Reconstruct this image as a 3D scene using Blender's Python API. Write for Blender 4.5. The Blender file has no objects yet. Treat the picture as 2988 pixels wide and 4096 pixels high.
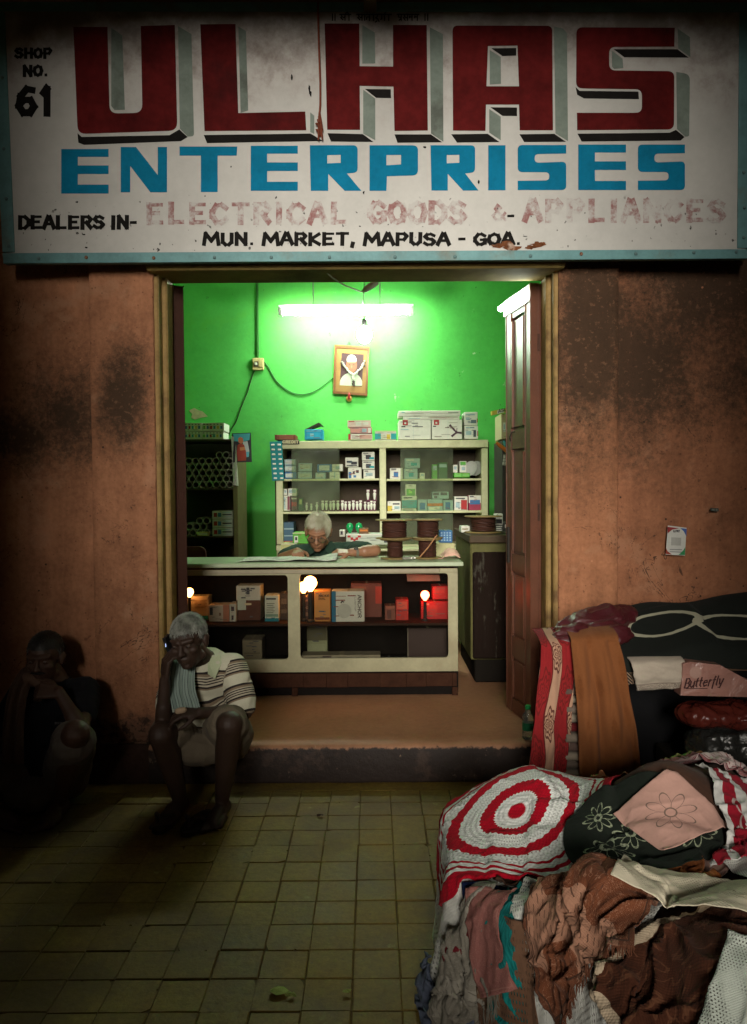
import bpy, bmesh, math, random
import numpy as np
from mathutils import Vector, Matrix, geometry, noise as mnoise
random.seed(7); np.random.seed(7)
sc = bpy.context.scene
COL = sc.collection
R = math.radians

# ------------------------------------------------------------------ camera
W0, H0, FPX = 2988.0, 4096.0, 3044.0          # photograph size and focal length in its pixels
CAM = Vector((0, 0, 1.47))
PITCH, ROLL = R(-1.66), R(-0.4)
cd = bpy.data.cameras.new('camera'); cam = bpy.data.objects.new('camera', cd); COL.objects.link(cam)
cd.sensor_fit = 'VERTICAL'; cd.sensor_height = 36.0; cd.lens = 36.0 * FPX / H0
cd.clip_start = 0.05; cd.clip_end = 500
CROT = (Matrix.Rotation(R(90) + PITCH, 3, 'X') @ Matrix.Rotation(ROLL, 3, 'Z'))
cam.matrix_world = Matrix.Translation(CAM) @ CROT.to_4x4()
sc.camera = cam

# ------------------------------------------------------------------ night sky, the lane's soft warm light, exposure
SUN_EL, SUN_AZ = R(13), R(-4)                 # from behind the camera, a little to its left
wd = bpy.data.worlds.new('World'); sc.world = wd; wd.use_nodes = True
wn = wd.node_tree.nodes; wl = wd.node_tree.links
for n in list(wn): wn.remove(n)
sky = wn.new('ShaderNodeTexSky'); sky.sky_type = 'NISHITA'; sky.sun_disc = False
sky.sun_elevation = R(2); sky.dust_density = 10.0; sky.ozone_density = 0.0; sky.air_density = 0.6; sky.sun_rotation = R(180) + SUN_AZ
bg = wn.new('ShaderNodeBackground'); bg.inputs['Strength'].default_value = 0.034
wo = wn.new('ShaderNodeOutputWorld')
wl.new(sky.outputs[0], bg.inputs[0]); wl.new(bg.outputs[0], wo.inputs[0])
sl = bpy.data.lights.new('sun', 'SUN'); sl.energy = 4.7; sl.angle = R(20); sl.color = (1.0, 0.94, 0.84)
so = bpy.data.objects.new('sun', sl); COL.objects.link(so)
sd = Vector((math.sin(SUN_AZ) * math.cos(SUN_EL), -math.cos(SUN_AZ) * math.cos(SUN_EL), math.sin(SUN_EL)))
so.rotation_euler = (sd).to_track_quat('Z', 'Y').to_euler()
so.location = sd * 20
vs = sc.view_settings; vs.view_transform = 'Standard'; vs.look = 'None'; vs.exposure = 0.0; vs.gamma = 1.0; vs.use_curve_mapping = False
sc.render.engine = 'CYCLES'
cy = sc.cycles; cy.use_denoising = True; cy.use_adaptive_sampling = True; cy.adaptive_threshold = .03; cy.max_bounces = 8; cy.diffuse_bounces = 4; cy.glossy_bounces = 3
cy.transmission_bounces = 6; cy.transparent_max_bounces = 16; cy.sample_clamp_indirect = 6.0; cy.caustics_reflective = False; cy.caustics_refractive = False
try: cy.denoiser = 'OPENIMAGEDENOISE'
except Exception: pass

# ------------------------------------------------------------------ pixel -> place
def ray(px, py):
    return CROT @ Vector(((px - W0 / 2) / FPX, -(py - H0 / 2) / FPX, -1))
def P(px, py, Y):
    d = ray(px, py); return CAM + d * ((Y - CAM.y) / d.y)
def PZ(px, py, z):
    d = ray(px, py); return CAM + d * ((z - CAM.z) / d.z)

# ------------------------------------------------------------------ objects
def tag(o, label=None, cat=None, group=None, kind=None):
    if label: o['label'] = label
    if cat: o['category'] = cat
    if group: o['group'] = group
    if kind: o['kind'] = kind
    return o
def empty(name, loc, label=None, cat=None, group=None, kind=None):
    o = bpy.data.objects.new(name, None); COL.objects.link(o); o.location = Vector(loc); o.empty_display_size = .05
    return tag(o, label, cat, group, kind)
def link(name, me, mats=None, parent=None):
    o = bpy.data.objects.new(name, me); COL.objects.link(o)
    if mats is not None:
        for m in (mats if isinstance(mats, (list, tuple)) else [mats]): me.materials.append(m)
    if parent is not None:
        o.parent = parent
        if parent.type == 'EMPTY' and 'local' not in parent: o.matrix_parent_inverse = Matrix.Translation(-parent.location)
        elif parent.parent is not None: pass
    return o
def copy_tree(o, parent=None):
    c = o.copy(); COL.objects.link(c)
    if parent is not None: c.parent = parent
    for ch in o.children: copy_tree(ch, c)
    return c

class MB:
    def __init__(s): s.v = []; s.f = []; s.mi = []; s.cur = 0
    def add(s, vs_, fs):
        b = len(s.v); s.v += [tuple(v) for v in vs_]; s.f += [tuple(b + i for i in f) for f in fs]; s.mi += [s.cur] * len(fs); return s
    def box(s, a, b, ch=0.0):
        x0, x1 = sorted((a[0], b[0])); y0, y1 = sorted((a[1], b[1])); z0, z1 = sorted((a[2], b[2]))
        if ch <= 0:
            return s.add([(x0,y0,z0),(x1,y0,z0),(x1,y1,z0),(x0,y1,z0),(x0,y0,z1),(x1,y0,z1),(x1,y1,z1),(x0,y1,z1)],
                         [(0,3,2,1),(4,5,6,7),(0,1,5,4),(1,2,6,5),(2,3,7,6),(3,0,4,7)])
        bm = bmesh.new(); bmesh.ops.create_cube(bm, size=1)
        for v in bm.verts: v.co = Vector(((x0+x1)/2 + v.co.x*(x1-x0), (y0+y1)/2 + v.co.y*(y1-y0), (z0+z1)/2 + v.co.z*(z1-z0)))
        bmesh.ops.bevel(bm, geom=list(bm.edges), offset=ch, segments=1, affect='EDGES')
        return s.bm(bm)
    def bm(s, bm):
        bm.verts.index_update()
        s.add([v.co[:] for v in bm.verts], [[v.index for v in f.verts] for f in bm.faces]); bm.free(); return s
    def tube(s, pts, r, n=8, caps=True):
        pts = [Vector(p) for p in pts]; k = len(pts)
        rs = r if isinstance(r, (list, tuple)) else [r] * k
        vs_, fs = [], []; t0 = None; nrm = None
        for i, p in enumerate(pts):
            t = (pts[min(i+1, k-1)] - pts[max(i-1, 0)]).normalized()
            if nrm is None:
                a = Vector((0,0,1)) if abs(t.z) < .9 else Vector((1,0,0)); nrm = t.cross(a).normalized()
            else:
                nrm = (nrm - t * nrm.dot(t)).normalized()
            bn = t.cross(nrm)
            for j in range(n):
                a = 2*math.pi*j/n; vs_.append(p + (nrm*math.cos(a) + bn*math.sin(a)) * rs[i])
        for i in range(k-1):
            for j in range(n):
                fs.append((i*n+j, i*n+(j+1)%n, (i+1)*n+(j+1)%n, (i+1)*n+j))
        if caps: fs += [tuple(range(n))[::-1], tuple((k-1)*n+j for j in range(n))]
        return s.add(vs_, fs)
    def lathe(s, c, prof, n=20, axis=(0,0,1)):
        ax = Vector(axis).normalized(); a = Vector((1,0,0)) if abs(ax.x) < .9 else Vector((0,1,0))
        u = ax.cross(a).normalized(); w = ax.cross(u); c = Vector(c); k = len(prof); vs_, fs = [], []
        for r, h in prof:
            for j in range(n):
                t = 2*math.pi*j/n; vs_.append(c + ax*h + (u*math.cos(t) + w*math.sin(t))*r)
        for i in range(k-1):
            for j in range(n): fs.append((i*n+j, i*n+(j+1)%n, (i+1)*n+(j+1)%n, (i+1)*n+j))
        fs += [tuple(range(n))[::-1], tuple((k-1)*n+j for j in range(n))]
        return s.add(vs_, fs)
    def quad(s, a, b, c, d): return s.add([a,b,c,d], [(0,1,2,3)])
    def prism(s, loops, thick):
        """loops of 3-D points (outer, holes...), extruded by the vector thick"""
        tris = geometry.tessellate_polygon([[Vector(p) for p in l] for l in loops])
        flat = [Vector(p) for l in loops for p in l]; k = len(flat); th = Vector(thick)
        fs = [tuple(t) for t in tris] + [tuple(i + k for i in t[::-1]) for t in tris]
        b = 0
        for l in loops:
            m = len(l)
            for i in range(m): fs.append((b+i, b+(i+1)%m, b+k+(i+1)%m, b+k+i))
            b += m
        return s.add(flat + [p + th for p in flat], fs)
    def mesh(s, name):
        me = bpy.data.meshes.new(name); me.from_pydata(s.v, [], s.f)
        me.polygons.foreach_set('material_index', s.mi)
        bm = bmesh.new(); bm.from_mesh(me); bmesh.ops.recalc_face_normals(bm, faces=bm.faces); bm.to_mesh(me); bm.free()
        return me
    def build(s, name, mats, parent=None, smooth=False):
        me = s.mesh(name)
        o = link(name, me, mats, parent)
        if smooth:
            me.polygons.foreach_set('use_smooth', [True]*len(me.polygons))
            try: me.set_sharp_from_angle(angle=R(40))
            except Exception: pass
        return o
def gridmesh(name, pts, mats, parent=None, uv=True, solid=0.0, sub=0, mask=None, closed_u=False):
    """pts: (ny,nx,3) array -> smooth quad grid with UVs"""
    ny, nx = pts.shape[:2]
    idx = np.arange(ny*nx).reshape(ny, nx)
    q = np.stack([idx[:-1,:-1], idx[:-1,1:], idx[1:,1:], idx[1:,:-1]], -1).reshape(-1, 4)
    if mask is not None:
        mk = mask.reshape(-1); q = q[mk[q].all(1)]
    me = bpy.data.meshes.new(name); me.from_pydata([tuple(p) for p in pts.reshape(-1,3)], [], [tuple(int(i) for i in f) for f in q])
    if uv:
        U, V = np.meshgrid(np.linspace(0,1,nx), np.linspace(0,1,ny)); uvs = np.stack([U,V],-1).reshape(-1,2)
        l = me.uv_layers.new(name='UVMap'); li = np.zeros(len(me.loops), np.int32); me.loops.foreach_get('vertex_index', li)
        l.data.foreach_set('uv', uvs[li].astype(np.float32).reshape(-1))
    me.polygons.foreach_set('use_smooth', [True]*len(me.polygons))
    o = link(name, me, mats, parent)
    if sub: m = o.modifiers.new('sub', 'SUBSURF'); m.levels = sub; m.render_levels = sub
    if solid: m = o.modifiers.new('sol', 'SOLIDIFY'); m.thickness = solid; m.offset = 0
    return o

# ------------------------------------------------------------------ node maths
class E:
    def __init__(s, nt, sock): s.nt = nt; s.s = sock
    def __add__(a, b): return a.nt.m('ADD', a, b)
    __radd__ = __add__
    def __sub__(a, b): return a.nt.m('SUBTRACT', a, b)
    def __rsub__(a, b): return a.nt.m('SUBTRACT', b, a)
    def __mul__(a, b): return a.nt.m('MULTIPLY', a, b)
    __rmul__ = __mul__
    def __truediv__(a, b): return a.nt.m('DIVIDE', a, b)
    def __gt__(a, b): return a.nt.m('GREATER_THAN', a, b)
    def __lt__(a, b): return a.nt.m('LESS_THAN', a, b)
    def sin(a): return a.nt.m('SINE', a)
    def abs(a): return a.nt.m('ABSOLUTE', a)
    def frac(a): return a.nt.m('FRACT', a)
    def floor(a): return a.nt.m('FLOOR', a)
    def sqrt(a): return a.nt.m('SQRT', a)
    def mn(a, b): return a.nt.m('MINIMUM', a, b)
    def mx(a, b): return a.nt.m('MAXIMUM', a, b)
    def pw(a, b): return a.nt.m('POWER', a, b)
    def atan2(a, b): return a.nt.m('ARCTAN2', a, b)
    def step(a, lo, hi):
        n = a.nt.n('ShaderNodeMapRange'); n.interpolation_type = 'SMOOTHSTEP'
        a.nt.put(n.inputs[0], a); a.nt.put(n.inputs[1], lo); a.nt.put(n.inputs[2], hi)
        return E(a.nt, n.outputs[0])
class NT:
    def __init__(s, name):
        s.mat = bpy.data.materials.new(name); s.mat.use_nodes = True; s.t = s.mat.node_tree
        s.b = s.t.nodes['Principled BSDF']; s.o = s.t.nodes['Material Output']; s._c = {}
    def n(s, t): return s.t.nodes.new(t)
    def put(s, inp, v):
        if isinstance(v, E): s.t.links.new(v.s, inp)
        elif isinstance(v, (tuple, list)): inp.default_value = tuple(v) + ((1,) if len(v) == 3 and len(inp.default_value) == 4 else ())
        else: inp.default_value = v
    def m(s, op, a, b=None):
        n = s.n('ShaderNodeMath'); n.operation = op; s.put(n.inputs[0], a)
        if b is not None: s.put(n.inputs[1], b)
        return E(s, n.outputs[0])
    def co(s, kind='Object'):
        if kind not in s._c: s._c[kind] = E(s, s.n('ShaderNodeTexCoord').outputs[kind])
        return s._c[kind]
    def xyz(s, kind='Object'):
        k = 'xyz' + kind
        if k not in s._c:
            n = s.n('ShaderNodeSeparateXYZ'); s.put(n.inputs[0], s.co(kind)); s._c[k] = [E(s, o) for o in n.outputs]
        return s._c[k]
    def vec(s, x, y, z=0.0):
        n = s.n('ShaderNodeCombineXYZ'); s.put(n.inputs[0], x); s.put(n.inputs[1], y); s.put(n.inputs[2], z); return E(s, n.outputs[0])
    def noise(s, scale, detail=4, rough=.55, co=None, dist=0.0):
        n = s.n('ShaderNodeTexNoise'); s.put(n.inputs['Vector'], co if co is not None else s.co())
        n.inputs['Scale'].default_value = scale; n.inputs['Detail'].default_value = detail; n.inputs['Roughness'].default_value = rough
        n.inputs['Distortion'].default_value = dist
        return E(s, n.outputs['Fac'])
    def voro(s, scale, co=None, feat='F1', rnd=1.0):
        n = s.n('ShaderNodeTexVoronoi'); n.feature = feat; s.put(n.inputs['Vector'], co if co is not None else s.co())
        n.inputs['Scale'].default_value = scale; n.inputs['Randomness'].default_value = rnd
        return E(s, n.outputs['Distance'])
    def mix(s, f, a, b, mode='MIX'):
        n = s.n('ShaderNodeMix'); n.data_type = 'RGBA'; n.blend_type = mode
        s.put(n.inputs[0], f); s.put(n.inputs[6], a); s.put(n.inputs[7], b); return E(s, n.outputs[2])
    def attr(s, name):
        n = s.n('ShaderNodeAttribute'); n.attribute_name = name; return E(s, n.outputs['Fac'])
    def ramp(s, f, stops, const=True):
        n = s.n('ShaderNodeValToRGB'); r = n.color_ramp; r.interpolation = 'CONSTANT' if const else 'LINEAR'
        while len(r.elements) < len(stops): r.elements.new(.5)
        for e, (p, c) in zip(r.elements, stops): e.position = p; e.color = tuple(c) + (1,)
        s.put(n.inputs[0], f); return E(s, n.outputs[0])
    def done(s, color=None, rough=.6, bump=None, bs=.3, bd=.01, metal=0.0, spec=.35, alpha=None, sheen=0.0, trans=0.0, sss=0.0):
        b = s.b
        if color is not None: s.put(b.inputs['Base Color'], color)
        s.put(b.inputs['Roughness'], rough); s.put(b.inputs['Metallic'], metal); s.put(b.inputs['Specular IOR Level'], spec)
        if sheen: s.put(b.inputs['Sheen Weight'], sheen)
        if trans: s.put(b.inputs['Transmission Weight'], trans)
        if alpha is not None: s.put(b.inputs['Alpha'], alpha)
        if bump is not None:
            n = s.n('ShaderNodeBump'); n.inputs['Strength'].default_value = bs; n.inputs['Distance'].default_value = bd
            s.put(n.inputs['Height'], bump); s.t.links.new(n.outputs[0], b.inputs['Normal'])
        return s.mat
_mc = {}
def M(name, col, rough=.6, var=.25, scale=14, bump=.15, metal=0.0, spec=.16, dirt=None, bd=.004):
    """plain worn surface: colour varied by two noises, fine relief"""
    if name in _mc: return _mc[name]
    t = NT(name); a = t.noise(scale, 5); b = t.noise(scale*6, 3)
    f = (a - .5) * (2*var) + (b - .5) * var + 1.0
    c = t.mix(1.0, col, t.vec(f, f, f), 'MULTIPLY')
    if dirt: c = t.mix(t.noise(scale*.35, 6, .65).step(.52, .72) * dirt[1], c, dirt[0])
    _mc[name] = t.done(c, rough, b + a if bump else None, bump, bd, metal, spec)
    return _mc[name]
def EMIT(name, col, strength):
    if name in _mc: return _mc[name]
    m = bpy.data.materials.new(name); m.use_nodes = True; b = m.node_tree.nodes['Principled BSDF']
    b.inputs['Base Color'].default_value = (.8,.8,.8,1); b.inputs['Emission Color'].default_value = tuple(col)+(1,); b.inputs['Emission Strength'].default_value = strength
    _mc[name] = m; return m
def GLASS(name, tint=(.9,.95,.9), haze=.06, gloss=.12, hcol=(.5,.55,.45)):
    if name in _mc: return _mc[name]
    m = bpy.data.materials.new(name); m.use_nodes = True; t = m.node_tree
    for n in list(t.nodes):
        if n.type != 'OUTPUT_MATERIAL': t.nodes.remove(n)
    out = t.nodes['Material Output']
    tr = t.nodes.new('ShaderNodeBsdfTransparent'); tr.inputs[0].default_value = tuple(tint)+(1,)
    df = t.nodes.new('ShaderNodeBsdfDiffuse'); df.inputs[0].default_value = tuple(hcol)+(1,)
    gl = t.nodes.new('ShaderNodeBsdfGlossy'); gl.inputs['Roughness'].default_value = .08
    no = t.nodes.new('ShaderNodeTexNoise'); no.inputs['Scale'].default_value = 5; no.inputs['Detail'].default_value = 5
    tc = t.nodes.new('ShaderNodeTexCoord'); t.links.new(tc.outputs['Object'], no.inputs['Vector'])
    mr = t.nodes.new('ShaderNodeMapRange'); mr.inputs[1].default_value = .3; mr.inputs[2].default_value = .75; mr.inputs[3].default_value = haze*.4; mr.inputs[4].default_value = haze*1.7
    t.links.new(no.outputs[0], mr.inputs[0])
    m1 = t.nodes.new('ShaderNodeMixShader'); t.links.new(mr.outputs[0], m1.inputs[0]); t.links.new(tr.outputs[0], m1.inputs[1]); t.links.new(df.outputs[0], m1.inputs[2])
    fr = t.nodes.new('ShaderNodeFresnel'); fr.inputs[0].default_value = 1.45
    mm = t.nodes.new('ShaderNodeMath'); mm.operation = 'MULTIPLY'; mm.inputs[1].default_value = gloss*8; mm.use_clamp = True; t.links.new(fr.outputs[0], mm.inputs[0])
    m2 = t.nodes.new('ShaderNodeMixShader'); t.links.new(mm.outputs[0], m2.inputs[0]); t.links.new(m1.outputs[0], m2.inputs[1]); t.links.new(gl.outputs[0], m2.inputs[2])
    t.links.new(m2.outputs[0], out.inputs[0]); _mc[name] = m; return m
# ================================================================== THE SETTING
SHADE_Y = 2.20; BLOCK_Y, BLOCK_X0, BLOCK_X1, BLOCK_Z0, BLOCK_Z1 = -1.0, -1.40, .98, 1.0, 4.6  # edge of the unseen shade sheet; gap of the unseen sun-blocking wall
YW = 3.85                                        # face of the pilasters
FLOOR = 0.19                                     # shop floor, one step up
YB = 6.90                                        # back wall of the shop

def tile_mat(name):
    t = NT(name); oi = t.n('ShaderNodeObjectInfo'); rnd = E(t, oi.outputs['Random'])
    g = E(t, t.n('ShaderNodeNewGeometry').outputs['Position'])
    a = t.noise(3.0, 6, .6, g); b = t.noise(40, 4, .6, g); d = t.noise(1.1, 5, .6, g)
    e2 = t.noise(130, 3, .7, g); f = (a - .5) * 1.3 + (b - .5) * .9 + (e2 - .5) * .9 + (rnd - .5) * .20 + 1.0
    c = t.mix(1.0, (.185, .125, .026), t.vec(f, f, f), 'MULTIPLY')
    c = t.mix(d.step(.44, .66) * .7, c, (.075, .050, .034))
    c = t.mix(t.noise(9, 5, .7, g).step(.62, .72) * .55, c, (.30, .28, .10))
    c = t.mix(t.noise(27, 3, .7, g).step(.66, .72) * .6, c, (.07, .05, .04))
    return t.done(c, a * .35 + .42, b * .6 + a, .5, .006, 0, .15)
MT = tile_mat('cement_tile')
M_grout = M('grout', (.095, .066, .026), .95, .4, 8, .4)
g = MB(); g.box((-60, -60, -.4), (60, 3.80, -.005)); ground = tag(g.build('ground', M_grout), kind='structure')
tx0, ty0, ts = -.072, 2.827, .1435
tile_me = []
for k in range(8):
    b = MB(); h = ts/2 - .0010; j = lambda: random.uniform(-.0016, .0016)
    if k < 5: b.box((-h + j(), -h + j(), -.02), (h + j(), h + j(), 0), .0026)
    else:                                         # a broken corner or nibbled edge
        c_ = random.uniform(.012, .034); d_ = random.uniform(.010, .026)
        l = [(-h, -h), (h - c_, -h), (h - c_*.5, -h + d_*.35), (h, -h + d_), (h, h*.3), (h - .006, h*.36), (h, h*.45), (h, h), (-h, h)]
        b.prism([[Vector((x + j()*.3, y + j()*.3, -.02)) for x, y in l]], (0, 0, .02))
    tile_me.append(b.mesh('paving_tile')); tile_me[-1].materials.append(MT)
for i in range(-13, 9):
    for k in range(-8, 7):
        cx, cy = tx0 + (i + .5) * ts, ty0 + (k + .5) * ts
        if cy + ts/2 > 3.79 or cy < 1.62: continue
        if k in (1, 2) and False: continue
        o = bpy.data.objects.new('paving_tile', random.choices(tile_me, (4,4,4,4,4,1,1,1))[0]); COL.objects.link(o); o.parent = ground
        o.location = (cx, cy, random.uniform(-.0030, .0014)); o.rotation_euler = (R(random.uniform(-.7,.7)), R(random.uniform(-.7,.7)), R(random.choice((0, 90, 180, 270)) + random.uniform(-.4,.4)))
# kerb row against the step
b = MB(); b.box((-1.95, 3.69, -.02), (1.3, 3.80, -.003), .003); b.build('edge_strip', MT, ground)

def step_mat():
    t = NT('step_cement'); x, y, z = t.xyz()
    a = t.noise(2.2, 6, .6); b = t.noise(30, 5, .65)
    f = (a - .5)*.8 + (b - .5)*.5 + 1.0
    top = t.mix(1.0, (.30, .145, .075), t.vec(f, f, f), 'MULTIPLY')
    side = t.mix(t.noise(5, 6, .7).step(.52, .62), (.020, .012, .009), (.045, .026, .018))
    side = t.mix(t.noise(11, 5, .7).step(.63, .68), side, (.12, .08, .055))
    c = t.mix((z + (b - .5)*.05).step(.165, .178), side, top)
    c = t.mix(t.noise(14, 4, .7).step(.66, .73) * .5, c, (.38, .26, .15))
    return t.done(c, .62, b + a*.6, .45, .008, 0, .3)
def chiselled(name, x0, x1, y0, y1, z0, z1, mat, amp=.006, n=60):
    """a long block with an uneven worn front edge"""
    prof = [(y1, z0), (y0 + .004, z0), (y0, z0 + .03), (y0, z1 - .03), (y0 + .006, z1 - .009), (y0 + .018, z1 - .001), (y0 + .05, z1), (y1, z1)]
    pts = np.zeros((len(prof), n, 3))
    for i, (yy, zz) in enumerate(prof):
        for k in range(n):
            x = x0 + (x1 - x0)*k/(n-1); w = amp if 1 <= i <= 6 else 0
            nn = mnoise.noise((x*5, i*.7, 3)) + .6*mnoise.noise((x*17, i*.9, 8))
            pts[i, k] = (x, yy + w*nn, zz + (w*.5*nn if 3 <= i <= 6 else 0))
    return gridmesh(name, pts, mat)
M_step = step_mat()
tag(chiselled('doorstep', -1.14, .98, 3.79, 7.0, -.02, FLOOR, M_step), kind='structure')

# ---------------------------------------------------------------- plaster
def plaster(name, base, stains, seed=0.0, low=None):
    t = NT(name); x, y, z = t.xyz(); co = t.co()
    big = t.noise(1.7, 6, .6); mid = t.noise(7, 6, .62); fine = t.noise(46, 5, .65); spk = t.voro(60)
    drip = t.noise(5.0, 5, .6, t.vec(x*4.0, y, z*.45)); f = (big - .5)*.95 + (mid - .5)*.9 + (fine - .5)*.8 + (drip - .5)*.7 + 1.0
    c = t.mix(1.0, base, t.vec(f, f, f), 'MULTIPLY')
    c = t.mix(t.noise(3.1, 8, .72).step(.52, .64)*.65, c, (base[0]*1.25, base[1]*1.45, base[2]*1.6))
    c = t.mix(t.noise(13, 4, .7).step(.66, .7)*.55, c, (base[0]*.35, base[1]*.33, base[2]*.35))
    tot = None
    for (sx, sz, rx, rz, w) in stains:
        d = (((x - sx)/rx)*((x - sx)/rx) + ((z - sz)/rz)*((z - sz)/rz)).sqrt()
        m = (1.0 - d) * w
        tot = m if tot is None else tot.mx(m)
    if tot is not None:
        q = tot + (t.noise(3.5, 8, .72) - .5)*1.4 + (t.noise(30, 7, .8) - .5)*1.5
        mk = q.step(-.2, .7)
        c = t.mix(mk*.88, c, (.024, .019, .012))
        c = t.mix(mk * t.noise(34, 5, .7).step(.56, .64)*.55, c, (base[0]*.62, base[1]*.75, base[2]*.8))
    if low is not None:
        lw = ((z - low)*-9.0 + (t.noise(9, 6, .7) - .5)*2.6).step(-.2, .5)
        c = t.mix(lw*.8, c, (.11, .06, .042))
        c = t.mix(lw * t.noise(21, 5, .7).step(.5, .56)*.8, c, (.025, .018, .014))
    hole_ = t.voro(9.0); c = t.mix((hole_ < .05)*.85, c, (.03,.018,.012)); c = t.mix((t.voro(24.0) + (mid - .5)*.2).__lt__(.10)*.55, c, (base[0]*.3, base[1]*.28, base[2]*.3)); wv_ = t.noise(2.6, 5, .65, None, 1.2); c = t.mix(((wv_ - .5).abs() < .0035)*t.noise(3.0, 2).step(.5, .6)*.8, c, (.035,.02,.014)); c = t.mix(t.voro(5.3).__lt__(.03)*.7, c, (base[0]*1.6, base[1]*1.7, base[2]*1.8))
    pit = spk.step(0.0, .18)
    cr = t.noise(5, 7, .7, None, 1.4)
    return t.done(c, .82, mid*.8 + fine*.5 + pit*.35 + cr*.5, .8, .016, 0, .15)
SAL = (.325, .145, .076)
def pxX(px, Y, py=1600): return P(px, py, Y).x
def pxZ(py, Y, px=1494): return P(px, py, Y).z
M_wl = plaster('plaster_left_bay', SAL, [(-1.55, 1.86, .30, .36, .9), (-1.75, 1.75, .4, .25, .7)], 0, .32)
M_pl = plaster('plaster_left_pier', SAL, [(-1.255, 1.93, .19, .34, 1.05)], 1, .33)
M_pr = plaster('plaster_right_pier', (.32, .138, .07), [(1.10, 2.30, .30, .85, 1.0)], 2, None)
M_wr = plaster('plaster_right_bay', (.29, .122, .063), [(1.35, 2.15, .5, .7, .85), (1.85, 2.6, .95, .8, 1.0), (1.95, 2.05, .7, .35, .5)], 3, None)
def slab(name, x0, x1, y0, y1, z0, z1, mat, parent, amp=.004, nx=24, nz=60):
    """plastered block: hand-floated uneven face towards the lane, soft arrises"""
    xs = [x0, x0, x0 + .004] + list(np.linspace(x0 + .03, x1 - .03, nx)) + [x1 - .004, x1, x1]
    ys = [y1, y0 + .006, y0 + .001] + [y0]*nx + [y0 + .001, y0 + .006, y1]
    pts = np.zeros((nz, len(xs), 3)); zs = np.linspace(z0, z1, nz)
    for j, zz in enumerate(zs):
        for i in range(len(xs)):
            edge = 1 if 0 < i < len(xs)-1 else 0
            d = amp*(mnoise.noise((xs[i]*2.2, zz*2.2, 5)) + .5*mnoise.noise((xs[i]*7, zz*7, 9)))*edge
            ex = .003*mnoise.noise((i > 3, zz*9, 2)) if i in (1, 2, len(xs)-2, len(xs)-3) else 0
            pts[j, i] = (xs[i] + ex, ys[i] + d, zz)
    return gridmesh(name, pts, mat, parent)
front = empty('shop_front_wall', (0, YW, 0), 'salmon plastered front wall with black mould around the green shop doorway', 'wall')
XL0, XL1 = pxX(362, YW), -1.10
XR0, XR1 = .938, pxX(2474, YW)
slab('wall_bay', -5.0, XL0 + .002, YW + .05, YW + .3, FLOOR, 4.2, M_wl, front, nx=90)
slab('pier', XL0, XL1, YW, YW + .3, FLOOR, 2.78, M_pl, front)
slab('pier', XR0, XR1, YW, YW + .3, FLOOR, 2.78, M_pr, front)
slab('wall_bay', XR1 - .002, 5.0, YW + .05, YW + .3, FLOOR, 4.2, M_wr, front, nx=90)
b = MB(); b.box((XL0, YW + .004, 2.78), (XR1, YW + .3, 4.2)); b.build('wall_above_door', M('plaster_upper', (.28, .12, .06), .85, .5, 5, .4), front)  # upper wall in a slightly darker plaster tone
M_pl2 = M('plinth_dirty', (.045, .025, .018), .9, .8, 6, .7, dirt=((.13, .08, .05), .8), bd=.012)
tag(chiselled('plinth', -5.0, -1.14, 3.80, 4.1, -.02, FLOOR - .004, M_pl2, .012, 90), 'dark crumbling plinth along the wall behind the seated men', 'plinth')
tag(chiselled('plinth', .98, 5.0, 3.80, 4.1, -.02, FLOOR - .004, M_pl2, .012, 60), 'dark plinth behind the heaped linen stalls', 'plinth')
# patches where the plaster has fallen off at the foot of the pier
M_peel = M('fallen_plaster', (.20, .115, .075), .9, .8, 16, .8, bd=.012)
for px, py, s in ((455, 2985, .035), (500, 2990, .045), (560, 2982, .03), (600, 2995, .035), (420, 2994, .02)):
    c = P(px, py, YW - .004); b = MB(); k = 11
    lp = [c + Vector((s*1.3*math.cos(a)*random.uniform(.6,1.1), 0, s*.7*math.sin(a)*random.uniform(.6,1.1))) for a in [2*math.pi*i/k for i in range(k)]]
    b.prism([lp], (0, .006, 0)); b.build('plaster_flake', M_peel, front)

# wall sticker (its code left out) and the small plate
def rectp(b, x0, y0, x1, y1, Y, th=.002):
    a, c, d, e = P(x0, y0, Y), P(x1, y0, Y), P(x1, y1, Y), P(x0, y1, Y)
    b.prism([[a, c, d, e]], (0, th, 0)); return b

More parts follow.
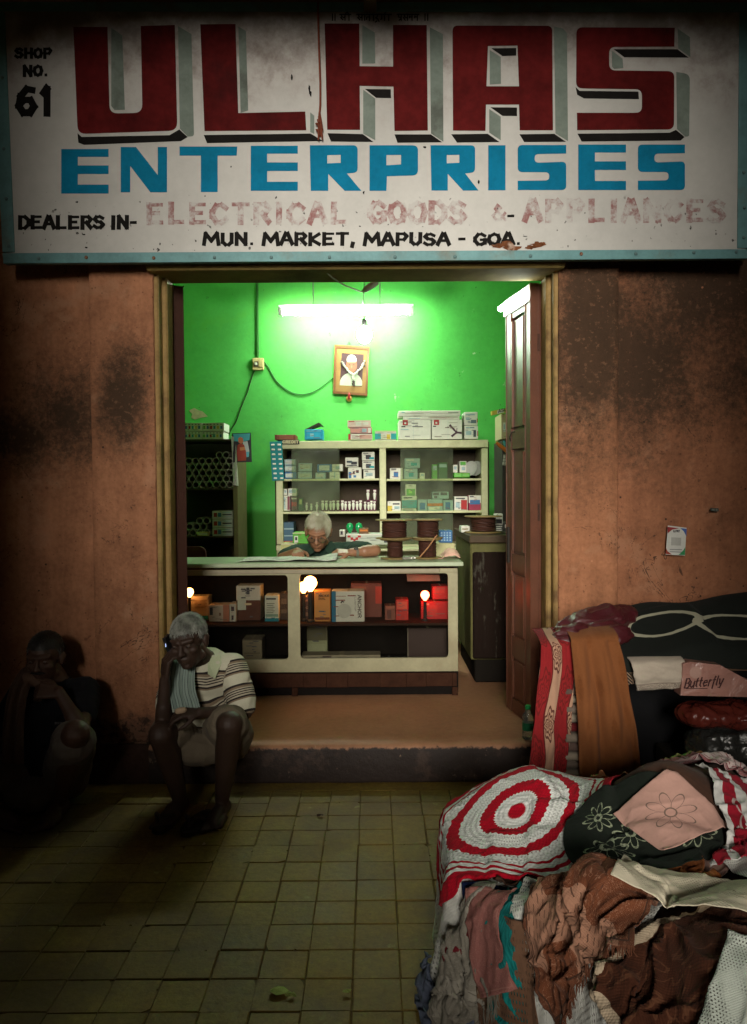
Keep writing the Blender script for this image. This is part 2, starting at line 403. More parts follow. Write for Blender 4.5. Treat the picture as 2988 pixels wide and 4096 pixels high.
# ---------------------------------------------------------------- stroke lettering
SF = {
'A': [[(0,0),(.42,1),(.58,1),(1,0)], [(.2,.36),(.8,.36)]], 'B': [[(.1,0),(.1,1),(.7,1),(.9,.8),(.7,.53),(.1,.53)], [(.7,.53),(.98,.28),(.75,0),(.1,0)]],
'C': [[(.95,.8),(.65,1),(.3,.95),(.05,.6),(.05,.35),(.3,.03),(.65,0),(.95,.2)]], 'D': [[(.12,0),(.12,1),(.6,1),(.95,.7),(.95,.3),(.6,0),(.12,0)]],
'E': [[(.92,1),(.12,1),(.12,0),(.95,0)], [(.12,.52),(.75,.52)]], 'F': [[(.92,1),(.12,1),(.12,0)], [(.12,.52),(.75,.52)]],
'G': [[(.92,.82),(.62,1),(.3,.95),(.05,.6),(.05,.35),(.3,.03),(.65,0),(.93,.15),(.93,.45),(.55,.45)]],
'H': [[(.1,0),(.1,1)], [(.9,0),(.9,1)], [(.1,.5),(.9,.5)]], 'I': [[(.5,0),(.5,1)]], 'K': [[(.12,0),(.12,1)], [(.9,1),(.15,.48),(.95,0)]],
'L': [[(.15,1),(.15,0),(.92,0)]], 'M': [[(.02,0),(.12,1),(.5,.3),(.88,1),(.98,0)]], 'N': [[(.1,0),(.1,1),(.9,0),(.9,1)]],
'O': [[(.5,1),(.12,.8),(.03,.45),(.2,.1),(.5,0),(.85,.12),(.97,.5),(.85,.86),(.5,1)]], 'P': [[(.12,0),(.12,1),(.7,1),(.93,.78),(.7,.47),(.12,.47)]],
'R': [[(.12,0),(.12,1),(.7,1),(.93,.78),(.7,.5),(.12,.5)], [(.5,.5),(.95,0)]], 'S': [[(.9,.85),(.6,1),(.25,.95),(.08,.75),(.3,.55),(.7,.47),(.93,.25),(.7,.03),(.3,0),(.05,.15)]],
'T': [[(.0,1),(1,1)], [(.5,1),(.5,0)]], 'U': [[(.1,1),(.1,.25),(.35,0),(.65,0),(.9,.25),(.9,1)]], 'Y': [[(.05,1),(.5,.5),(.95,1)], [(.5,.5),(.5,0)]],
'-': [[(.1,.5),(.9,.5)]], '.': [[(.4,.04),(.6,.04)]], ',': [[(.5,.1),(.35,-.18)]], '&': [[(.95,0),(.3,.75),(.45,1),(.65,.8),(.15,.3),(.35,0),(.65,.05),(.92,.45)]],
'6': [[(.85,.95),(.5,1),(.15,.7),(.05,.3),(.3,.02),(.7,.02),(.93,.28),(.72,.55),(.35,.55),(.08,.35)]], '1': [[(.25,.8),(.6,1),(.6,0)]],
'Q': [[(.5,1),(.1,.7),(.1,.3),(.5,0),(.9,.3),(.9,.7),(.5,1)], [(.6,.25),(.95,-.05)]], 'V': [[(.05,1),(.5,0),(.95,1)]], 'W': [[(.02,1),(.25,0),(.5,.7),(.75,0),(.98,1)]],
'u': [[(.1,.65),(.1,.15),(.4,0),(.8,.2)], [(.85,.65),(.85,0)]], 't': [[(.4,1),(.35,.15),(.7,0)], [(.05,.65),(.8,.65)]], 'e': [[(.1,.35),(.85,.4),(.7,.65),(.3,.62),(.08,.3),(.35,0),(.85,.12)]],
'r': [[(.2,.65),(.2,0)], [(.2,.4),(.5,.65),(.85,.6)]], 'f': [[(.9,.95),(.6,1),(.45,.7),(.35,-.3)], [(.1,.62),(.85,.62)]], 'l': [[(.5,1),(.4,.1),(.65,0)]], 'y': [[(.1,.65),(.3,.1),(.6,.12)], [(.9,.65),(.5,-.3),(.1,-.25)]],
}
WID = {'I': .42, 'M': 1.35, 'W': 1.35, '1': .6, '.': .4, ',': .4, '-': .6, 'l': .45, 'f': .65, 't': .7, 'r': .75}
def strokes(b, ch, org, ux, uy, out, wv, wh, lift=0.0):
    """one brush letter: every stroke a chain of flat quads, broad on the downstrokes (wv) and lean on the cross strokes (wh)"""
    k = 0
    for line in SF.get(ch, []):
        pts = [Vector((p[0], p[1])) for p in line]
        for a, c in zip(pts[:-1], pts[1:]):
            A = org + ux*a.x + uy*a.y; C = org + ux*c.x + uy*c.y
            d = (C - A); L = d.length
            if L < 1e-6: continue
            d = d / L; n = out.cross(d).normalized()
            vert = abs(d.dot(uy.normalized())); w = wh + (wv - wh)*vert
            e = d*(w*.42); o = out*(lift + .00022*(k % 9)); k += 1
            cut = uy.normalized()*(w*.18)*(1 if d.dot(ux) > .2*ux.length else 0)
            b.add([A - e - n*w/2 + o, A - e + n*w/2 + o + cut*.5, C + e + n*w/2 + o + cut, C + e - n*w/2 + o], [(0,1,2,3)])
    return b
def text_line(s, org, ux_unit, uy_unit, out, h, total, wv, wh, space=.35, gap=.22, jitter=0.0, rnd=None):
    """lays the letters of s over the width total; returns [(char, MB)]"""
    units = sum((space if c == ' ' else WID.get(c, 1.0)) + gap for c in s) - gap
    u = total/units; x = 0; res = []
    for c in s:
        if c != ' ':
            w = WID.get(c, 1.0)*u; b = MB(); jz = random.uniform(-jitter, jitter)*h
            strokes(b, c, org + ux_unit*x + uy_unit*jz, ux_unit*w, uy_unit*h, out, wv, wh, .0006); res.append((c, b)); x += w + gap*u
        else: x += (space + gap)*u
    return res

# ================================================================== THE SIGNBOARD
sA, sB, sC_ = P(59, 1010, 3.735), P(2950, 995, 3.735), P(1494, 40, 3.655)
SN = (sB - sA).cross(sC_ - sA).normalized()
if SN.y > 0: SN = -SN
def S(px, py, lift=0.0):
    d = ray(px, py); pl = sA + SN*lift; return CAM + d*((pl - CAM).dot(SN)/d.dot(SN))
def sign_white():
    t = NT('sign_enamel'); x, y, z = t.xyz()
    a = t.noise(2.0, 6, .6); b = t.noise(30, 4, .6); f = (a - .5)*.40 + (b - .5)*.14 + (t.noise(7, 6, .7) - .5)*.22 + 1.0
    c = t.mix(1.0, (.47, .46, .43), t.vec(f, f, f), 'MULTIPLY')
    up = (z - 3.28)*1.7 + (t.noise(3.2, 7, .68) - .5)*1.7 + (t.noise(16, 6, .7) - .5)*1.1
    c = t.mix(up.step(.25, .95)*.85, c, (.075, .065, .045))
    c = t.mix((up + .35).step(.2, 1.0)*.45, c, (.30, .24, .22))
    ch = (t.noise(9, 3, .8) - .5)*1.0 + (2.95 - z)*.9
    c = t.mix(((t.noise(38, 2, .5)).step(.70, .73)) * ch.step(.0, .25), c, (.06, .055, .05))
    return t.done(c, .6, b + a, .18, .004, 0, .12)
M_board = sign_white()
M_rail = M('sign_rail_paint', (.115, .245, .25), .5, .35, 10, .2, dirt=((.16, .09, .04), .55))
M_red = M('sign_maroon', (.082, .007, .007), .75, .9, 4.5, .1, spec=.05, dirt=((.022, .005, .005), .9))
M_grey = M('sign_grey_shade', (.17, .205, .175), .75, .35, 9, .1, spec=.05, dirt=((.06, .06, .05), .7))
M_blk = M('sign_black', (.012, .011, .010), .8, .4, 12, .1, spec=.04)
M_blue = M('sign_blue', (.004, .15, .27), .75, .3, 9, .1, spec=.05)
def faded():
    t = NT('sign_faded_red'); a = t.noise(20, 5, .7); b = t.noise(70, 4, .6); v = t.noise(8, 3, .6)
    k = (a*.55 + b*.25 + v*.45).step(.50, .72)
    return t.done(t.mix(k, (.25, .115, .11), (.45, .435, .41)), .7, b, .1, .003, 0, .08)
M_fade = faded()
M_rust = M('sign_rust', (.14, .05, .02), .9, .8, 40, .8, bd=.004, dirt=((.5, .38, .3), .9))
sign = empty('shop_sign', S(1500, 1040), 'long hand-painted signboard lettered ULHAS ENTERPRISES over the shop door', 'signboard')
b = MB(); q = [S(-10, 20), S(2990, 20), S(2985, 1022), S(25, 1042)]
b.prism([[p + SN*0 for p in q]], -SN*.012); b.build('board', M_board, sign)
def rail(p0, p1, p2, p3):
    b = MB(); q = [S(*p, .006) for p in (p0, p1, p2, p3)]; b.prism([q], -SN*.045)
    o = b.build('rail', M_rail, sign); m = o.modifiers.new('bv', 'BEVEL'); m.width = .003; m.segments = 2; return o
rail((-40, 6), (3040, 8), (3040, 47), (-40, 43))
rail((8, 1012), (2995, 996), (2998, 1034), (12, 1054))
rail((-40, 47), (17, 47), (58, 1009), (9, 1009))
rail((2959, 50), (3040, 50), (3010, 993), (2950, 993))
rv = MB(); rv.lathe((0,0,0), [(.0085, 0), (.0085, .002), (.006, .005), (.0015, .0065)], 10, SN); rvm = rv.mesh('rivet'); rvm.materials.append(M('rivet_paint', (.10, .17, .17), .5, .4, 20, .2))
rrm = rvm.copy(); rrm.materials.clear(); rrm.materials.append(M_rust)
for i, (px, py) in enumerate([(155,1034),(345,1030),(615,1032),(858,1030),(1085,1030),(1318,1029),(1580,1028),(1820,1027),(2122,1024),(2325,1016),(2543,1015),(2775,1010),(2945,1008),(15,595),(25,795),(35,985),(2975,690),(2978,830),(2975,950),(8,310)]):
    o = bpy.data.objects.new('rivet', rrm if i in (2, 1, 9) else rvm); COL.objects.link(o); o.parent = sign
    o.matrix_parent_inverse = Matrix.Translation(-sign.location); o.location = S(px, py, .0065)

K = .6053
c1 = lambda *p: [(x*K, y*K) for x, y in p]
c2 = lambda *p: [(1000 + x*K, y*K) for x, y in p]
c3 = lambda *p: [(1988 + x*K, y*K) for x, y in p]
def paint(name, loops, mat, lift=.0012, rnd=0):
    b = MB(); b.prism([[S(x, y, lift) for x, y in l] for l in loops], -SN*lift*.9); return b.build(name, mat, sign)
def rounded(pts, r, which=None):
    out = []; n = len(pts)
    for i, p in enumerate(pts):
        if which is not None and i not in which: out.append(p); continue
        p = Vector(p); a = Vector(pts[i-1]); c = Vector(pts[(i+1) % n])
        d1 = (a - p); d2 = (c - p); rr = min(r, d1.length*.45, d2.length*.45); A = p + d1.normalized()*rr; C = p + d2.normalized()*rr
        for k in range(6):
            t = k/5; out.append(tuple(A*(1-t)**2 + p*2*t*(1-t) + C*t*t))
    return out
# big maroon block letters, each with a grey side and a black underside painted to look deep
paint('letter', [rounded(c1((485,178),(710,178),(724,750),(941,745),(930,172),(1155,165),(1172,862),(513,885)), 34, (2,3,6,7))], M_red)
paint('letter_shade', [c1((735,182),(808,235),(825,725),(757,727),(735,700))], M_grey)
paint('letter_shade', [rounded(c1((1176,172),(1265,225),(1282,900),(1240,902),(1188,850)), 20, (2,))], M_grey)
paint('letter_shade', [c1((512,880),(540,905),(1120,893),(1185,855),(1240,905),(1195,932),(555,957),(518,942))], M_blk)
paint('letter', [[(801,97),(942,96),(953,452),(1221,446),(1225,521),(818,524)]], M_red)
paint('letter_shade', [c1((1575,175),(1625,205),(1640,730),(1590,745))], M_grey)
paint('letter_shade', [c2((398,742),(425,765),(425,885),(398,872))], M_grey)
paint('letter_shade', [[(815,540),(1242,534),(1293,564),(828,572)]], M_blk)
paint('letter', [c2((493,155),(722,155),(725,437),(945,440),(945,165),(1168,165),(1175,862),(955,865),(948,572),(725,567),(728,858),(510,857))], M_red)
paint('letter_shade', [c2((1188,180),(1275,225),(1278,936),(1196,882))], M_grey)
paint('letter_shade', [c2((742,165),(825,215),(828,418),(742,420))], M_grey)
paint('letter_shade', [c2((748,592),(828,652),(828,926),(748,882))], M_grey)
paint('letter_shade', [c2((760,588),(930,590),(932,648),(834,646))], M_blk)
paint('letter_shade', [c2((512,880),(745,886),(816,938),(535,935))], M_blk)
paint('letter_shade', [c2((955,888),(1196,888),(1270,940),(975,943))], M_blk)
paint('letter', [rounded([(1810,102),(2209,103),(2212,521),(2079,521),(2076,418),(1944,418),(1942,523),(1812,522)], 22, (0,1)),
                 [(1952,184),(2070,182),(2076,345),(1946,345)]], M_red)
paint('letter_shade', [[(1959,200),(2003,228),(2004,335),(1959,338)]], M_grey)
paint('letter_shade', [[(1966,193),(2065,192),(2065,222),(2010,224)]], M_blk)
paint('letter_shade', [[(1957,436),(2003,467),(2003,561),(1957,530)]], M_grey)
paint('letter_shade', [[(1962,429),(2068,430),(2068,464),(2010,463)]], M_blk)
paint('letter_shade', [[(2216,106),(2252,114),(2268,132),(2272,564),(2222,533)]], M_grey)
paint('letter_shade', [[(1805,537),(1951,535),(1998,568),(1828,570)]], M_blk)
paint('letter_shade', [[(2078,537),(2217,535),(2264,567),(2097,568)]], M_blk)
paint('letter', [rounded(c3((525,180),(1175,183),(1172,308),(742,310),(742,465),(1172,470),(1170,855),(530,860),(528,745),(958,745),(958,590),(523,583)), 26, (0,3,4,5,6,9,10,11))], M_red)
paint('letter_shade', [c3((1195,190),(1275,245),(1278,376),(1198,320))], M_grey)
paint('letter_shade', [rounded(c3((1185,475),(1275,490),(1270,900),(1245,903),(1190,852)), 24, (1,2))], M_grey)
paint('letter_shade', [c3((760,335),(830,387),(835,450),(775,455),(760,440))], M_grey)
paint('letter_shade', [c3((772,325),(1192,325),(1266,380),(842,378))], M_blk)
paint('letter_shade', [c3((520,575),(545,600),(935,605),(938,655),(575,650),(530,625))], M_blk)
paint('letter_shade', [c3((532,883),(1140,877),(1183,858),(1240,905),(1215,928),(560,935))], M_blk)
# ENTERPRISES
LE = [[(0,0),(1,0),(1,.175),(.35,.175),(.35,.37),(1,.37),(1,.56),(.35,.56),(.35,.80),(1,.80),(1,1),(0,1)]]
LN = [[(0,0),(.33,0),(.80,.62),(.80,0),(1,0),(1,1),(.64,1),(.205,.42),(.205,1),(0,1)]]
LT = [[(0,0),(1,0),(.99,.2),(.66,.2),(.66,1),(.37,1),(.37,.2),(0,.2)]]
LR = [rounded([(0,0),(.93,0),(.93,.6),(.72,.62),(1,1),(.68,1),(.36,.63),(.36,1),(.02,1)], .1, (1,2)), [(.34,.215),(.6,.21),(.6,.385),(.34,.4)]]
LP_ = [rounded([(0,0),(1,0),(1,.66),(.36,.68),(.35,1),(0,1)], .12, (1,2)), [(.35,.215),(.65,.21),(.65,.42),(.35,.44)]]
LI = [[(0,0),(1,0),(1,1),(0,1)]]
LS = [rounded([(0,0),(1,0),(1,.19),(.35,.2),(.35,.395),(1,.37),(1,1),(0,1),(0,.795),(.65,.785),(.65,.605),(0,.6)], .10, (0,3,4,5,6,9,10,11))]
for sh, (x0, y0), (x1, y1) in (
    (LE, (245,596),(434,774)), (LN, (483,588),(668,769)), (LT, (718,586),(949,768)), (LE, (1003,583),(1191,763)), (LR, (1239,581),(1445,763)),
    (LP_, (1478,581),(1672,763)), (LR, (1722,581),(1914,762)), (LI, (1953,581),(2022,761)), (LS, (2071,580),(2265,760)), (LE, (2313,578),(2504,760)), (LS, (2552,578),(2740,760))):
    paint('letter', [[(x0 + (x1-x0)*u, y0 + (y1-y0)*v) for u, v in l] for l in sh], M_blue)
def sign_text(s, x0, y0, x1, y1, mat, bold=.2, thin=.12, jitter=.02, space=.4, gap=.2):
    """s painted between pixel corners (top-left, bottom-right)"""
    o = S(x0, y1); ux = (S(x1, y1) - o); uy = (S(x0, y0) - o); h = uy.length; tw = ux.length
    for ch, b in text_line(s, o, ux.normalized(), uy.normalized(), SN, h, tw, h*bold, h*thin, space, gap, jitter):
        b.build('letter', mat, sign)
sign_text('SHOP', 62, 196, 205, 230, M_blk, .40, .28, .03, .4, .3)
sign_text('NO.', 95, 265, 190, 302, M_blk, .40, .28, .03, .4, .3)
sign_text('61', 72, 356, 205, 455, M_blk, .30, .26, 0, .4, .3)
sign_text('DEALERS IN-', 76, 868, 545, 912, M_blk, .40, .23, .03, .25, .24)
sign_text('ELECTRICAL', 590, 818, 1385, 890, M_fade, .34, .2, .02, .4, .42)
sign_text('GOODS', 1478, 812, 1860, 888, M_fade, .34, .2, .02, .4, .3)
sign_text('&', 1962, 822, 2025, 880, M_fade, .2, .14)
sign_text('-', 2030, 856, 2056, 874, M_blk, .5, .5)
sign_text('APPLIANCES', 2100, 806, 2895, 882, M_fade, .34, .2, .02, .4, .42)
sign_text('MUN. MARKET, MAPUSA - GOA.', 815, 936, 2082, 978, M_blk, .40, .23, .04, .35, .24)
# the small invocation above the big letters, brushed as bars hanging from a head-line
dev = [(1328,1),(1340,1),(0,0)]
def deva(x, kind):
    h0, h1 = 58, 82; L = []
    if kind == '|': L = [((x, h0-2), (x, h1))]
    elif kind == 'sh': L = [((x+4,h0),(x+9,h0+8)),((x+9,h0+8),(x+3,h0+13)),((x+3,h0+13),(x+12,h1-2)),((x+20,h0),(x+20,h1)),((x+12,h0+14),(x+20,h0+10))]
    elif kind == 'i': L = [((x+14,h0),(x+14,h1)),((x+14,h0),(x+7,h0-10)),((x+7,h0-10),(x+1,h0-4))]
    elif kind == 'a': L = [((x+10,h0),(x+10,h1))]
    elif kind == 't': L = [((x+16,h0),(x+16,h1)),((x+16,h0+9),(x+5,h0+11)),((x+5,h0+11),(x+4,h1-4))]
    elif kind == 'd': L = [((x+10,h0),(x+10,h0+8)),((x+10,h0+8),(x+3,h0+14)),((x+3,h0+14),(x+12,h0+19)),((x+12,h0+19),(x+16,h1+4)),((x+8,h1+2),(x+2,h1+7))]
    elif kind == 'g': L = [((x+5,h0),(x+5,h1-6)),((x+5,h1-6),(x+1,h1-4)),((x+16,h0),(x+16,h1)),((x+16,h0),(x+20,h0-9))]
    elif kind == 'p': L = [((x+4,h0),(x+5,h0+11)),((x+5,h0+11),(x+15,h0+12)),((x+15,h0),(x+15,h1)),((x+15,h0+16),(x+6,h1))]
    elif kind == 's': L = [((x+4,h0),(x+8,h0+8)),((x+8,h0+8),(x+2,h0+13)),((x+2,h0+13),(x+9,h1)),((x+9,h0+14),(x+18,h0+13)),((x+18,h0),(x+18,h1))]
    elif kind == 'n': L = [((x+3,h0+10),(x+14,h0+10)),((x+14,h0),(x+14,h1)),((x+5,h0+5),(x+4,h0+14))]
    if kind != '|': L.append(((x-1, h0), (x+21, h0)))
    b = MB()
    for k, (p, q) in enumerate(L):
        A, C = S(*p), S(*q); d = (C - A).normalized(); n = SN.cross(d)*.0026; o = SN*(.0007 + .0002*k)
        b.add([A - n - d*.002 + o, A + n - d*.002 + o, C + n + d*.002 + o, C - n + d*.002 + o], [(0,1,2,3)])
    b.build('letter', M_blk, sign)
for x, k in ((1330,'|'),(1340,'|'),(1360,'sh'),(1382,'i'),(1428,'sh'),(1449,'a'),(1462,'t'),(1484,'a'),(1500,'d'),(1522,'g'),(1545,'a'),(1590,'p'),(1612,'s'),(1634,'n'),(1655,'n'),(1700,'|'),(1711,'|')):
    deva(x, k)
# rusted-through spots at the bottom edge
for cx, cy, s in ((2020, 978, 30), (2050, 992, 26), (1985, 984, 18), (2150, 978, 24), (2120, 990, 18), (2170, 972, 12)):
    k = 13; l = [(cx + s*1.5*math.cos(2*math.pi*i/k)*random.uniform(.4, 1.1), cy + s*.55*math.sin(2*math.pi*i/k)*random.uniform(.4, 1.1)) for i in range(k)]
    paint('rust_patch', [l], M_rust, .0022)
for cx, cy, a, c in ((1238, 358, 5, 22), (1243, 375, 4, 18), (1167, 309, 5, 14), (308, 808, 6, 4), (335, 938, 8, 4), (345, 990, 7, 4), (1455, 770, 4, 8), (1915, 728, 4, 9), (924, 667, 3, 5), (1700, 588, 8, 5), (1440, 905, 5, 3), (640, 975, 3, 6), (2100, 945, 9, 2)):
    k = 9; l = [(cx + a*math.cos(2*math.pi*i/k)*random.uniform(.5, 1.2), cy + c*math.sin(2*math.pi*i/k)*random.uniform(.5, 1.2)) for i in range(k)]
    paint('chip', [l], M_blk, .0015)

# added unseen to shape the sun: sheet over the board, gapped wall behind camera
aw = empty('shade_sheet', (0, 3.86, 3.88), 'unseen corrugated sheet added to shade the top of the signboard', 'shade_sheet')
g_ = np.zeros((2, 161, 3))
for i in range(161):
    x = -3.2 + 6.4*i/160; dz = .012*math.sin(i*1.2); g_[0, i] = (x, SHADE_Y, 3.80 + dz); g_[1, i] = (x, YW + .02, 3.95 + dz)
gridmesh('sheet', g_, M('shade_tin', (.16, .14, .11), .7, .5, 5, .2), aw, solid=.004)
for x in (-2.6, 0, 2.6): MB().box((x - .03, SHADE_Y + .05, 3.72), (x + .03, YW + .01, 3.78)).build('bracket', M_grout, aw)
ar = empty('sun_blocker', (0, BLOCK_Y, 0), 'unseen wall added behind the camera, its gap shaping the sunlight', 'wall')
M_blocker = M('blocker_plaster', (.20, .13, .09), .9, .4, 4, .3)
for nm, a, c in (('pier', (-7, BLOCK_Y - .25, -.1), (BLOCK_X0, BLOCK_Y, 6.5)), ('pier', (BLOCK_X1, BLOCK_Y - .25, -.1), (7, BLOCK_Y, 6.5)), ('blocker_sill', (BLOCK_X0, BLOCK_Y - .25, -.1), (-.30, BLOCK_Y, 1.80)), ('blocker_sill', (-.30, BLOCK_Y - .25, -.1), (BLOCK_X1, BLOCK_Y, BLOCK_Z0)), ('blocker_top', (BLOCK_X0, BLOCK_Y - .25, BLOCK_Z1), (BLOCK_X1, BLOCK_Y, 6.5))):  # stepped sill added to keep sun off the lower left side
    MB().box(a, c).build(nm, M_blocker, ar)
M_str = M('red_brown_string', (.17, .045, .025), .85, .5, 60, .4)
st = empty('hanging_string', S(1275, 20, .03), 'red-brown string with a frayed knot hanging down the signboard', 'string')
pts = [S(1273, -70, .03), S(1272, 60, .025), S(1276, 200, .018), S(1281, 330, .012), S(1281, 420, .010), S(1278, 455, .010)]
MB().tube(pts, .0048, 7).build('cord', M_str, st, True)
b = MB()
for k in range(14):
    x = 1278 + random.uniform(-14, 16); b.tube([S(1278, 450, .012), S(1278 + (x-1278)*.5, 490, random.uniform(.01,.03)), S(x, 540 + random.uniform(-35, 22), random.uniform(.008,.02))], [.005, .0055, .003], 5)
for k in range(5): b.lathe(S(1276 + random.uniform(-8, 8), 470 + k*13, .014), [(.002,-.006),(.010,0),(.002,.006)], 8, (random.random(), .2, 1))
b.build('frayed_knot', M_str, st)
# ================================================================== THE ROOM
def green_wall():
    t = NT('green_limewash'); x, y, z = t.xyz()
    a = t.noise(1.3, 6, .6); b = t.noise(24, 5, .65); st = t.noise(7, 6, .7)
    f = (a - .5)*.9 + (b - .5)*.3 + 1.0
    c = t.mix(1.0, (.080, .41, .074), t.vec(f, f, f), 'MULTIPLY')
    c = t.mix(t.noise(2.1, 6, .7).step(.52, .7)*.5, c, (.10, .40, .045))
    c = t.mix(st.step(.68, .71)*.8, c, (.45, .55, .36))
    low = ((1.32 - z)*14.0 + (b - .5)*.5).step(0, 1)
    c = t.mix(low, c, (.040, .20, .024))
    c = t.mix(t.noise(17, 4, .7).step(.69, .715)*.7, c, (.03, .10, .02))
    return t.done(c, .72, b*.5 + a + st*.5, .3, .01, 0, .25)
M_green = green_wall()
XLW, XRW, ZC = -2.15, 1.55, 3.75
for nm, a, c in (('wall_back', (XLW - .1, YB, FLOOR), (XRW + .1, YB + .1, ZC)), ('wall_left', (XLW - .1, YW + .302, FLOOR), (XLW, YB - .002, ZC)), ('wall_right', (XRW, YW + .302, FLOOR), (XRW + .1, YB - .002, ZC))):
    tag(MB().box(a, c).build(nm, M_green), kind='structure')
tag(MB().box((XLW - .1, YW + .3, ZC + .002), (XRW + .1, YB + .1, ZC + .1)).build('ceiling', M('ceiling_wash', (.42, .46, .36), .85)), kind='structure')
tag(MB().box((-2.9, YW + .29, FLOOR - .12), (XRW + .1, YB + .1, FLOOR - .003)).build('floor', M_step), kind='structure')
# fallen patch of limewash
c0 = [P(600 + x*.5448, 1000 + y*.5448, YB - .003) for x, y in ((285,1178),(325,1160),(360,1178),(385,1185),(425,1222),(370,1232),(330,1245),(300,1230),(312,1205))]
tag(MB().prism([c0], (0, .002, 0)).build('bare_plaster_patch', M('bare_lime', (.42, .36, .20), .9, .4, 30, .5)), kind='structure')

# ---------------------------------------------------------------- door frame and leaves
M_frame = M('ochre_enamel', (.27, .175, .065), .65, .5, 11, .4, dirt=((.09, .045, .022), .95), spec=.15)
fr = empty('door_frame', (0, YW + .1, FLOOR), 'ochre painted wooden door frame with chipped edges', 'door frame')
ZT = P(1494, 1120, 4.0).z
def fbox(nm, a, c, ch=.006, mat=None): return MB().box(a, c, ch).build(nm, mat or M_frame, fr)
for s, x0, x1, x2 in ((-1, -1.10, -1.078, -1.052), (1, .9385, .917, .893)):
    fbox('jamb', (x0 + s*.02, YW + .02, FLOOR + .002), (x1, YW + .145, 2.78), .007)
    fbox('door_stop', (x0 + s*.018, YW + .085, FLOOR + .002), (x2, YW + .205, ZT + .03), .008)
fbox('head', (-1.118, YW - .05, ZT), (.957, YW + .195, 2.70), .006, M('head_enamel', (.22, .16, .05), .8, .35, 7, .25, dirt=((.06, .04, .02), .7)))
fbox('head_bead', (-1.12, YW - .062, ZT + .012), (.958, YW - .051, ZT + .03), .004)
M_door = M('brown_door_paint', (.105, .038, .020), .36, .35, 12, .2, dirt=((.05, .02, .012), .6), spec=.5)
def leaf(name, A, B, z0, z1, th, label, panels, flip=1, mat=M_door):
    """panelled leaf standing on the line A-B; the panelled face looks towards flip*normal"""
    A = Vector((*A, 0)); B = Vector((*B, 0)); d = (B - A); L = d.length; d /= L; n = Vector((-d.y, d.x, 0))*flip
    r = empty(name, (A.x, A.y, z0), label, 'door')
    def bar(nm, u0, u1, w0, w1, o0, o1, ch=.004, m=mat):
        b = MB(); q = [A + d*u0, A + d*u1]; pts = []
        bb = bmesh.new(); bmesh.ops.create_cube(bb, size=1)
        for v in bb.verts:
            u = u0 + (u1-u0)*(v.co.x + .5); o = o0 + (o1-o0)*(v.co.y + .5); z = w0 + (w1-w0)*(v.co.z + .5)
            p = A + d*u + n*o; v.co = (p.x, p.y, z)
        if ch: bmesh.ops.bevel(bb, geom=list(bb.edges), offset=ch, segments=2, affect='EDGES')
        b.bm(bb); return b.build(nm, m, r)
    sw = .072
    bar('stile', 0, sw, z0, z1, -th, 0); bar('stile', L - sw, L, z0, z1, -th, 0)
    prev = z0
    for i, (p0, p1) in enumerate(panels):
        bar('rail', sw, L - sw, prev, p0, -th + .001, -.001); prev = p1
        bar('panel', sw - .003, L - sw + .003, p0 - .003, p1 + .003, -th + .012, -.016, 0)
        bar('panel_field', sw + .03, L - sw - .03, p0 + .035, p1 - .035, -.022, -.004, .011)
    bar('rail', sw, L - sw, prev, z1, -th + .001, -.001)
    return r, A, d, n, L, bar
zz = lambda py: P(2085, py, 4.2).z
rl, A, d, n, L, bar = leaf('door_leaf', (.838, 4.055), (.772, 4.405), FLOOR + .012, ZT - .01, .042, 'brown panelled door leaf folded inward beside the cloth stall', [(.27, .52), (.63, zz(2290)), (zz(2225), zz(1790)), (zz(1720), ZT - .13)])
bar('folded_leaf', 0, L, FLOOR + .012, ZT - .012, -.095, -.050, .003)
for z_ in (.45, 1.3, 2.2):
    bar('hinge', -.004, .03, z_, z_ + .09, -.048, -.040, .001, M('hinge_iron', (.04,.035,.03), .5, metal=.6))
bar('bolt', L - .045, L - .03, 1.05, 1.25, .0005, .010, .002, M('hinge_iron', (.04,.035,.03), .5, metal=.6))
hk = A + d*(L*.62) + n*.002
MB().tube([Vector((hk.x, hk.y, zz(1745))) + v for v in (Vector((0,0,.03)), n*.02 + Vector((0,0,.028)), n*.028 + d*.008 + Vector((0,0,.0)), n*.02 + d*.016 + Vector((0,0,-.018)), n*.022 + d*.03 + Vector((0,0,-.005)))], .004, 6).build('hook', M('iron', (.05,.04,.035), .5, metal=.8), rl, True)
# the short lamp clamped over the top rail of that leaf
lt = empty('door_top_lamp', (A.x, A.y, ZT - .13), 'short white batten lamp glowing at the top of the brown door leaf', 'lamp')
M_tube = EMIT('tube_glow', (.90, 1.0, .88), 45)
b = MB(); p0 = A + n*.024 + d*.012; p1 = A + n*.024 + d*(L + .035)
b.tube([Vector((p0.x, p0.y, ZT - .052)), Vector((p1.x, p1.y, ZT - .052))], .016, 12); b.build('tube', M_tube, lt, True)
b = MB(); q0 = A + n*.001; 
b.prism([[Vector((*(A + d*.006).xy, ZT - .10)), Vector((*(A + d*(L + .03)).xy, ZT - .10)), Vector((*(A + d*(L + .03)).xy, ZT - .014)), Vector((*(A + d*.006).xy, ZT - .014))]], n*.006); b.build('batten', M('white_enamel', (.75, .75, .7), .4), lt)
leaf('door_leaf', (-1.000, 4.065), (-1.15, 4.40), FLOOR + .012, ZT - .01, .05, 'dark brown door leaf folded back against the ochre frame behind the striped shirt man', [(.3, .9), (1.0, 1.7), (1.8, ZT - .13)], -1, M('dark_door', (.040, .016, .010), .4, .3, 12, .2))

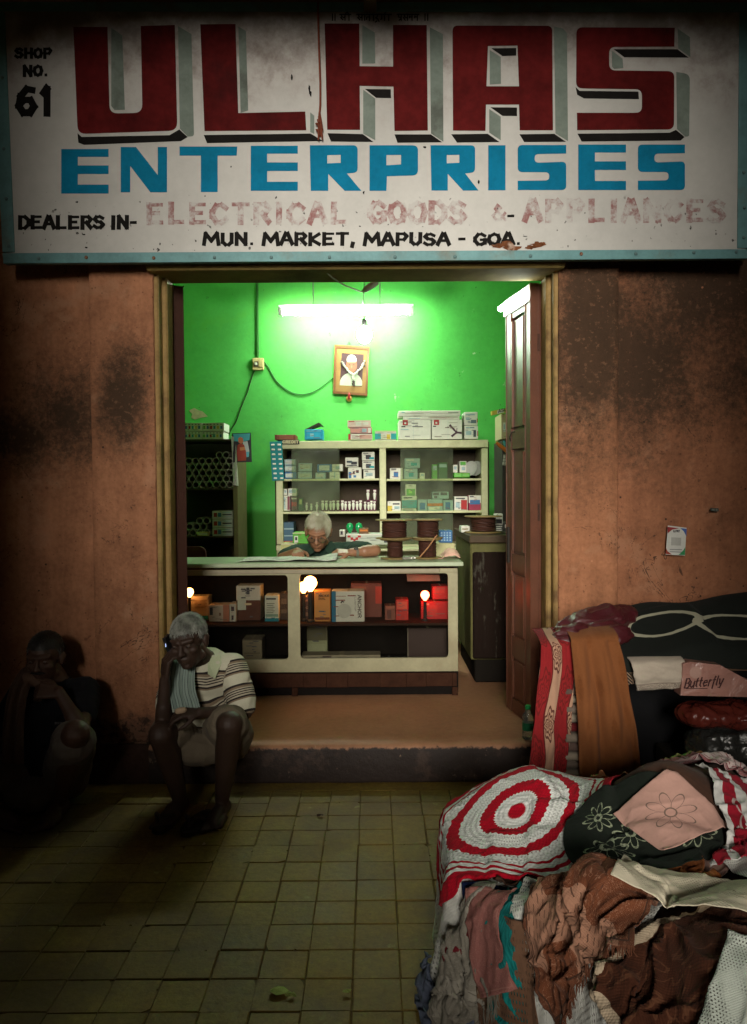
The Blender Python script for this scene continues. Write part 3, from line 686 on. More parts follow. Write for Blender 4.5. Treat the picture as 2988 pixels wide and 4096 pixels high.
# ---------------------------------------------------------------- lamps and wiring
YL = 6.60
tl = empty('tube_light', P(1382, 1245, YL), 'lit fluorescent tube on a batten hung below the ceiling by rods', 'tube light')
a0, a1 = P(1122, 1247, YL), P(1646, 1243, YL)
MB().tube([a0 + Vector((.02,0,0)), a1 - Vector((.02,0,0))], .030, 14).build('tube', EMIT('tube_glow_main', (.86, 1.0, .84), 138), tl, True)
b = MB(); b.box((a0.x - .02, YL + .01, a0.z + .030), (a1.x + .02, YL + .06, a0.z + .062), .004); b.build('batten', M('white_enamel', (.75, .75, .7), .4), tl)
for e in (a0, a1): MB().box((e.x - .018, YL - .03, e.z - .032), (e.x + .018, YL + .05, e.z + .03), .005).build('end_holder', M('holder_plastic', (.7, .7, .66), .4), tl)
for px in (1253, 1520):
    x = P(px, 1200, YL + .03).x; MB().tube([(x, YL + .03, a0.z + .06), (x, YL + .03, ZC)], .006, 8).build('hanger_rod', M('rod_iron', (.05, .07, .04), .5), tl)
bl = empty('hanging_bulb', P(1455, 1335, 6.25), 'glowing round bulb hanging just under the tube light above the portrait', 'bulb')
bc = P(1457, 1338, 6.25)
MB().lathe(bc, [(.004,-.075),(.036,-.062),(.056,-.03),(.062,0),(.052,.034),(.03,.056),(.02,.066)], 18).build('globe', EMIT('bulb_glow', (.90, 1.0, .84), 230), bl, True)
MB().lathe(bc, [(.019,.067),(.022,.075),(.022,.115),(.012,.125)], 14).build('holder', M('bakelite', (.03, .03, .028), .35), bl, True)
MB().tube([bc + Vector((0,0,.12)), bc + Vector((.003,.01,.5)), Vector((bc.x, bc.y, ZC))], .0045, 6).build('flex', M('flex_green', (.05, .12, .04), .6), bl)
# loose cable with a joint, slung from the sign to the lamp
cb = empty('loose_cable', P(1480, 1150, 4.02), 'loose twisted cable with a taped joint slung under the door head', 'cable')
M_cab = M('cable_pvc', (.30, .28, .20), .5, .3, 40, .2)
pA = [P(1305, 1088, 3.865), P(1330, 1112, 3.93), P(1380, 1142, 4.15), P(1440, 1165, 4.4), P(1455, 1168, 4.5)]
pB = [P(1508, 1128, 4.5), P(1520, 1105, 4.3), P(1532, 1078, 4.0), P(1543, 1058, 3.86)]
MB().tube(pA, .0042, 6).build('wire', M_cab, cb, True); MB().tube(pB, .0046, 6).build('wire', M_cab, cb, True)
MB().tube([P(1450, 1168, 4.5), P(1462, 1158, 4.5), P(1490, 1140, 4.5), P(1511, 1128, 4.5)], [.006, .017, .020, .013], 9).build('taped_joint', M('joint_tape', (.40, .38, .34), .5, .6, 60), cb, True)
MB().tube([P(1455, 1170, 4.52), P(1456, 1220, 4.8), P(1452, 1200, 5.4), P(1453, 1225, 6.55)], .004, 6).build('wire', M_cab, cb, True)
# switch box, conduit and wires on the green wall
def w4(x, y, Y=YB): return P(600 + x*.5448, 1000 + y*.5448, Y)
sb = empty('switch_box', w4(795, 840), 'yellowed switch box on the green wall under its conduit', 'switch box')
M_cream = M('aged_plastic', (.48, .38, .17), .5, .3, 30, .2)
a, c = w4(757, 885), w4(838, 797); MB().box((a.x, YB - .035, a.z), (c.x, YB - .002, c.z), .004).build('case', M_cream, sb)
a, c = w4(768, 862), w4(800, 822); MB().box((a.x, YB - .041, a.z), (c.x, YB - .0355, c.z), .002).build('switch', M('switch_dark', (.10, .08, .05), .4), sb)
a, c = w4(774, 850), w4(792, 832); MB().box((a.x, YB - .048, a.z), (c.x, YB - .0415, c.z), .002).build('rocker', M('rocker_white', (.6, .6, .5), .4), sb)
a, c = w4(806, 866), w4(832, 812); MB().box((a.x, YB - .042, a.z), (c.x, YB - .0355, c.z), .002).build('socket', M_cream, sb)
x = w4(792, 500).x; MB().box((x - .011, YB - .018, w4(798, 800).z), (x + .009, YB - .002, ZC), .003).build('conduit', M('conduit_green', (.035, .14, .03), .6), sb)
def wirepx(nm, pts, Y, r, mat, label, cat):
    pp = [w4(px, py, Y) for px, py in pts]; fine = []
    for i in range(len(pp)-1):
        p0, p1, p2, p3 = pp[max(i-1,0)], pp[i], pp[i+1], pp[min(i+2, len(pp)-1)]
        for k in range(4):
            t = k/4; fine.append(.5*((2*p1) + (p2-p0)*t + (2*p0-5*p1+4*p2-p3)*t*t + (3*p1-p0-3*p2+p3)*t**3))
    fine.append(pp[-1]); return tag(MB().tube(fine, r, 6).build(nm, mat, None, True), label, cat)
wirepx('wall_wire', [(767,885),(735,975),(720,1030),(698,1085),(665,1165),(632,1260),(600,1310),(566,1388)], YB - .008, .005, M('wire_dark', (.03,.06,.02), .5), 'dark wire running down from the switch box to the pipe shelf', 'wire')
wirepx('wall_wire', [(838,822),(870,862),(890,900),(935,970),(1010,1030),(1080,1058),(1160,1055),(1240,1020),(1345,938)], YB - .008, .005, M('wire_green', (.03,.13,.03), .5), 'green painted wire sagging from the switch box to the portrait', 'wire')

# ---------------------------------------------------------------- garlanded portrait
pt = empty('framed_portrait', w4(1475, 880), 'wooden framed portrait of a person in white cap and garland on the green wall', 'picture')
def pp_(x, y, o): return w4(x, y, YB - .02 - o + (900 - y)*-.00012*0)
O = [(1355,695),(1612,712),(1595,1070),(1343,1053)]; I1 = [(1374,716),(1596,730),(1580,1052),(1362,1036)]; I2 = [(1408,757),(1568,768),(1556,1004),(1393,992)]
b = MB(); b.prism([[pp_(*p, .012) for p in O], [pp_(*p, .012) for p in I1]], (0, .03, 0)); b.build('frame', M('frame_wood', (.13, .055, .022), .35, .3, 20), pt)
b = MB(); b.prism([[pp_(*p, .004) for p in I1], [pp_(*p, .004) for p in I2]], (0, .012, 0)); b.build('mount', M('mount_gold', (.20, .11, .035), .5, .2, 30), pt)
b = MB(); b.prism([[pp_(*p, .001) for p in I2]], (0, .01, 0)); pic = b.build('photograph', M('photo_ground', (.05, .022, .025), .5), pt)
def ell(cx, cy, rx, ry, lift, mat, nm, k=22, y0=None):
    l = [(cx + rx*math.cos(2*math.pi*i/k), cy + ry*math.sin(2*math.pi*i/k)) for i in range(k)]
    if y0 is not None: l = [(px, min(py, y0)) for px, py in l]
    MB().prism([[pp_(*p, lift) for p in l]], (0, .0008, 0)).build(nm, mat, pic)
ell(1476, 985, 84, 84, .0022, M('print_white', (.30, .32, .24), .6), 'clothing', 26, 996)
ell(1480, 845, 40, 57, .0032, M('print_skin', (.22, .085, .05), .6), 'face')
ell(1480, 806, 36, 37, .0042, M('print_cap', (.40, .40, .36), .6), 'cap', 22, 822)
for dx in (-15, 15): ell(1480 + dx, 842, 7, 3.5, .0042, M('print_dark', (.06, .03, .02), .6), 'eye', 8)
ell(1480, 858, 6, 11, .0040, M('print_nose', (.27, .12, .07), .6), 'nose', 8); ell(1480, 878, 12, 3, .0042, M('print_lip', (.22, .07, .05), .6), 'mouth', 8)
b = MB(); b.cur = 0
for k in range(46):
    t = k/45; x = 1408 + (1578-1408)*t; y = 820 + 92*math.sin(math.pi*t)**1.1; b.lathe(pp_(x + random.uniform(-5,5), y + random.uniform(-4,4), .018), [(.001,-.010),(.008,-.005),(.010,0),(.007,.006),(.001,.010)], 6, (random.random()-.5, 1, random.random()-.5))
for k in range(12): b.lathe(pp_(1492 + random.uniform(-7,7), 915 + k*3.2, .018), [(.001,-.009),(.009,0),(.001,.009)], 6)
b.build('garland', M('garland_white', (.36, .37, .29), .8, .4, 80), pt)
b = MB()
for (cx, cy, k) in ((1412, 828, 5), (1572, 830, 5), (1493, 975, 9)):
    for _ in range(k): b.lathe(pp_(cx + random.uniform(-10,10), cy + random.uniform(-16,22), .022), [(.001,-.008),(.009,0),(.001,.008)], 6)
b.build('garland_tassel', M('garland_dark', (.06, .045, .04), .8, .6, 90), pt)
MB().tube([w4(1450, 700, YB-.01), w4(1463, 672, YB-.006), w4(1478, 700, YB-.01)], .003, 5).build('hanging_wire', M('iron', (.05,.04,.035), .5), pt)
nl = empty('wall_lamp_holder', w4(1462, 1090), 'small round brass holder with red bulb under the portrait', 'lamp holder')
MB().lathe(w4(1463, 1092), [(.018,.03),(.027,.024),(.028,.0),(.028,-.0)][::-1], 16, (0,-1,0)).build('base', M('brass', (.42,.26,.07), .35, metal=.6), nl, True)
c = w4(1462, 1078, YB - .045); MB().lathe(c, [(.009,-.02),(.013,0),(.012,.02),(.006,.036),(.001,.04)], 12).build('bulb', M('red_bulb', (.22,.02,.02), .25), nl, True)

# ================================================================== SHOP FITTINGS
def box_px(x0, y0, x1, y1, Y, depth, ch=.002):
    a = P(x0, (y0+y1)/2, Y).x; c = P(x1, (y0+y1)/2, Y).x; z1 = P((x0+x1)/2, y0, Y).z; z0 = P((x0+x1)/2, y1, Y).z
    return (a, Y, z0), (c, Y + depth, z1)
def fit(nm, x0, y0, x1, y1, Y, depth, mat, parent, ch=.003):
    return MB().box(*box_px(x0, y0, x1, y1, Y, depth), ch).build(nm, mat, parent)
Q6 = lambda x, y: (680 + x*.4843, 1600 + y*.4841)
Q7 = lambda x, y: (1400 + x*.4843, 1600 + y*.4841)
M_cabp = M('cream_cabinet_paint', (.50, .50, .30), .45, .22, 9, .2, dirt=((.22, .18, .08), .45))
M_dark = M('dark_backing', (.055, .042, .028), .8, .3, 8, .2)
YC = 6.45
cab = empty('display_cabinet', P(1528, 2190, YC), 'cream wooden display cabinet with sliding glass full of boxes', 'cabinet')
def cfit(nm, x0, y0, x1, y1, Yo, dp, mat=None, ch=.003): return fit(nm, x0, y0, x1, y1, YC + Yo, dp, mat or M_cabp, cab, ch)
cfit('top_rail', 1104, 1762, 1953, 1792, 0, .40); cfit('stile', 1105, 1793, 1131, 2178, .003, .39); cfit('stile', 1927, 1793, 1952, 2178, .003, .39)
cfit('divider', 1519, 1793, 1545, 2178, .005, .38)
cfit('shelf', 1132, 1915, 1518, 1923, .02, .36); cfit('shelf', 1546, 1915, 1926, 1923, .02, .36); cfit('shelf', 1132, 2046, 1518, 2055, .02, .36); cfit('shelf', 1546, 2043, 1926, 2052, .02, .36)
cfit('bottom_rail', 1105, 2179, 1952, 2200, 0, .40); cfit('back_panel', 1100, 1770, 1957, 2200, .395, .02, M_dark)
zf = P(1500, 2201, YC).z; a = P(1105, 2100, YC).x; c = P(1952, 2100, YC).x
MB().box((a, YC + .004, FLOOR + .001), (c, YC + .4, zf), .004).build('base_cupboard', M('base_cream', (.34, .33, .18), .5, .3, 8, .2), cab)
M_pane = GLASS('dusty_pane', (.84, .88, .78), .10, .006, (.36, .42, .30))
cfit('pane', 1167, 1794, 1358, 2044, .010, .004, M_pane, 0); cfit('pane', 1602, 1794, 1812, 2042, .010, .004, M_pane, 0)
cfit('pane', 1602, 2056, 1812, 2177, .012, .004, M_pane, 0)

_bx = {}
def CM(c):
    k = 'card_%d_%d_%d' % tuple(int(v*255) for v in c)
    return M(k, c, .55, .14, 25, .08)
WHT = (.60, .60, .52)
def carton(px, Y, depth, col, prints=(), label=None, cat='box', group=None, name='carton', words=(), tilt=0.0, q=None):
    """a printed box: body, and its flat print raised by a hair; prints are (u0,v0,u1,v1,colour) from the face's top-left"""
    x0, y0, x1, y1 = px
    if q: (x0, y0), (x1, y1) = q(x0, y0), q(x1, y1)
    A, B = box_px(x0, y0, x1, y1, Y, depth)
    r = empty(name, ((A[0]+B[0])/2, Y + depth/2, A[2]), label, cat, group)
    body = MB().box(A, B, min(.003, abs(B[0]-A[0])*.05)).build('carton_body', CM(col), r)
    w, h = B[0]-A[0], B[2]-A[2]
    if prints:
        b = MB(); mats = []
        for (u0, v0, u1, v1, c) in prints:
            m = CM(c)
            if m not in mats: mats.append(m)
            b.cur = mats.index(m); k = len(b.f)
            b.box((A[0] + u0*w, Y - .0008 - .0003*len(b.f)/6, B[2] - v1*h), (A[0] + u1*w, Y - .0001, B[2] - v0*h))
        b.build('print', mats, r)
    if max(col) > .28:
        rg = random.Random(int(x0*7 + y0)); b = MB()
        for k in range(7):
            u0 = rg.uniform(.05, .6); v0 = rg.uniform(.06, .9); b.box((A[0] + u0*w, Y - .0022, B[2] - (v0 + rg.uniform(.015,.045))*h), (A[0] + min(.96, u0 + rg.uniform(.08,.35))*w, Y - .0017, B[2] - v0*h))
        b.build('small_print', CM(rg.choice(((.10,.10,.11),(.16,.13,.10),(.06,.12,.18),(.22,.05,.04)))), r)
    b = MB(); b.box((A[0] + w*.48, Y + .004, B[2] + .0002), (A[0] + w*.54, Y + depth - .004, B[2] + .0012)); b.build('tape', CM((.42, .36, .22)), r)
    for (s, u0, v0, u1, v1, c, vert) in words:
        b = MB(); o = Vector((A[0] + u0*w, Y - .0016, B[2] - v1*h))
        if vert:   # reads downward
            o = Vector((A[0] + u0*w, Y - .0016, B[2] - v0*h)); hh = (u1-u0)*w; tw = (v1-v0)*h
            for ch, mb in text_line(s, o, Vector((0,0,-1)), Vector((1,0,0)), Vector((0,-1,0)), hh, tw, hh*.24, hh*.2): b.add(mb.v, mb.f)
        else:
            hh = (v1-v0)*h; tw = (u1-u0)*w
            for ch, mb in text_line(s, o, Vector((1,0,0)), Vector((0,0,1)), Vector((0,-1,0)), hh, tw, hh*.24, hh*.2): b.add(mb.v, mb.f)
        b.build('lettering', CM(c), r)
    return r
DK = (.045, .045, .05); RD = (.36, .03, .03); TL = (.03, .30, .32); BL = (.05, .16, .34); GR = (.10, .36, .05); YE = (.55, .42, .06); PK = (.50, .24, .22); LB = (.30, .42, .44); OR = (.50, .16, .03)
lines = lambda u0, u1, v0, n, dv, c=DK: [(u0, v0 + i*dv, u1 - (i % 2)*.15*(u1-u0), v0 + i*dv + dv*.4, c) for i in range(n)]
# --- inside the cabinet, upper shelf, left bay
G1 = 'cartons on the upper cabinet shelf'
for k, (r, col, pr, lb) in enumerate([
    ((945,490,1040,537), LB, [(.1,.2,.8,.8,(.45,.5,.45))], 'pale blue carton, topmost in the stack at the cabinet\'s left stile'),
    ((945,541,1040,592), LB, [(.1,.2,.8,.75,(.5,.55,.5))], 'pale blue carton, middle of the stack at the cabinet\'s left stile'),
    ((945,596,1045,650), BL, [(.1,.2,.7,.8,(.5,.55,.5))], 'blue carton at the bottom of the stack at the cabinet\'s left stile'),
    ((1060,522,1172,590), LB, [(.1,.15,.9,.7,(.42,.46,.36))], 'pale carton on top of the second stack behind dusty glass'),
    ((1055,594,1172,650), LB, [(.1,.25,.9,.8,(.42,.46,.36))], 'wide pale carton under the second stack behind dusty glass'),
    ((1215,530,1335,596), BL, [(.14,.15,.85,.8,(.5,.55,.5))], 'blue-edged carton stacked behind the middle of the dusty pane'),
    ((1200,600,1285,650), LB, [(.1,.2,.8,.7,(.5,.5,.44))], 'small pale carton below the blue-edged carton'),
    ((1340,530,1428,588), WHT, [(.3,.3,.7,.7,LB)], 'white carton jutting past the pane\'s edge'),
    ((1318,592,1402,650), WHT, [(.45,.05,.55,.95,LB)], 'white carton below the one jutting past the pane'),
    ((1448,475,1555,552), WHT, [(.1,.35,.5,.55,DK),(.45,.45,.9,.75,DK),(.1,.8,.9,.9,DK)], 'white carton printed with a dark fitting, on top left of the divider stack'),
    ((1470,556,1582,650), WHT, [(.05,.4,.25,.95,BL),(.35,.35,.5,.6,DK),(.6,.25,.8,.5,DK),(.4,.7,.6,.9,BL)], 'white carton with blue print under the dark-fitting carton'),
    ((1585,430,1690,500), WHT, [(.1,.1,.5,.2,DK),(.3,.35,.7,.85,DK),(.6,.6,.95,.85,TL)], 'white spotlight carton, topmost of three by the divider'),
    ((1588,504,1690,572), WHT, [(.1,.1,.5,.2,DK),(.3,.35,.7,.85,DK),(.6,.6,.95,.85,TL)], 'white spotlight carton, second of three by the divider'),
    ((1598,576,1692,650), WHT, [(.2,.35,.8,.7,LB),(.1,.1,.4,.2,DK)], 'white carton lowest of the three by the divider'),
    ]): carton(r, YC + .06, .14, col, pr, lb, 'box', G1, q=Q6)
for r, col, pr, lb in [
    ((330,562,435,652), WHT, [(.1,.05,.5,.15,DK),(.3,.35,.65,.85,BL)], 'white carton with blue lamp print right of the cabinet divider'),
    ((453,482,578,562), LB, [(.1,.1,.6,.25,WHT),(.4,.45,.8,.75,TL)], 'pale carton on top of another behind the right pane'),
    ((447,566,558,652), LB, [(.1,.1,.6,.2,WHT),(.35,.4,.7,.8,TL)], 'pale carton at the bottom behind the right pane'),
    ((575,602,618,652), WHT, [(.2,.2,.8,.5,LB)], 'tiny pale carton standing alone behind the right pane'),
    ((680,532,722,652), GR, [(.1,.1,.9,.4,LB)], 'narrow green upright carton behind the right pane'),
    ((730,516,806,652), (.05,.13,.05), [(.1,.1,.9,.3,LB)], 'dark green upright carton behind the right pane'),
    ((858,602,990,640), GR, [(.05,.1,.45,.8,(.16,.45,.1)),(.55,.1,.95,.8,(.16,.45,.1))], 'flat bright green carton by the cabinet\'s right stile'),
    ((852,535,888,600), WHT, [(.2,.2,.8,.6,LB)], 'thin white carton standing on the flat green carton'),
    ((905,505,962,600), WHT, [(.1,.05,.9,.35,GR),(.3,.5,.8,.8,LB)], 'white and green upright carton on the flat green carton'),
    ]: carton(r, YC + .06, .13, col, pr, lb, 'box', G1, q=Q7)
for i, (x, lb) in enumerate(((985, 'pale lamp dish leaning in the cabinet, nearest the green carton'), (1030, 'grey lamp dish leaning against the cabinet\'s right stile'))):
    c = P(*Q7(x + 18, 570), YC + .10); o = MB().lathe(c, [(.010,.0),(.05,.004),(.064,.016),(.066,.02),(.05,.010),(.012,.006)], 20, (-.55,-.75,.25)); tag(o.build('lamp_dish', M('dish_grey%d' % i, (.42-.12*i, .44-.12*i, .40-.12*i), .4), None, True), lb, 'lamp dish')
# --- second shelf right bay
for r, col, pr, lb in [
    ((310,836,420,918), WHT, [(.0,.45,.35,1,YE),(.4,.2,.9,.35,DK),(.5,.5,.9,.8,LB)], 'white carton with yellow corner on the lower shelf by the divider'),
    ((430,792,552,892), WHT, [(0,.35,1,1,TL),(.1,.1,.7,.2,DK)], 'white and teal carton carrying the green-topped carton'),
    ((458,696,546,790), WHT, [(.1,.4,.9,1,GR),(.3,.5,.6,.8,(.3,.6,.1))], 'white carton with lime green print on top of the teal carton'),
    ((424,895,548,918), WHT, lines(.1,.9,.2,3,.25), 'flat white carton under the teal carton'),
    ((560,822,636,915), LB, [(.2,.3,.8,.9,BL)], 'blue-grey carton behind the lower right pane'),
    ((640,820,766,915), LB, [(0,.35,1,.6,OR),(.1,.65,.8,.9,WHT)], 'grey carton with orange band behind the lower right pane'),
    ((680,758,816,817), LB, [(.05,.1,.4,.5,DK),(.5,.1,.9,.5,DK),(.1,.6,.3,.9,DK)], 'grey carton with dark print lying on the orange-band carton'),
    ((772,826,852,915), LB, [(.2,.2,.7,.9,BL)], 'dull blue carton at the edge of the lower right pane'),
    ((862,797,972,912), WHT, [(.5,.25,.95,.95,RD),(.1,.1,.8,.18,DK),(.1,.4,.4,.8,LB)], 'white carton with red block print on the lower shelf'),
    ((980,788,1084,912), (.30,.04,.08), [(0,0,1,.5,WHT),(.1,.3,.9,.6,BL),(.1,.05,.4,.12,DK)], 'maroon and white carton at the end of the lower shelf'),
    ]: carton(r, YC + .06, .13, col, pr, lb, 'box', 'cartons on the lower cabinet shelf', q=Q7)
for r, col, pr, lb in [
    ((936,790,992,915), WHT, [(.1,.1,.3,.9,LB),(.6,.05,.95,.95,(.2,.06,.08))], 'cream and maroon upright carton at the bulbs\' left end'),
    ((1000,797,1050,913), (.10,.05,.05), [(.1,.4,.9,.7,RD),(.1,.1,.9,.2,WHT)], 'dark carton with red label beside the bulb packs'),
    ((938,735,968,787), WHT, [(.2,.2,.8,.6,LB)], 'narrow pale carton lying on the cream and maroon carton'),
    ((975,730,1046,793), WHT, [(.1,.15,.9,.6,LB)], 'pale carton on top of the dark red-label carton'),
    ((1062,812,1096,913), (.03,.10,.04), [(.2,.1,.8,.5,(.4,.45,.2))], 'small dark green carton left of the bulb packs'),
    ]: carton(r, YC + .06, .12, col, pr, lb, 'box', 'cartons on the lower cabinet shelf', q=Q6)
# bulb blister packs
bp = empty('bulb_pack', (0,0,0)); bp['local'] = 1
MB().box((-.013, .0, 0), (.013, .004, .088), .001).build('card', CM((.13, .035, .07)), bp)
MB().lathe((0,-.010,0), [(.004,.010),(.007,.018),(.012,.044),(.0125,.056),(.006,.066),(.001,.068)][::1], 12).build('bulb', M('bulb_white', (.68,.70,.60), .3), bp, True)
MB().box((-.010,-.002,.070), (.010,-.0002,.083)).build('print', CM(WHT), bp)
ORD = ['nearest', 'second', 'third', 'fourth', 'fifth', 'sixth', 'seventh', 'eighth', 'ninth', 'tenth', 'eleventh', 'twelfth', 'thirteenth', 'fourteenth', 'fifteenth', 'sixteenth', 'seventeenth', 'eighteenth']
first = True
spots = [(1130,.9),(1168,.8),(1215,.95),(1262,1.1),(1293,1.1),(1328,1.05),(1352,1.1),(1388,1.1),(1425,1.1),(1452,1.0),(1482,1.0),(1515,1.1),(1545,1.0),(1575,1.1),(1612,.95),(1640,.9),(1664,1.05),(1690,1.0)]
for i, (x, s) in enumerate(spots):
    c = P(*Q6(x, 918), YC + .05 + .012*(i % 3)); o = bp if first else copy_tree(bp); first = False
    o.location = (c.x, c.y, P(1300, 2046, YC + .02).z + .0005); o.scale = (s, s, s); o.rotation_euler = (0, 0, R(random.uniform(-9, 9)))
    tag(o, '%s maroon bulb pack%s the small dark green carton in the cabinet row' % (ORD[i], ' to' if i == 0 else ' from'), 'bulb pack', 'row of bulb packs on the lower cabinet shelf')
for i, (x, lb) in enumerate(((150, 'maroon bulb pack stacked above the row, nearest the divider\'s far side'), (205, 'maroon bulb pack stacked above the row, touching the divider'))):
    c = P(*Q7(x, 835), YC + .07); o = copy_tree(bp); o.location = (c.x, c.y, c.z); o.scale = (1.15,)*3; tag(o, lb, 'bulb pack', 'bulb packs by the divider')
# --- bottom of cabinet / ledge behind the shopkeeper
for r, Yo, dp, col, pr, lb in [
    ((936,1010,1022,1176), .05, .2, (.06,.12,.18), [(0,.3,1,.36,LB),(0,.65,1,.7,LB),(0,.93,1,1,RD)], 'dark blue stack-like carton at the cabinet\'s lower left'),
    ((1014,1096,1138,1186), -.30, .2, GR, [(.1,.3,.35,.95,WHT),(.0,0,1,.1,(.5,.55,.3)),(.16,.4,.3,.7,DK)], 'lime green box behind the shopkeeper\'s shoulder'),
    ((916,1188,1046,1262), -.33, .25, (.42,.40,.18), [(.0,0,1,.06,WHT)], 'yellowish carton under the lime green box'),
    ]: carton(r, YC + Yo, dp, col, pr, lb, 'box', q=Q6)
carton((1455,1107,1822,1196), YC - .32, .22, (.42,.46,.38), [(.0,0,1,.12,WHT),(.03,.12,.10,.32,RD),(.10,.3,.16,.55,RD),(.16,.45,.21,.72,RD),(.21,.3,.27,.55,RD),(.26,.12,.33,.32,RD),(.85,.55,.95,.8,DK)], 'long grey box with a red V print behind the shopkeeper', 'box', q=Q6)
ledge = empty('back_ledge', P(1500, 2200, 6.2), 'low cream ledge table in front of the display cabinet', 'table')
A_, B_ = box_px(1120, 2183, 1880, 2196, 6.08, .355); MB().box((A_[0], 6.08, A_[2] - .02), (B_[0], 6.435, A_[2] - .001), .003).build('table_top', M_cabp, ledge)
MB().box((A_[0] + .02, 6.10, FLOOR + .001), (A_[0] + .06, 6.40, A_[2] - .021), .003).build('leg', M_cabp, ledge); MB().box((B_[0] - .06, 6.10, FLOOR + .001), (B_[0] - .02, 6.40, A_[2] - .021), .003).build('leg', M_cabp, ledge)
zl = A_[2]
M_gb = M('green_bulb_glass', (.01, .30, .09), .15, .2, 10, 0, spec=.6)
for x, lb in ((1486, 'green glass bulb nearest the shopkeeper behind the counter'), (1560, 'green glass bulb beside the wire spool behind the counter')):
    c = P(*Q6(x, 1048), YC - .22); r = empty('green_bulb', (c.x, c.y, zl), lb, 'bulb', 'green bulbs standing behind the counter')
    MB().lathe((c.x, c.y, c.z), [(.002,.034),(.022,.026),(.032,.0),(.026,-.022),(.014,-.04),(.012,-.05)][::-1], 14).build('globe', M_gb, r, True); MB().lathe((c.x, c.y, c.z - .075), [(.014,-(c.z - .075 - zl) + .0005),(.014,0),(.012,.026)], 10).build('cap', M('bulb_cap', (.12,.10,.07), .4), r)
for r, col, pr, lb in [((485+915,1075,530+915,1130), WHT, [(.2,.2,.6,.7,DK)], 'small white carton between the wire spools'), ((1560,1060,1640,1110), (.14,.07,.03), [(.1,.2,.9,.5,OR)], 'brown carton lying beyond the green bulbs')]:
    carton(r, YC - .3, .1, col, pr, lb, 'box', q=Q6)

# --- on top of the cabinet
YT = YC + .02
for r, dp, col, pr, lb, wd_ in [
    ((865,287,1036,328), .2, (.17,.05,.03), [(.0,0,.1,1,(.12,.03,.02)),(.22,.15,.9,.9,(.25,.09,.05))], 'dark red box lying on the cabinet\'s left corner', ()),
    ((1112,243,1262,326), .18, (.02,.30,.50), [(.1,.12,.9,.2,(.2,.5,.62)),(.12,.3,.88,.9,(.03,.38,.58)),(.3,.4,.5,.7,(.25,.55,.65))], 'bright blue box with open lid on top of the cabinet', ()),
    ((1466,168,1658,222), .2, PK, [(0,0,1,1,(.62,.46,.40)),(.05,.1,.3,.25,RD),(.35,.2,.6,.8,WHT),(.65,.3,.9,.7,WHT)], 'pink-white carton, topmost of three on the cabinet', ()),
    ((1487,226,1668,276), .2, PK, [(.05,.15,.45,.85,(.55,.26,.22)),(.55,.2,.75,.8,LB),(.82,.1,.95,.9,WHT)], 'pink carton in the middle of three on the cabinet', ()),
    ((1472,280,1672,328), .2, WHT, [(0,0,.1,1,RD),(.15,.2,.42,.8,(.5,.45,.4)),(.47,.15,.97,.85,(.5,.3,.25))], 'white carton with red end, lowest of three on the cabinet', ()),
    ]: carton(r, YT, dp, col, pr, lb, 'box', q=Q6, words=wd_)
cd_ = empty('credit_sign', P(*Q6(995, 365), YC - .01), 'small black sign reading CREDIT on the cabinet edge', 'sign')
b = MB(); A_, B_ = box_px(*Q6(924, 328), *Q6(1068, 366), YC - .014, .01); MB().box(A_, B_, .001).build('plate', CM((.02,.02,.02)), cd_)
b = MB()
for ch, mb in text_line('CREDIT', Vector((A_[0] + .008, YC - .0148, A_[2] + .010)), Vector((1,0,0)), Vector((0,0,1)), Vector((0,-1,0)), (B_[2]-A_[2])*.52, (B_[0]-A_[0]) - .016, .009, .006, gap=.35): b.add(mb.v, mb.f)
b.build('lettering', CM((.55,.48,.30)), cd_)
ld = [P(*Q6(x, y), YT + .02) for x, y in ((1113,243),(1228,186),(1246,196),(1262,214),(1240,208),(1160,236))]
tag(MB().prism([ld], (0, .15, 0)).build('box_lid', M('black_lid', (.035,.03,.015), .5)), 'black open lid sticking up from the blue box', 'lid')
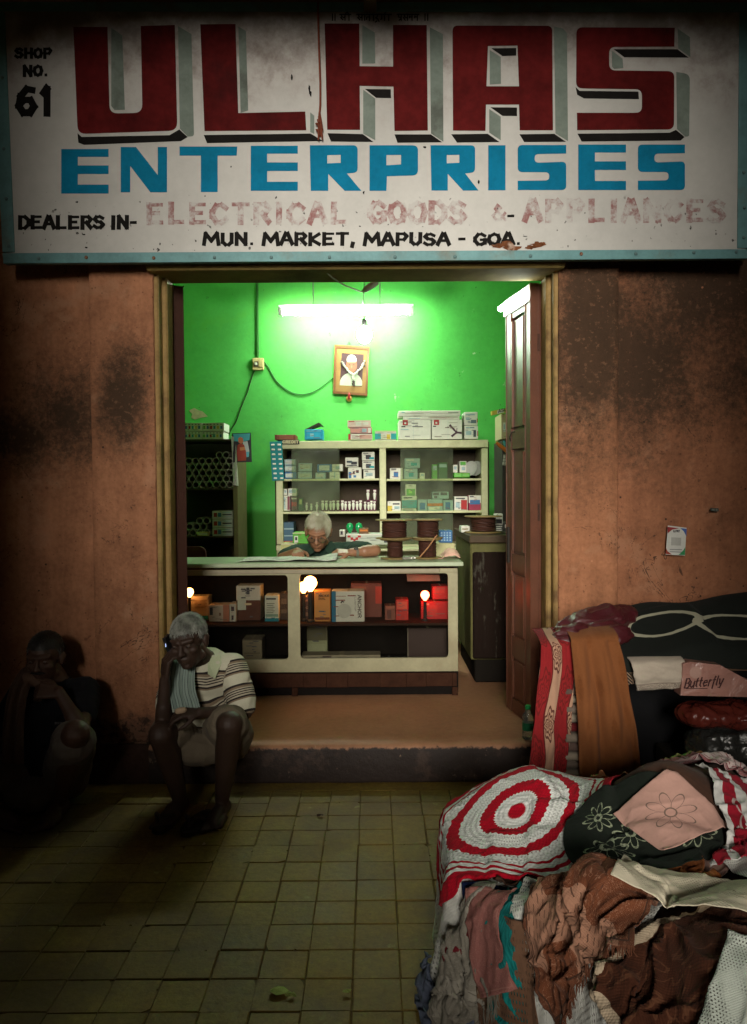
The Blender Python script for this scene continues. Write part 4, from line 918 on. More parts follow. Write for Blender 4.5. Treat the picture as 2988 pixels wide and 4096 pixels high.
for r, dp, col, pr, lb in [
    ((206,254,382,328), .16, WHT, [(.0,.3,.28,.95,TL),(.75,.3,1,.95,TL),(.3,.45,.5,.95,(.5,.55,.4)),(.55,.4,.72,.95,YE),(0,.0,1,.12,(.5,.55,.3))], 'small white and teal carton between the stacked cartons'),
    ((404,166,668,326), .3, WHT, [(.12,0,.28,.26,RD),(.17,.1,.23,.2,WHT),(.08,.3,.2,.36,DK),(.45,0,.455,1,LB),(.06,.45,.3,.5,LB)], 'big white fan carton with red square, left of the pair on the cabinet'),
    ((676,164,926,324), .3, WHT, [(.07,0,.24,.26,RD),(.12,.1,.18,.2,WHT),(.04,.3,.14,.36,DK),(.53,0,.535,1,LB)], 'big white fan carton printed with a ceiling fan, right of the pair on the cabinet'),
    ((438,136,905,165), .28, WHT, [(.1,.4,.3,.6,LB),(.45,.1,.97,.35,(.35,.33,.25))], 'flat white carton lying on the two fan cartons'),
    ((400,88,912,134), .28, WHT, [(.8,.25,.97,.5,(.3,.3,.26)),(.05,.15,.1,.4,LB)], 'long white carton on top of everything on the cabinet'),
    ((945,99,1054,208), .2, WHT, [(.1,.15,.8,.25,LB),(.5,.6,.9,.85,(.1,.14,.16)),(.94,.5,1,.8,RD),(.1,.4,.4,.6,LB)], 'white upright carton, upper of two at the cabinet\'s right end'),
    ((946,212,1058,322), .2, WHT, [(.65,.35,.85,.85,(.05,.06,.08)),(.94,.4,1,.8,RD),(.1,.1,.7,.2,LB),(.1,.4,.5,.7,LB)], 'white upright carton, lower of two at the cabinet\'s right end'),
    ]:
    r_ = carton(r, YT, dp, col, pr, lb, 'box', q=Q7)
    if 'ceiling fan' in lb:   # printed fan: hub and three blades
        c = P(*Q7(880, 268), YT - .002); b = MB(); b.lathe(c, [(.012,0),(.012,.001)], 12, (0,-1,0))
        for (x, y) in ((822,205),(838,302),(924,272)):
            e = P(*Q7(x, y), YT - .002); d_ = (e - c).normalized(); s_ = Vector((d_.z, 0, -d_.x))*.007; b.add([c - s_, c + s_, e + s_*1.4, e - s_*1.4], [(0,1,2,3)])
        e = P(*Q7(884, 232), YT - .0021); b.add([c + Vector((-.003,0,0)), c + Vector((.003,0,0)), e + Vector((.003,0,0)), e - Vector((.003,0,0))], [(0,1,2,3)])
        b.build('printed_fan', CM((.07,.04,.05)), r_)
# teal card of switches hanging at the cabinet's corner
sc_ = empty('switch_card', P(*Q6(885, 660), YC - .02), 'teal card with two rows of white switches hanging on the cabinet', 'card')
q = [P(*Q6(x, y), YC - .02) for x, y in ((823,345),(925,338),(942,662),(845,668))]; MB().prism([q], (0, .002, 0)).build('card', CM((.012,.20,.22)), sc_)
sw = MB(); sw.box((-.014,-.010,-.007), (.014, 0, .007), .003); swm = sw.mesh('switch'); swm.materials.append(M('switch_white', (.62,.62,.56), .4))
for i in range(8):
    for j in range(2):
        x = 850 + j*52 + i*3.0; y = 370 + i*39.5
        o = bpy.data.objects.new('switch', swm); COL.objects.link(o); o.parent = sc_; o.matrix_parent_inverse = Matrix.Translation(-sc_.location); o.location = P(*Q6(x, y), YC - .0205)

# ---------------------------------------------------------------- pipe shelf on the left
YS = 5.95
sh = empty('pipe_shelf', P(840, 2200, YS), 'dark open shelf of conduit pipes at the shop\'s left', 'shelf')
M_shf = M('shelf_dark_wood', (.050, .038, .022), .75, .3, 9, .3); M_shfe = M('shelf_edge', (.10, .09, .035), .7, .3, 12, .3)
def sfit(nm, x0, y0, x1, y1, Yo, dp, mat=None): return fit(nm, x0, y0, x1, y1, YS + Yo, dp, mat or M_shf, sh)
x0s = 640
sfit('side_panel', 933, 1757, 952, 2330, 0, .42, M_shfe); sfit('top_board', x0s, 1757, 932, 1765, .002, .41); sfit('shelf_board', x0s, 1953, 932, 1961, .002, .40); sfit('shelf_board', x0s, 2145, 932, 2152, .002, .40)
sfit('back_board', x0s, 1757, 950, 2350, .422, .02)
zb = P(900, 2330, YS).z; MB().box((P(x0s, 2000, YS).x, YS + .01, FLOOR + .001), (P(952, 2000, YS).x, YS + .4, zb), .004).build('base_cupboard', M_shf, sh)
pm = MB(); Rp = .0265
pts = [];  k = 18
for rr, yy in ((Rp, .0), (Rp, .36)):
    pts += [(rr*math.cos(2*math.pi*i/k), yy, rr*math.sin(2*math.pi*i/k)) for i in range(k)]
for rr, yy in ((Rp*.83, .0), (Rp*.83, .34)):
    pts += [(rr*math.cos(2*math.pi*i/k), yy, rr*math.sin(2*math.pi*i/k)) for i in range(k)]
fs = []
for i in range(k):
    j = (i+1) % k; fs += [(i, j, k+j, k+i), (2*k+i, 3*k+i, 3*k+j, 2*k+j), (i, 2*k+i, 2*k+j, j)]
fs += [tuple(range(k, 2*k)), tuple(range(3*k, 4*k))[::-1]]
pm.add(pts, fs); pmm = pm.mesh('conduit_pipe'); pmm.materials.append(M('pvc_grey', (.34, .34, .26), .5, .25, 30, .1)); pmm.polygons.foreach_set('use_smooth', [True]*len(pmm.polygons)); pmm.set_sharp_from_angle(angle=R(40))
def pipe(cx, cz, label, group, dy=0.0):
    o = bpy.data.objects.new('conduit_pipe', pmm); COL.objects.link(o); o.location = (cx, YS + .012 + dy, cz); o.rotation_euler = (0, R(random.uniform(0, 360)), 0); tag(o, label, 'pipe', group)
zs = P(800, 1953, YS).z; xr = P(931, 1900, YS).x
for row in range(6):
    nrow = {0: 9, 1: 8, 2: 9, 3: 8, 4: 7, 5: 2}[row]
    for i in range(nrow):
        pipe(xr - Rp - .0005 - 2.02*Rp*i - (Rp if row % 2 else 0) , zs + Rp + .0005 + row*Rp*1.755, 'grey conduit pipe %s the side panel, %s row of the big pipe pile' % (ORD[i] + (' to' if i == 0 else ' from'), ('bottom', 'second', 'third', 'fourth', 'fifth', 'top')[row]), 'pipes piled on the upper shelf', random.uniform(0, .012))
z2 = P(800, 2145, YS).z; xm = P(840, 2100, YS).x
for row, n_ in enumerate((5, 4, 2)):
    for i in range(n_): pipe(xm - .004 - Rp - 2.03*Rp*i - (Rp if row % 2 else 0), z2 + Rp + .0005 + row*Rp*1.755, 'grey conduit pipe %s the three bulb boxes, %s row of the small pile' % (ORD[i] + (' to' if i == 0 else ' from'), ('bottom', 'middle', 'top')[row]), 'pipes piled on the lower shelf', random.uniform(0, .012))
bulbrow = [(0,.0,1,1,WHT)] + [(.03 + .16*i, .35, .12 + .16*i, .75, c) for i, c in enumerate((GR, BL, RD, TL, YE, BL))] + [(.03 + .16*i, .12, .10 + .16*i, .22, DK) for i in range(6)]
for r, lb in (((95,190,262,256), 'white bulb box with coloured dots, upper and farther from the calendar'), ((270,189,446,256), 'white bulb box with coloured dots, upper one beside the calendar'), ((95,262,262,324), 'white bulb box with coloured dots, lower and farther from the calendar'), ((268,262,441,324), 'white bulb box with coloured dots, lower one beside the calendar')):
    carton(r, YS + .03, .22, WHT, bulbrow, lb, 'box', 'bulb boxes on top of the pipe shelf', q=Q6)
for r, lb in (((348,916,518,982), 'white box with red and blue dots, top of three beside the pipes'), ((349,986,518,1054), 'white box with red and blue dots, middle of three beside the pipes'), ((350,1058,518,1125), 'white box with red and blue dots, bottom of three beside the pipes')):
    carton(r, YS + .03, .24, (.46,.47,.42), [(.08,.25,.24,.75,RD),(.28,.25,.44,.75,BL),(.5,.4,.95,.55,DK),(.5,.15,.9,.28,LB),(.5,.7,.9,.8,LB)], lb, 'box', 'bulb boxes beside the lower pipes', q=Q6)
carton((222,1090,318,1124), YS - .045, .05, (.42,.36,.14), [(.1,.3,.9,.7,WHT)], 'little yellow box in front of the lower pipes', 'box', q=Q6)
# calendar and newspaper hanging on the shelf's side
cl = empty('wall_calendar', P(*Q6(590, 520), YS - .03), 'glossy calendar with a red robed figure hanging from the pipe shelf', 'calendar')
def flat(pts, Y, mat, nm, par, lift=0.0, th=.0008, q=Q6): return MB().prism([[P(*q(x, y), Y - lift) for x, y in pts]], (0, th, 0)).build(nm, mat, par)
flat([(512,275),(668,270),(676,512),(522,516)], YS - .03, CM((.03,.03,.035)), 'sheet', cl, 0, .0012)
flat([(520,280),(662,276),(655,330),(600,345),(530,340)], YS - .03, CM((.06,.36,.42)), 'picture', cl, .0006)
flat([(600,345),(640,340),(655,420),(640,470),(610,430)], YS - .03, CM((.40,.45,.45)), 'picture', cl, .0006)
flat([(558,372),(585,355),(612,370),(632,440),(628,500),(560,505),(552,440)], YS - .03, CM((.32,.05,.03)), 'picture', cl, .0014)
flat([(562,318),(580,305),(602,316),(606,345),(588,362),(566,350)], YS - .03, CM((.48,.16,.07)), 'picture', cl, .002)
flat([(575,392),(618,388),(622,412),(580,418)], YS - .03, CM((.50,.20,.08)), 'picture', cl, .002)
flat([(628,430),(655,425),(650,470),(632,472)], YS - .03, CM((.10,.35,.45)), 'picture', cl, .002)
npg = np.zeros((14, 5, 3))
for j in range(14):
    for i in range(5):
        p = P(*Q6(505 + 18*j/13 + i*(9 + 2*j/13), 300 + j*31 + i*2), YS - .034 - .02*math.sin(i*1.3 + j*.5)); npg[j, i] = p
def newsprint(nm, sc_=60):
    t = NT(nm); u, v, _ = t.xyz('UV'); l = ((v*sc_).frac() > .45) * ((t.noise(90, 2, .5, t.co('UV'))) > .44); blk = t.noise(5, 2, .4, t.co('UV')) > .56
    return t.done(t.mix((l*.55).mx(blk*.6), (.58,.58,.50), (.10,.10,.10)), .8, None)
tag(gridmesh('hanging_newspaper', npg, newsprint('newsprint_strip', 40)), 'narrow curled newspaper strip hanging beside the calendar', 'newspaper')

# ---------------------------------------------------------------- dark rack, carton and tools at the right
rk = empty('steel_rack', P(2035, 2300, 5.75), 'dark narrow rack half hidden behind the brown door leaf', 'rack')
a = P(2010, 1900, 5.75).x; MB().box((a, 5.75, FLOOR + .001), (XRW - .05, 6.15, P(2030, 1762, 5.75).z), .004).build('body', M('rack_dark', (.03,.028,.022), .6), rk)
b = MB(); b.box((a - .004, 5.735, FLOOR + .001), (a + .02, 5.749, P(2030, 1762, 5.75).z), .002); b.build('post', M('rack_dark', (.03,.028,.022), .6), rk)
r_ = carton((1250,112,1420,322), 5.78, .3, (.40,.34,.20), [(.08,.35,.22,.72,WHT),(.11,.42,.18,.62,LB)], 'tan carton on the dark rack beside the door leaf', 'box', q=Q7)
tp = empty('yellow_strip', P(*Q7(1250, 110), 5.70), 'yellow labelled strip lying across the tan carton', 'strip')
q = [P(*Q7(x, y), 5.72) for x, y in ((1170,92),(1345,55),(1345,92),(1172,124))]; MB().prism([q], (0, .05, 0)).build('strip', CM((.45,.38,.05)), tp)
q = [P(*Q7(x, y), 5.7192) for x, y in ((1215,86),(1272,74),(1272,104),(1216,114))]; MB().prism([q], (0, .0006, 0)).build('paper_label', CM(WHT), tp)
b = MB(); o_ = P(*Q7(1226, 106), 5.718)
for ch, mb in text_line('ASL', o_, (P(*Q7(1262, 96), 5.718) - o_).normalized(), Vector((0,0,1)), Vector((0,-1,0)), .022, .034*1.9, .005, .004): b.add(mb.v, mb.f)
b.build('lettering', CM(DK), tp)
ot = empty('orange_tool', P(*Q7(1265, 400), 5.70), 'orange handled tool hanging on the dark rack', 'tool')
MB().tube([P(*Q7(x, y), 5.71) for x, y in ((1208,350),(1235,375),(1275,405),(1300,425),(1318,450))], [.010,.014,.016,.015,.009], 8).build('grip', M('tool_orange', (.42,.12,.02), .45), ot, True)
MB().tube([P(*Q7(x, y), 5.72) for x, y in ((1268,335),(1280,360),(1290,390),(1284,410))], [.006,.012,.012,.006], 8).build('handle', M('tool_teal', (.05,.25,.25), .45), ot, True)
hc = empty('hanging_card', P(*Q7(1282, 545), 5.7), 'grey card of small fittings hanging below the orange tool', 'card')
q = [P(*Q7(x, y), 5.715) for x, y in ((1268,448),(1306,455),(1296,548),(1258,540))]; MB().prism([q], (0, .002, 0)).build('card', CM((.16,.17,.13)), hc)
for j in range(3):
    for i in range(2): c = P(*Q7(1274 + i*18 - j*4, 470 + j*27), 5.713); MB().box((c.x - .006, 5.706, c.z - .010), (c.x + .006, 5.7145, c.z + .010), .002).build('fitting', CM((.4,.4,.33)), hc)

# ---------------------------------------------------------------- old cupboard at the counter's end
oc = empty('old_cupboard', (.8, 5.3, FLOOR), 'dark worn cupboard between the counter and the door leaf', 'cupboard')
zt = P(1950, 2147, 4.95).z; xa = P(1884, 2400, 4.95).x
MB().box((xa, 4.97, FLOOR + .16), (XRW - .12, 5.85, zt), .008).build('body', M('olive_panel', (.095, .09, .03), .7, .4, 7, .3, dirt=((.08,.07,.03), .6)), oc)
M_cin0 = M('cupboard_base', (.012,.010,.008), .9, spec=.03)
def worn_dark():
    t = NT('worn_dark_paint'); x, y, z = t.xyz(); a = t.noise(3, 6, .7, t.vec(x*6.0, y, z*1.2)); b = t.noise(20, 5, .6)
    return t.done(t.mix((a + (b - .5)*.3).step(.56, .66)*.8, (.013,.008,.006), (.055,.05,.038)), .9, a + b*.5, .4, .01, 0, .05)
MB().box((xa + .012, 4.945, FLOOR + .17), (XRW - .13, 4.969, zt - .10), .010).build('door', worn_dark(), oc)
MB().box((xa - .012, 4.93, zt - .04), (XRW - .11, 5.86, zt + .012), .006).build('top_board', M('cup_top', (.06,.04,.022), .6), oc)
MB().box((xa + .03, 5.0, FLOOR + .001), (XRW - .15, 5.82, FLOOR + .159), .01).build('base', M_cin0, oc)
# ---------------------------------------------------------------- wire spools
def wire_mat():
    t = NT('twisted_wire'); x, y, z = t.xyz(); w = (z*900.0 + x*60.0).sin()*.5 + .5; a = t.noise(60, 4)
    return t.done(t.mix(w*.6 + a*.4, (.022,.007,.005), (.085,.028,.014)), .6, w + a, .8, .006)
M_wire = wire_mat(); M_fl = M('spool_board', (.20,.14,.055), .7, .4, 14, .3); M_core = M('spool_core', (.06,.025,.014), .7, .4, 14, .3)
def spool(cx, cy, z0, h, rf, rw, label, group=None, full=1.0):
    r = empty('wire_spool', (cx, cy, z0), label, 'spool', group)
    for zz_ in (z0 + .0005, z0 + h - .008): MB().lathe((cx, cy, zz_), [(rf-.002,0),(rf,.0015),(rf,.006),(rf-.002,.0075)], 28).build('flange', M_fl, r, True)
    k = 16; pr = [(.03, .012)] + [(rw*(1 + .035*math.sin(i*2.3) + random.uniform(-.02,.02)), .013 + (h-.027)*i/(k-1)) for i in range(k)] + [(.03, h-.0125)]
    MB().lathe((cx, cy, z0), pr, 28).build('wound_wire', M_wire, r, True)
    if full < 1: pass
    return r
ztop = P(1400, 2240, 4.9).z + .0005       # counter top height (set again below)
YK = 4.68                                   # counter front
zK = P(1300, 2251, YK).z
cA, cB = P(*Q7(372, 1300), 4.92), P(*Q7(640, 1300), 4.92)
hA = P(*Q7(372, 985), 4.92).z - zK
spool(cA.x, 4.92, zK + .001, hA*.5, .094, .050, 'lower wire spool, nearly empty, of the stack nearest the shopkeeper')
spool(cA.x - .004, 4.92, zK + .002 + hA*.5, hA*.5 - .002, .122, .080, 'full brown wire spool on top of the stack nearest the shopkeeper')
spool(cB.x, 4.93, zK + .001, hA*.5, .094, .058, 'lower wire spool with a loose end, of the stack by the cupboard')
spool(cB.x + .004, 4.93, zK + .002 + hA*.5, hA*.5 - .002, .098, .070, 'brown wire spool on top of the stack by the cupboard')
tag(MB().tube([P(*Q7(x, y), 4.82) for x, y in ((720,1115),(700,1140),(672,1180),(640,1225),(605,1265),(575,1300))], .0048, 6).build('loose_wire', M('loose_rope', (.30,.15,.07), .7, .4, 80, .4), None, True), 'tan wire end slanting down across the wire spools', 'wire')
c = P(*Q7(1100, 1100), 5.2); h_ = P(*Q7(1100, 956), 5.2).z - (zt + .013)
spool(c.x, 5.2, zt + .013, h_, .128, .085, 'dark wire spool standing on the old cupboard')
for r, Y_, dp, col, pr, lb in [((1200,940,1262,1030), 5.36, .08, WHT, [(.1,.1,.5,.3,(.3,.4,.3)),(.1,.5,.9,.9,DK)], 'white carton behind the spool on the old cupboard'), ((1200,1034,1264,1112), 5.36, .08, (.10,.11,.10), lines(.1,.9,.1,4,.2,WHT), 'dark carton with white lines on the old cupboard'), ((918,1042,990,1095), 5.3, .12, WHT, [(.1,.3,.8,.6,(.3,.3,.2))], 'pale carton lying beside the spool on the old cupboard'), ((1272,1010,1310,1105), 5.3, .1, (.06,.06,.055), [(.2,.2,.8,.5,WHT)], 'black carton by the door leaf on the old cupboard')]:
    A_, B_ = box_px(*Q7(r[0], r[1]), *Q7(r[2], r[3]), Y_, dp)
    carton(r, Y_, dp, col, pr, lb, 'box', q=Q7)
# ================================================================== THE COUNTER
ct = empty('shop_counter', (0, YK, FLOOR), 'long cream shop counter with two rounded display windows', 'counter')
M_ctop = M('counter_top', (.34, .40, .26), .3, .2, 10, .1, spec=.5); M_cf = M('counter_cream', (.29, .27, .165), .5, .25, 9, .2, dirt=((.22, .16, .09), .5))
XC0 = P(640, 2400, YK).x; XC1 = P(1831, 2400, YK).x; YKB = 5.13
MB().box((XC0, YK - .012, zK - .026), (P(1853, 2240, YK).x, YKB + .01, zK), .004).build('top', M_ctop, ct)
zA0, zA1 = P(1200, 2294, YK).z, zK - .040
def kz(py): return P(1300, py, YK).z
def kx(px): return P(px, 2450, YK).x
outer = [(XC0, kz(2293)), (XC1, kz(2293)), (XC1, kz(2688)), (XC0, kz(2688))]
def hole(x0, y0, x1, y1, r=.026):
    pts = rounded([(kx(x0), kz(y0)), (kx(x1), kz(y0)), (kx(x1), kz(y1)), (kx(x0), kz(y1))], r); return [Vector((x, YK, z)) for x, z in pts]
h1, h2 = hole(662, 2299, 1152, 2637), hole(1200, 2296, 1793, 2634)
MB().prism([[Vector((x, YK, z)) for x, z in outer], h1, h2], (0, .022, 0)).build('front_frame', M_cf, ct)
MB().box((XC0, YK - .010, zA0 + .001), (kx(1758), YK + .012, zA1), .002).build('apron', M('apron_cream', (.27,.235,.16), .5, .25, 9, .2), ct)
MB().box((kx(1759), YK - .002, zA0 + .001), (XC1, YK + .02, zA1), .002).build('apron', M_cf, ct)
for s_, h in (('a', h1), ('b', h2)):
    xs_ = [p.x for p in h]; zs_ = [p.z for p in h]
    MB().box((min(xs_) - .01, YK + .0235, min(zs_) - .01), (max(xs_) + .01, YK + .0275, max(zs_) + .01)).build('pane', GLASS('counter_pane', (.80,.80,.78), .004, .02, (.3,.26,.2)), ct)
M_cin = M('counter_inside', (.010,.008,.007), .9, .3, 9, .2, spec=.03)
zsh = P(1400, 2484, YK + .12).z
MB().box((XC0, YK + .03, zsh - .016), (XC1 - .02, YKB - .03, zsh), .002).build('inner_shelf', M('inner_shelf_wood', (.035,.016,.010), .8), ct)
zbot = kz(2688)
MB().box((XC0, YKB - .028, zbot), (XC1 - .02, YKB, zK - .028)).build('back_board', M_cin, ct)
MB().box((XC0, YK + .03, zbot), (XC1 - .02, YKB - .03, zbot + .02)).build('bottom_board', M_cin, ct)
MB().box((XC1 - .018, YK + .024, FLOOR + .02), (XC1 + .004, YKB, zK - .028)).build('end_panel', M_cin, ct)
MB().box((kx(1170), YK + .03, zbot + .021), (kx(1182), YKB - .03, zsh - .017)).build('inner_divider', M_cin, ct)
x = XC0
while x < XC1 - .02:
    w = random.uniform(.11, .21); x2 = min(x + w, XC1 - .005)
    MB().box((x + .0004, YK + .014 + random.uniform(0,.002), P(1300, 2752, YK).z + random.uniform(-.003,.003)), (x2 - .0004, YK + .034, kz(2697)), .002).build('plinth_board', M('plinth_wood', (.040,.017,.010), .8, .5, 16, .3, spec=.04), ct); x = x2
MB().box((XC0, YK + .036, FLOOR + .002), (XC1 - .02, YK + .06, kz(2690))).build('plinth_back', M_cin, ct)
for px in (1175, 1820): MB().box((kx(px) - .018, YK + .014, FLOOR + .001), (kx(px) + .018, YK + .034, P(1300, 2752, YK).z - .004), .002).build('leg', M('plinth_wood', (.036,.015,.009), .65), ct)
# glowing bulbs inside the counter
def cbulb(px, py, Y, r, col, st, lb):
    c = P(px, py, Y); e = empty('display_bulb', (c.x, c.y, zsh), lb, 'bulb')
    MB().lathe(c, [(r*.3,-r*1.25),(r*.55,-r*.9),(r*.92,-r*.35),(r,.05*r),(r*.8,.62*r),(r*.4,.93*r),(r*.02,r)], 16).build('globe', EMIT('glow_' + lb[:14], col, st), e, True)
    MB().lathe((c.x, c.y, zsh), [(r*.62,.0005),(r*.62,.012),(r*.36,.02),(r*.36, c.z - zsh - r*1.26)], 12).build('holder', M('bakelite', (.03,.03,.028), .35), e, True)
cbulb(758, 2368, YK + .10, .026, (1.0, .36, .09), 34, 'small orange glowing bulb at the counter\'s far left window')
cbulb(1241, 2331, YK + .10, .043, (1.0, .36, .09), 34, 'big orange glowing bulb above the orange carton in the counter')
cbulb(1214, 2347, YK + .13, .032, (1.0, .36, .09), 30, 'lesser orange bulb touching the big one in the counter')
cbulb(1700, 2380, YK + .10, .028, (1.0, .07, .03), 46, 'red glowing bulb in the counter\'s right window')
Q8 = lambda x, y: (680 + x*.4843, 2100 + y*.4843)
Q9 = lambda x, y: (1300 + x*.5448, 2150 + y*.545)
C8 = [
    ((145,592,316,795), .14, .12, (.45,.38,.28), lines(.35,.95,.15,6,.06,(.3,.2,.12)) + [(.0,.8,1,.95,TL)], 'pale carton with fine print under the small orange bulb', ()),
    ((320,660,490,808), .10, .12, (.44,.36,.27), [(.05,.15,.2,.6,DK),(.5,.5,.6,.65,(.2,.1,.06)),(.7,0,1,1,(.36,.14,.08))], 'cream and red carton in the counter\'s left window', ()),
    ((492,652,546,808), .10, .12, (.48,.45,.36), [(.25,.15,.7,.4,DK),(.3,.65,.6,.9,DK)], 'narrow cream carton with two dark squares in the counter', ()),
    ((548,502,748,808), .15, .14, (.48,.48,.40), [(.0,.42,1,1,(.10,.035,.02)),(.05,.3,.4,.7,(.46,.5,.4)),(.2,.08,.4,.12,DK),(.42,.05,.55,.25,DK),(.35,.5,.62,.56,(.6,.5,.3))], 'tall white and brown carton in the counter\'s left window', ()),
    ((783,582,899,808), .11, .12, (.52,.55,.44), lines(.12,.7,.3,6,.07,(.18,.18,.14)) + [(.1,.1,.8,.16,DK),(.05,.72,.95,.82,(.2,.3,.22)),(0,.88,1,1,(.02,.18,.22))], 'upright white and teal carton in the counter\'s left window', ()),
    ((904,565,978,808), .16, .12, (.05,.035,.025), [(.2,.2,.8,.4,(.12,.09,.06)),(.2,.6,.8,.75,(.12,.09,.06))], 'dark carton at the divider of the counter\'s left window', ()),
    ((1080,592,1172,800), .14, .12, (.06,.035,.028), [(.2,.12,.8,.2,(.2,.1,.07)),(.15,.66,.85,.8,(.2,.12,.08))], 'dark carton left of the orange carton in the counter', (('ABCRI', .12, .42, .88, .5, (.35,.25,.18), 0),)),
    ((1190,545,1326,808), .10, .12, (.46,.20,.05), [(.06,.08,.94,.86,(.50,.24,.07)),(.06,.86,.94,.94,(.16,.05,.02))], 'orange carton lit by the big bulb in the counter', (('ANCHOR', .28, .12, .92, .19, (.06,.03,.02), 0), ('DUAL', .28, .22, .7, .28, (.06,.03,.02), 0))),
    ((1335,547,1606,808), .09, .13, (.56,.56,.47), [(0,0,.13,1,(.03,.14,.22))], 'big white carton lettered ANCHOR in the counter', (('ANCHOR', .80, .13, .90, .86, (.10,.08,.07), 1), ('FLUSHTOP', .70, .13, .745, .65, (.25,.25,.22), 1))),
]
for r, Yo, dp, col, pr, lb, wd_ in C8: 
    x0, y0 = Q8(r[0], r[1]); x1, y1 = Q8(r[2], r[3]); y1 = 1960 + (CAM.z - zsh)*FPX/(YK + Yo) - 1.5
    rr_ = carton((x0, y0, x1, y1), YK + Yo, dp, col, pr, lb, 'box', 'cartons in the counter window', words=wd_)
    if 'big white' in lb:
        A_, B_ = box_px(x0, y0, x1, y1, YK + Yo, dp); c = Vector((A_[0] + (B_[0]-A_[0])*.38, YK + Yo - .002, A_[2] + (B_[2]-A_[2])*.36)); b = MB()
        b.lathe(c, [(.046,0),(.046,.0006)], 24, (0,-1,0)); b.build('printed_disc', CM((.44,.44,.37)), rr_)
        b = MB(); b.tube([c + Vector((-.02,-.001,.05)), c + Vector((-.012,-.001,.062)), c + Vector((.0,-.001,.055))], .004, 5); b.build('printed_mark', CM(DK), rr_)
for r, Yo, dp, col, pr, lb in [
    ((190,335,416,608), .26, .12, (.16,.05,.035), [(.8,.1,1,.6,(.40,.05,.03)),(.1,.1,.5,.2,(.25,.09,.05))], 'brown red carton behind the big white carton'),
    ((520,455,612,608), .14, .12, (.40,.04,.03), [(.1,.1,.9,.45,(.5,.10,.06)),(0,.5,1,.53,(.2,.02,.02))], 'red carton in the counter\'s right window'),
    ((440,500,518,608), .15, .10, (.20,.07,.045), [(.2,.3,.6,.9,(.1,.04,.03)),(.1,.05,.9,.2,(.3,.1,.06))], 'small brown carton beside the red carton'),
    ((705,470,905,608), .17, .12, (.40,.03,.03), [(.05,.2,.6,.8,(.45,.05,.04)),(.1,.1,.3,.2,(.6,.3,.2))], 'wide red carton lit by the red bulb'),
    ((790,356,905,468), .18, .12, (.36,.03,.03), [(.1,.1,.8,.5,(.42,.05,.04))], 'red carton stacked on the wide one by the red bulb'),
    ]:
    x0, y0 = Q9(r[0], r[1]); x1, y1 = Q9(r[2], r[3])
    if r[3] == 608: y1 = 1960 + (CAM.z - zsh)*FPX/(YK + Yo) - 1.5
    else: y1 = 2398
    carton((x0, y0, x1, y1), YK + Yo, dp, col, pr, lb, 'box', 'cartons in the counter window')
def lowbox(px0, py0, px1, Yo, dp, col, pr, lb, lift=0.0, h=None):
    y1 = 1960 + (CAM.z - (zbot + .021 + lift))*FPX/(YK + Yo) - 1
    carton((px0, py0 if h is None else y1 - h, px1, y1), YK + Yo, dp, col, pr, lb, 'box', 'cartons on the counter floor')
lowbox(970, 2556, 1048, .20, .15, (.30,.25,.16), [(.0,.0,1,.06,(.1,.08,.05)),(.1,.6,.9,.64,(.2,.16,.1))], 'dim brown carton low in the counter\'s left window')
lowbox(1228, 2490, 1310, .30, .1, (.30,.32,.18), [(0,0,1,.5,(.12,.11,.06)),(.05,.6,.9,.95,(.36,.38,.22))], 'greenish carton low in the counter\'s right window')
lowbox(1205, 0, 1505, .08, .12, (.26,.22,.15), [(.0,.2,1,.3,(.16,.12,.08))], 'long flat carton at the bottom of a pair in the counter', 0, 17)
lowbox(1205, 0, 1522, .08, .12, (.32,.28,.19), [(.27,.1,.38,.9,(.10,.07,.06)),(.05,.3,.2,.6,(.2,.16,.1)),(.45,.3,.85,.6,(.2,.18,.12))], 'long flat carton on top of a pair in the counter', .0285, 26)
lowbox(1630, 2512, 1788, .25, .1, (.07,.045,.04), [(.0,.0,.02,1,(.25,.22,.16))], 'dark brown panel-like carton low in the counter\'s right window')
tag(MB().prism([[P(*Q9(x, y), YK + .2) for x, y in ((600,270),(840,275),(845,318),(605,322))]], (0, .02, 0)).build('fan_blade', M('blade_grey', (.22,.19,.14), .5)), 'grey blade lying under the counter top', 'blade')
# things on the counter: newspaper, cloth, blue box, pliers
nx_, ny_ = 26, 12; g_ = np.zeros((ny_, nx_, 3)); pa, pb = P(950, 2246, YK + .06), P(1346, 2246, YK + .06)
for j in range(ny_):
    for i in range(nx_):
        u, v = i/(nx_-1), j/(ny_-1); h_ = .005 + .012*abs(math.sin(u*7 + v*1.5))*(.4 + .6*u) + .004*mnoise.noise((u*9, v*5, 1)); 
        g_[j, i] = (pa.x + (pb.x - pa.x)*u + .03*v*(1-u), YK + .05 + .27*v + .012*math.sin(u*5), zK + .002 + h_ + (.02*max(0, u-.8)/.2*v))
tag(gridmesh('open_newspaper', g_, newsprint('newsprint', 46), solid=.0012), 'open newspaper spread on the counter under the shopkeeper\'s hands', 'newspaper')
carton((740,1080,846,1180), 5.22, .12, (.04,.12,.26), [(.1+.22*i, .12+.2*j, .22+.22*i, .24+.2*j, (.25,.38,.5)) for i in range(4) for j in range(4)], 'blue speckled box behind the wire spools', 'box', q=Q7)
c_ = P(*Q7(740, 1130), 5.22)
tag(MB().box((P(*Q7(700,1180), 5.2).x, 5.16, FLOOR + .001), (P(*Q7(862,1180), 5.2).x, 5.40, P(*Q7(780,1181), 5.2).z), .004).build('stool', M('stool_cream', (.40,.38,.2), .6)), 'cream stool block behind the counter carrying the blue box', 'stool')
pk = np.zeros((10, 16, 3)); q0, q1 = P(*Q7(715, 1270), 4.97), P(*Q7(898, 1270), 4.97)
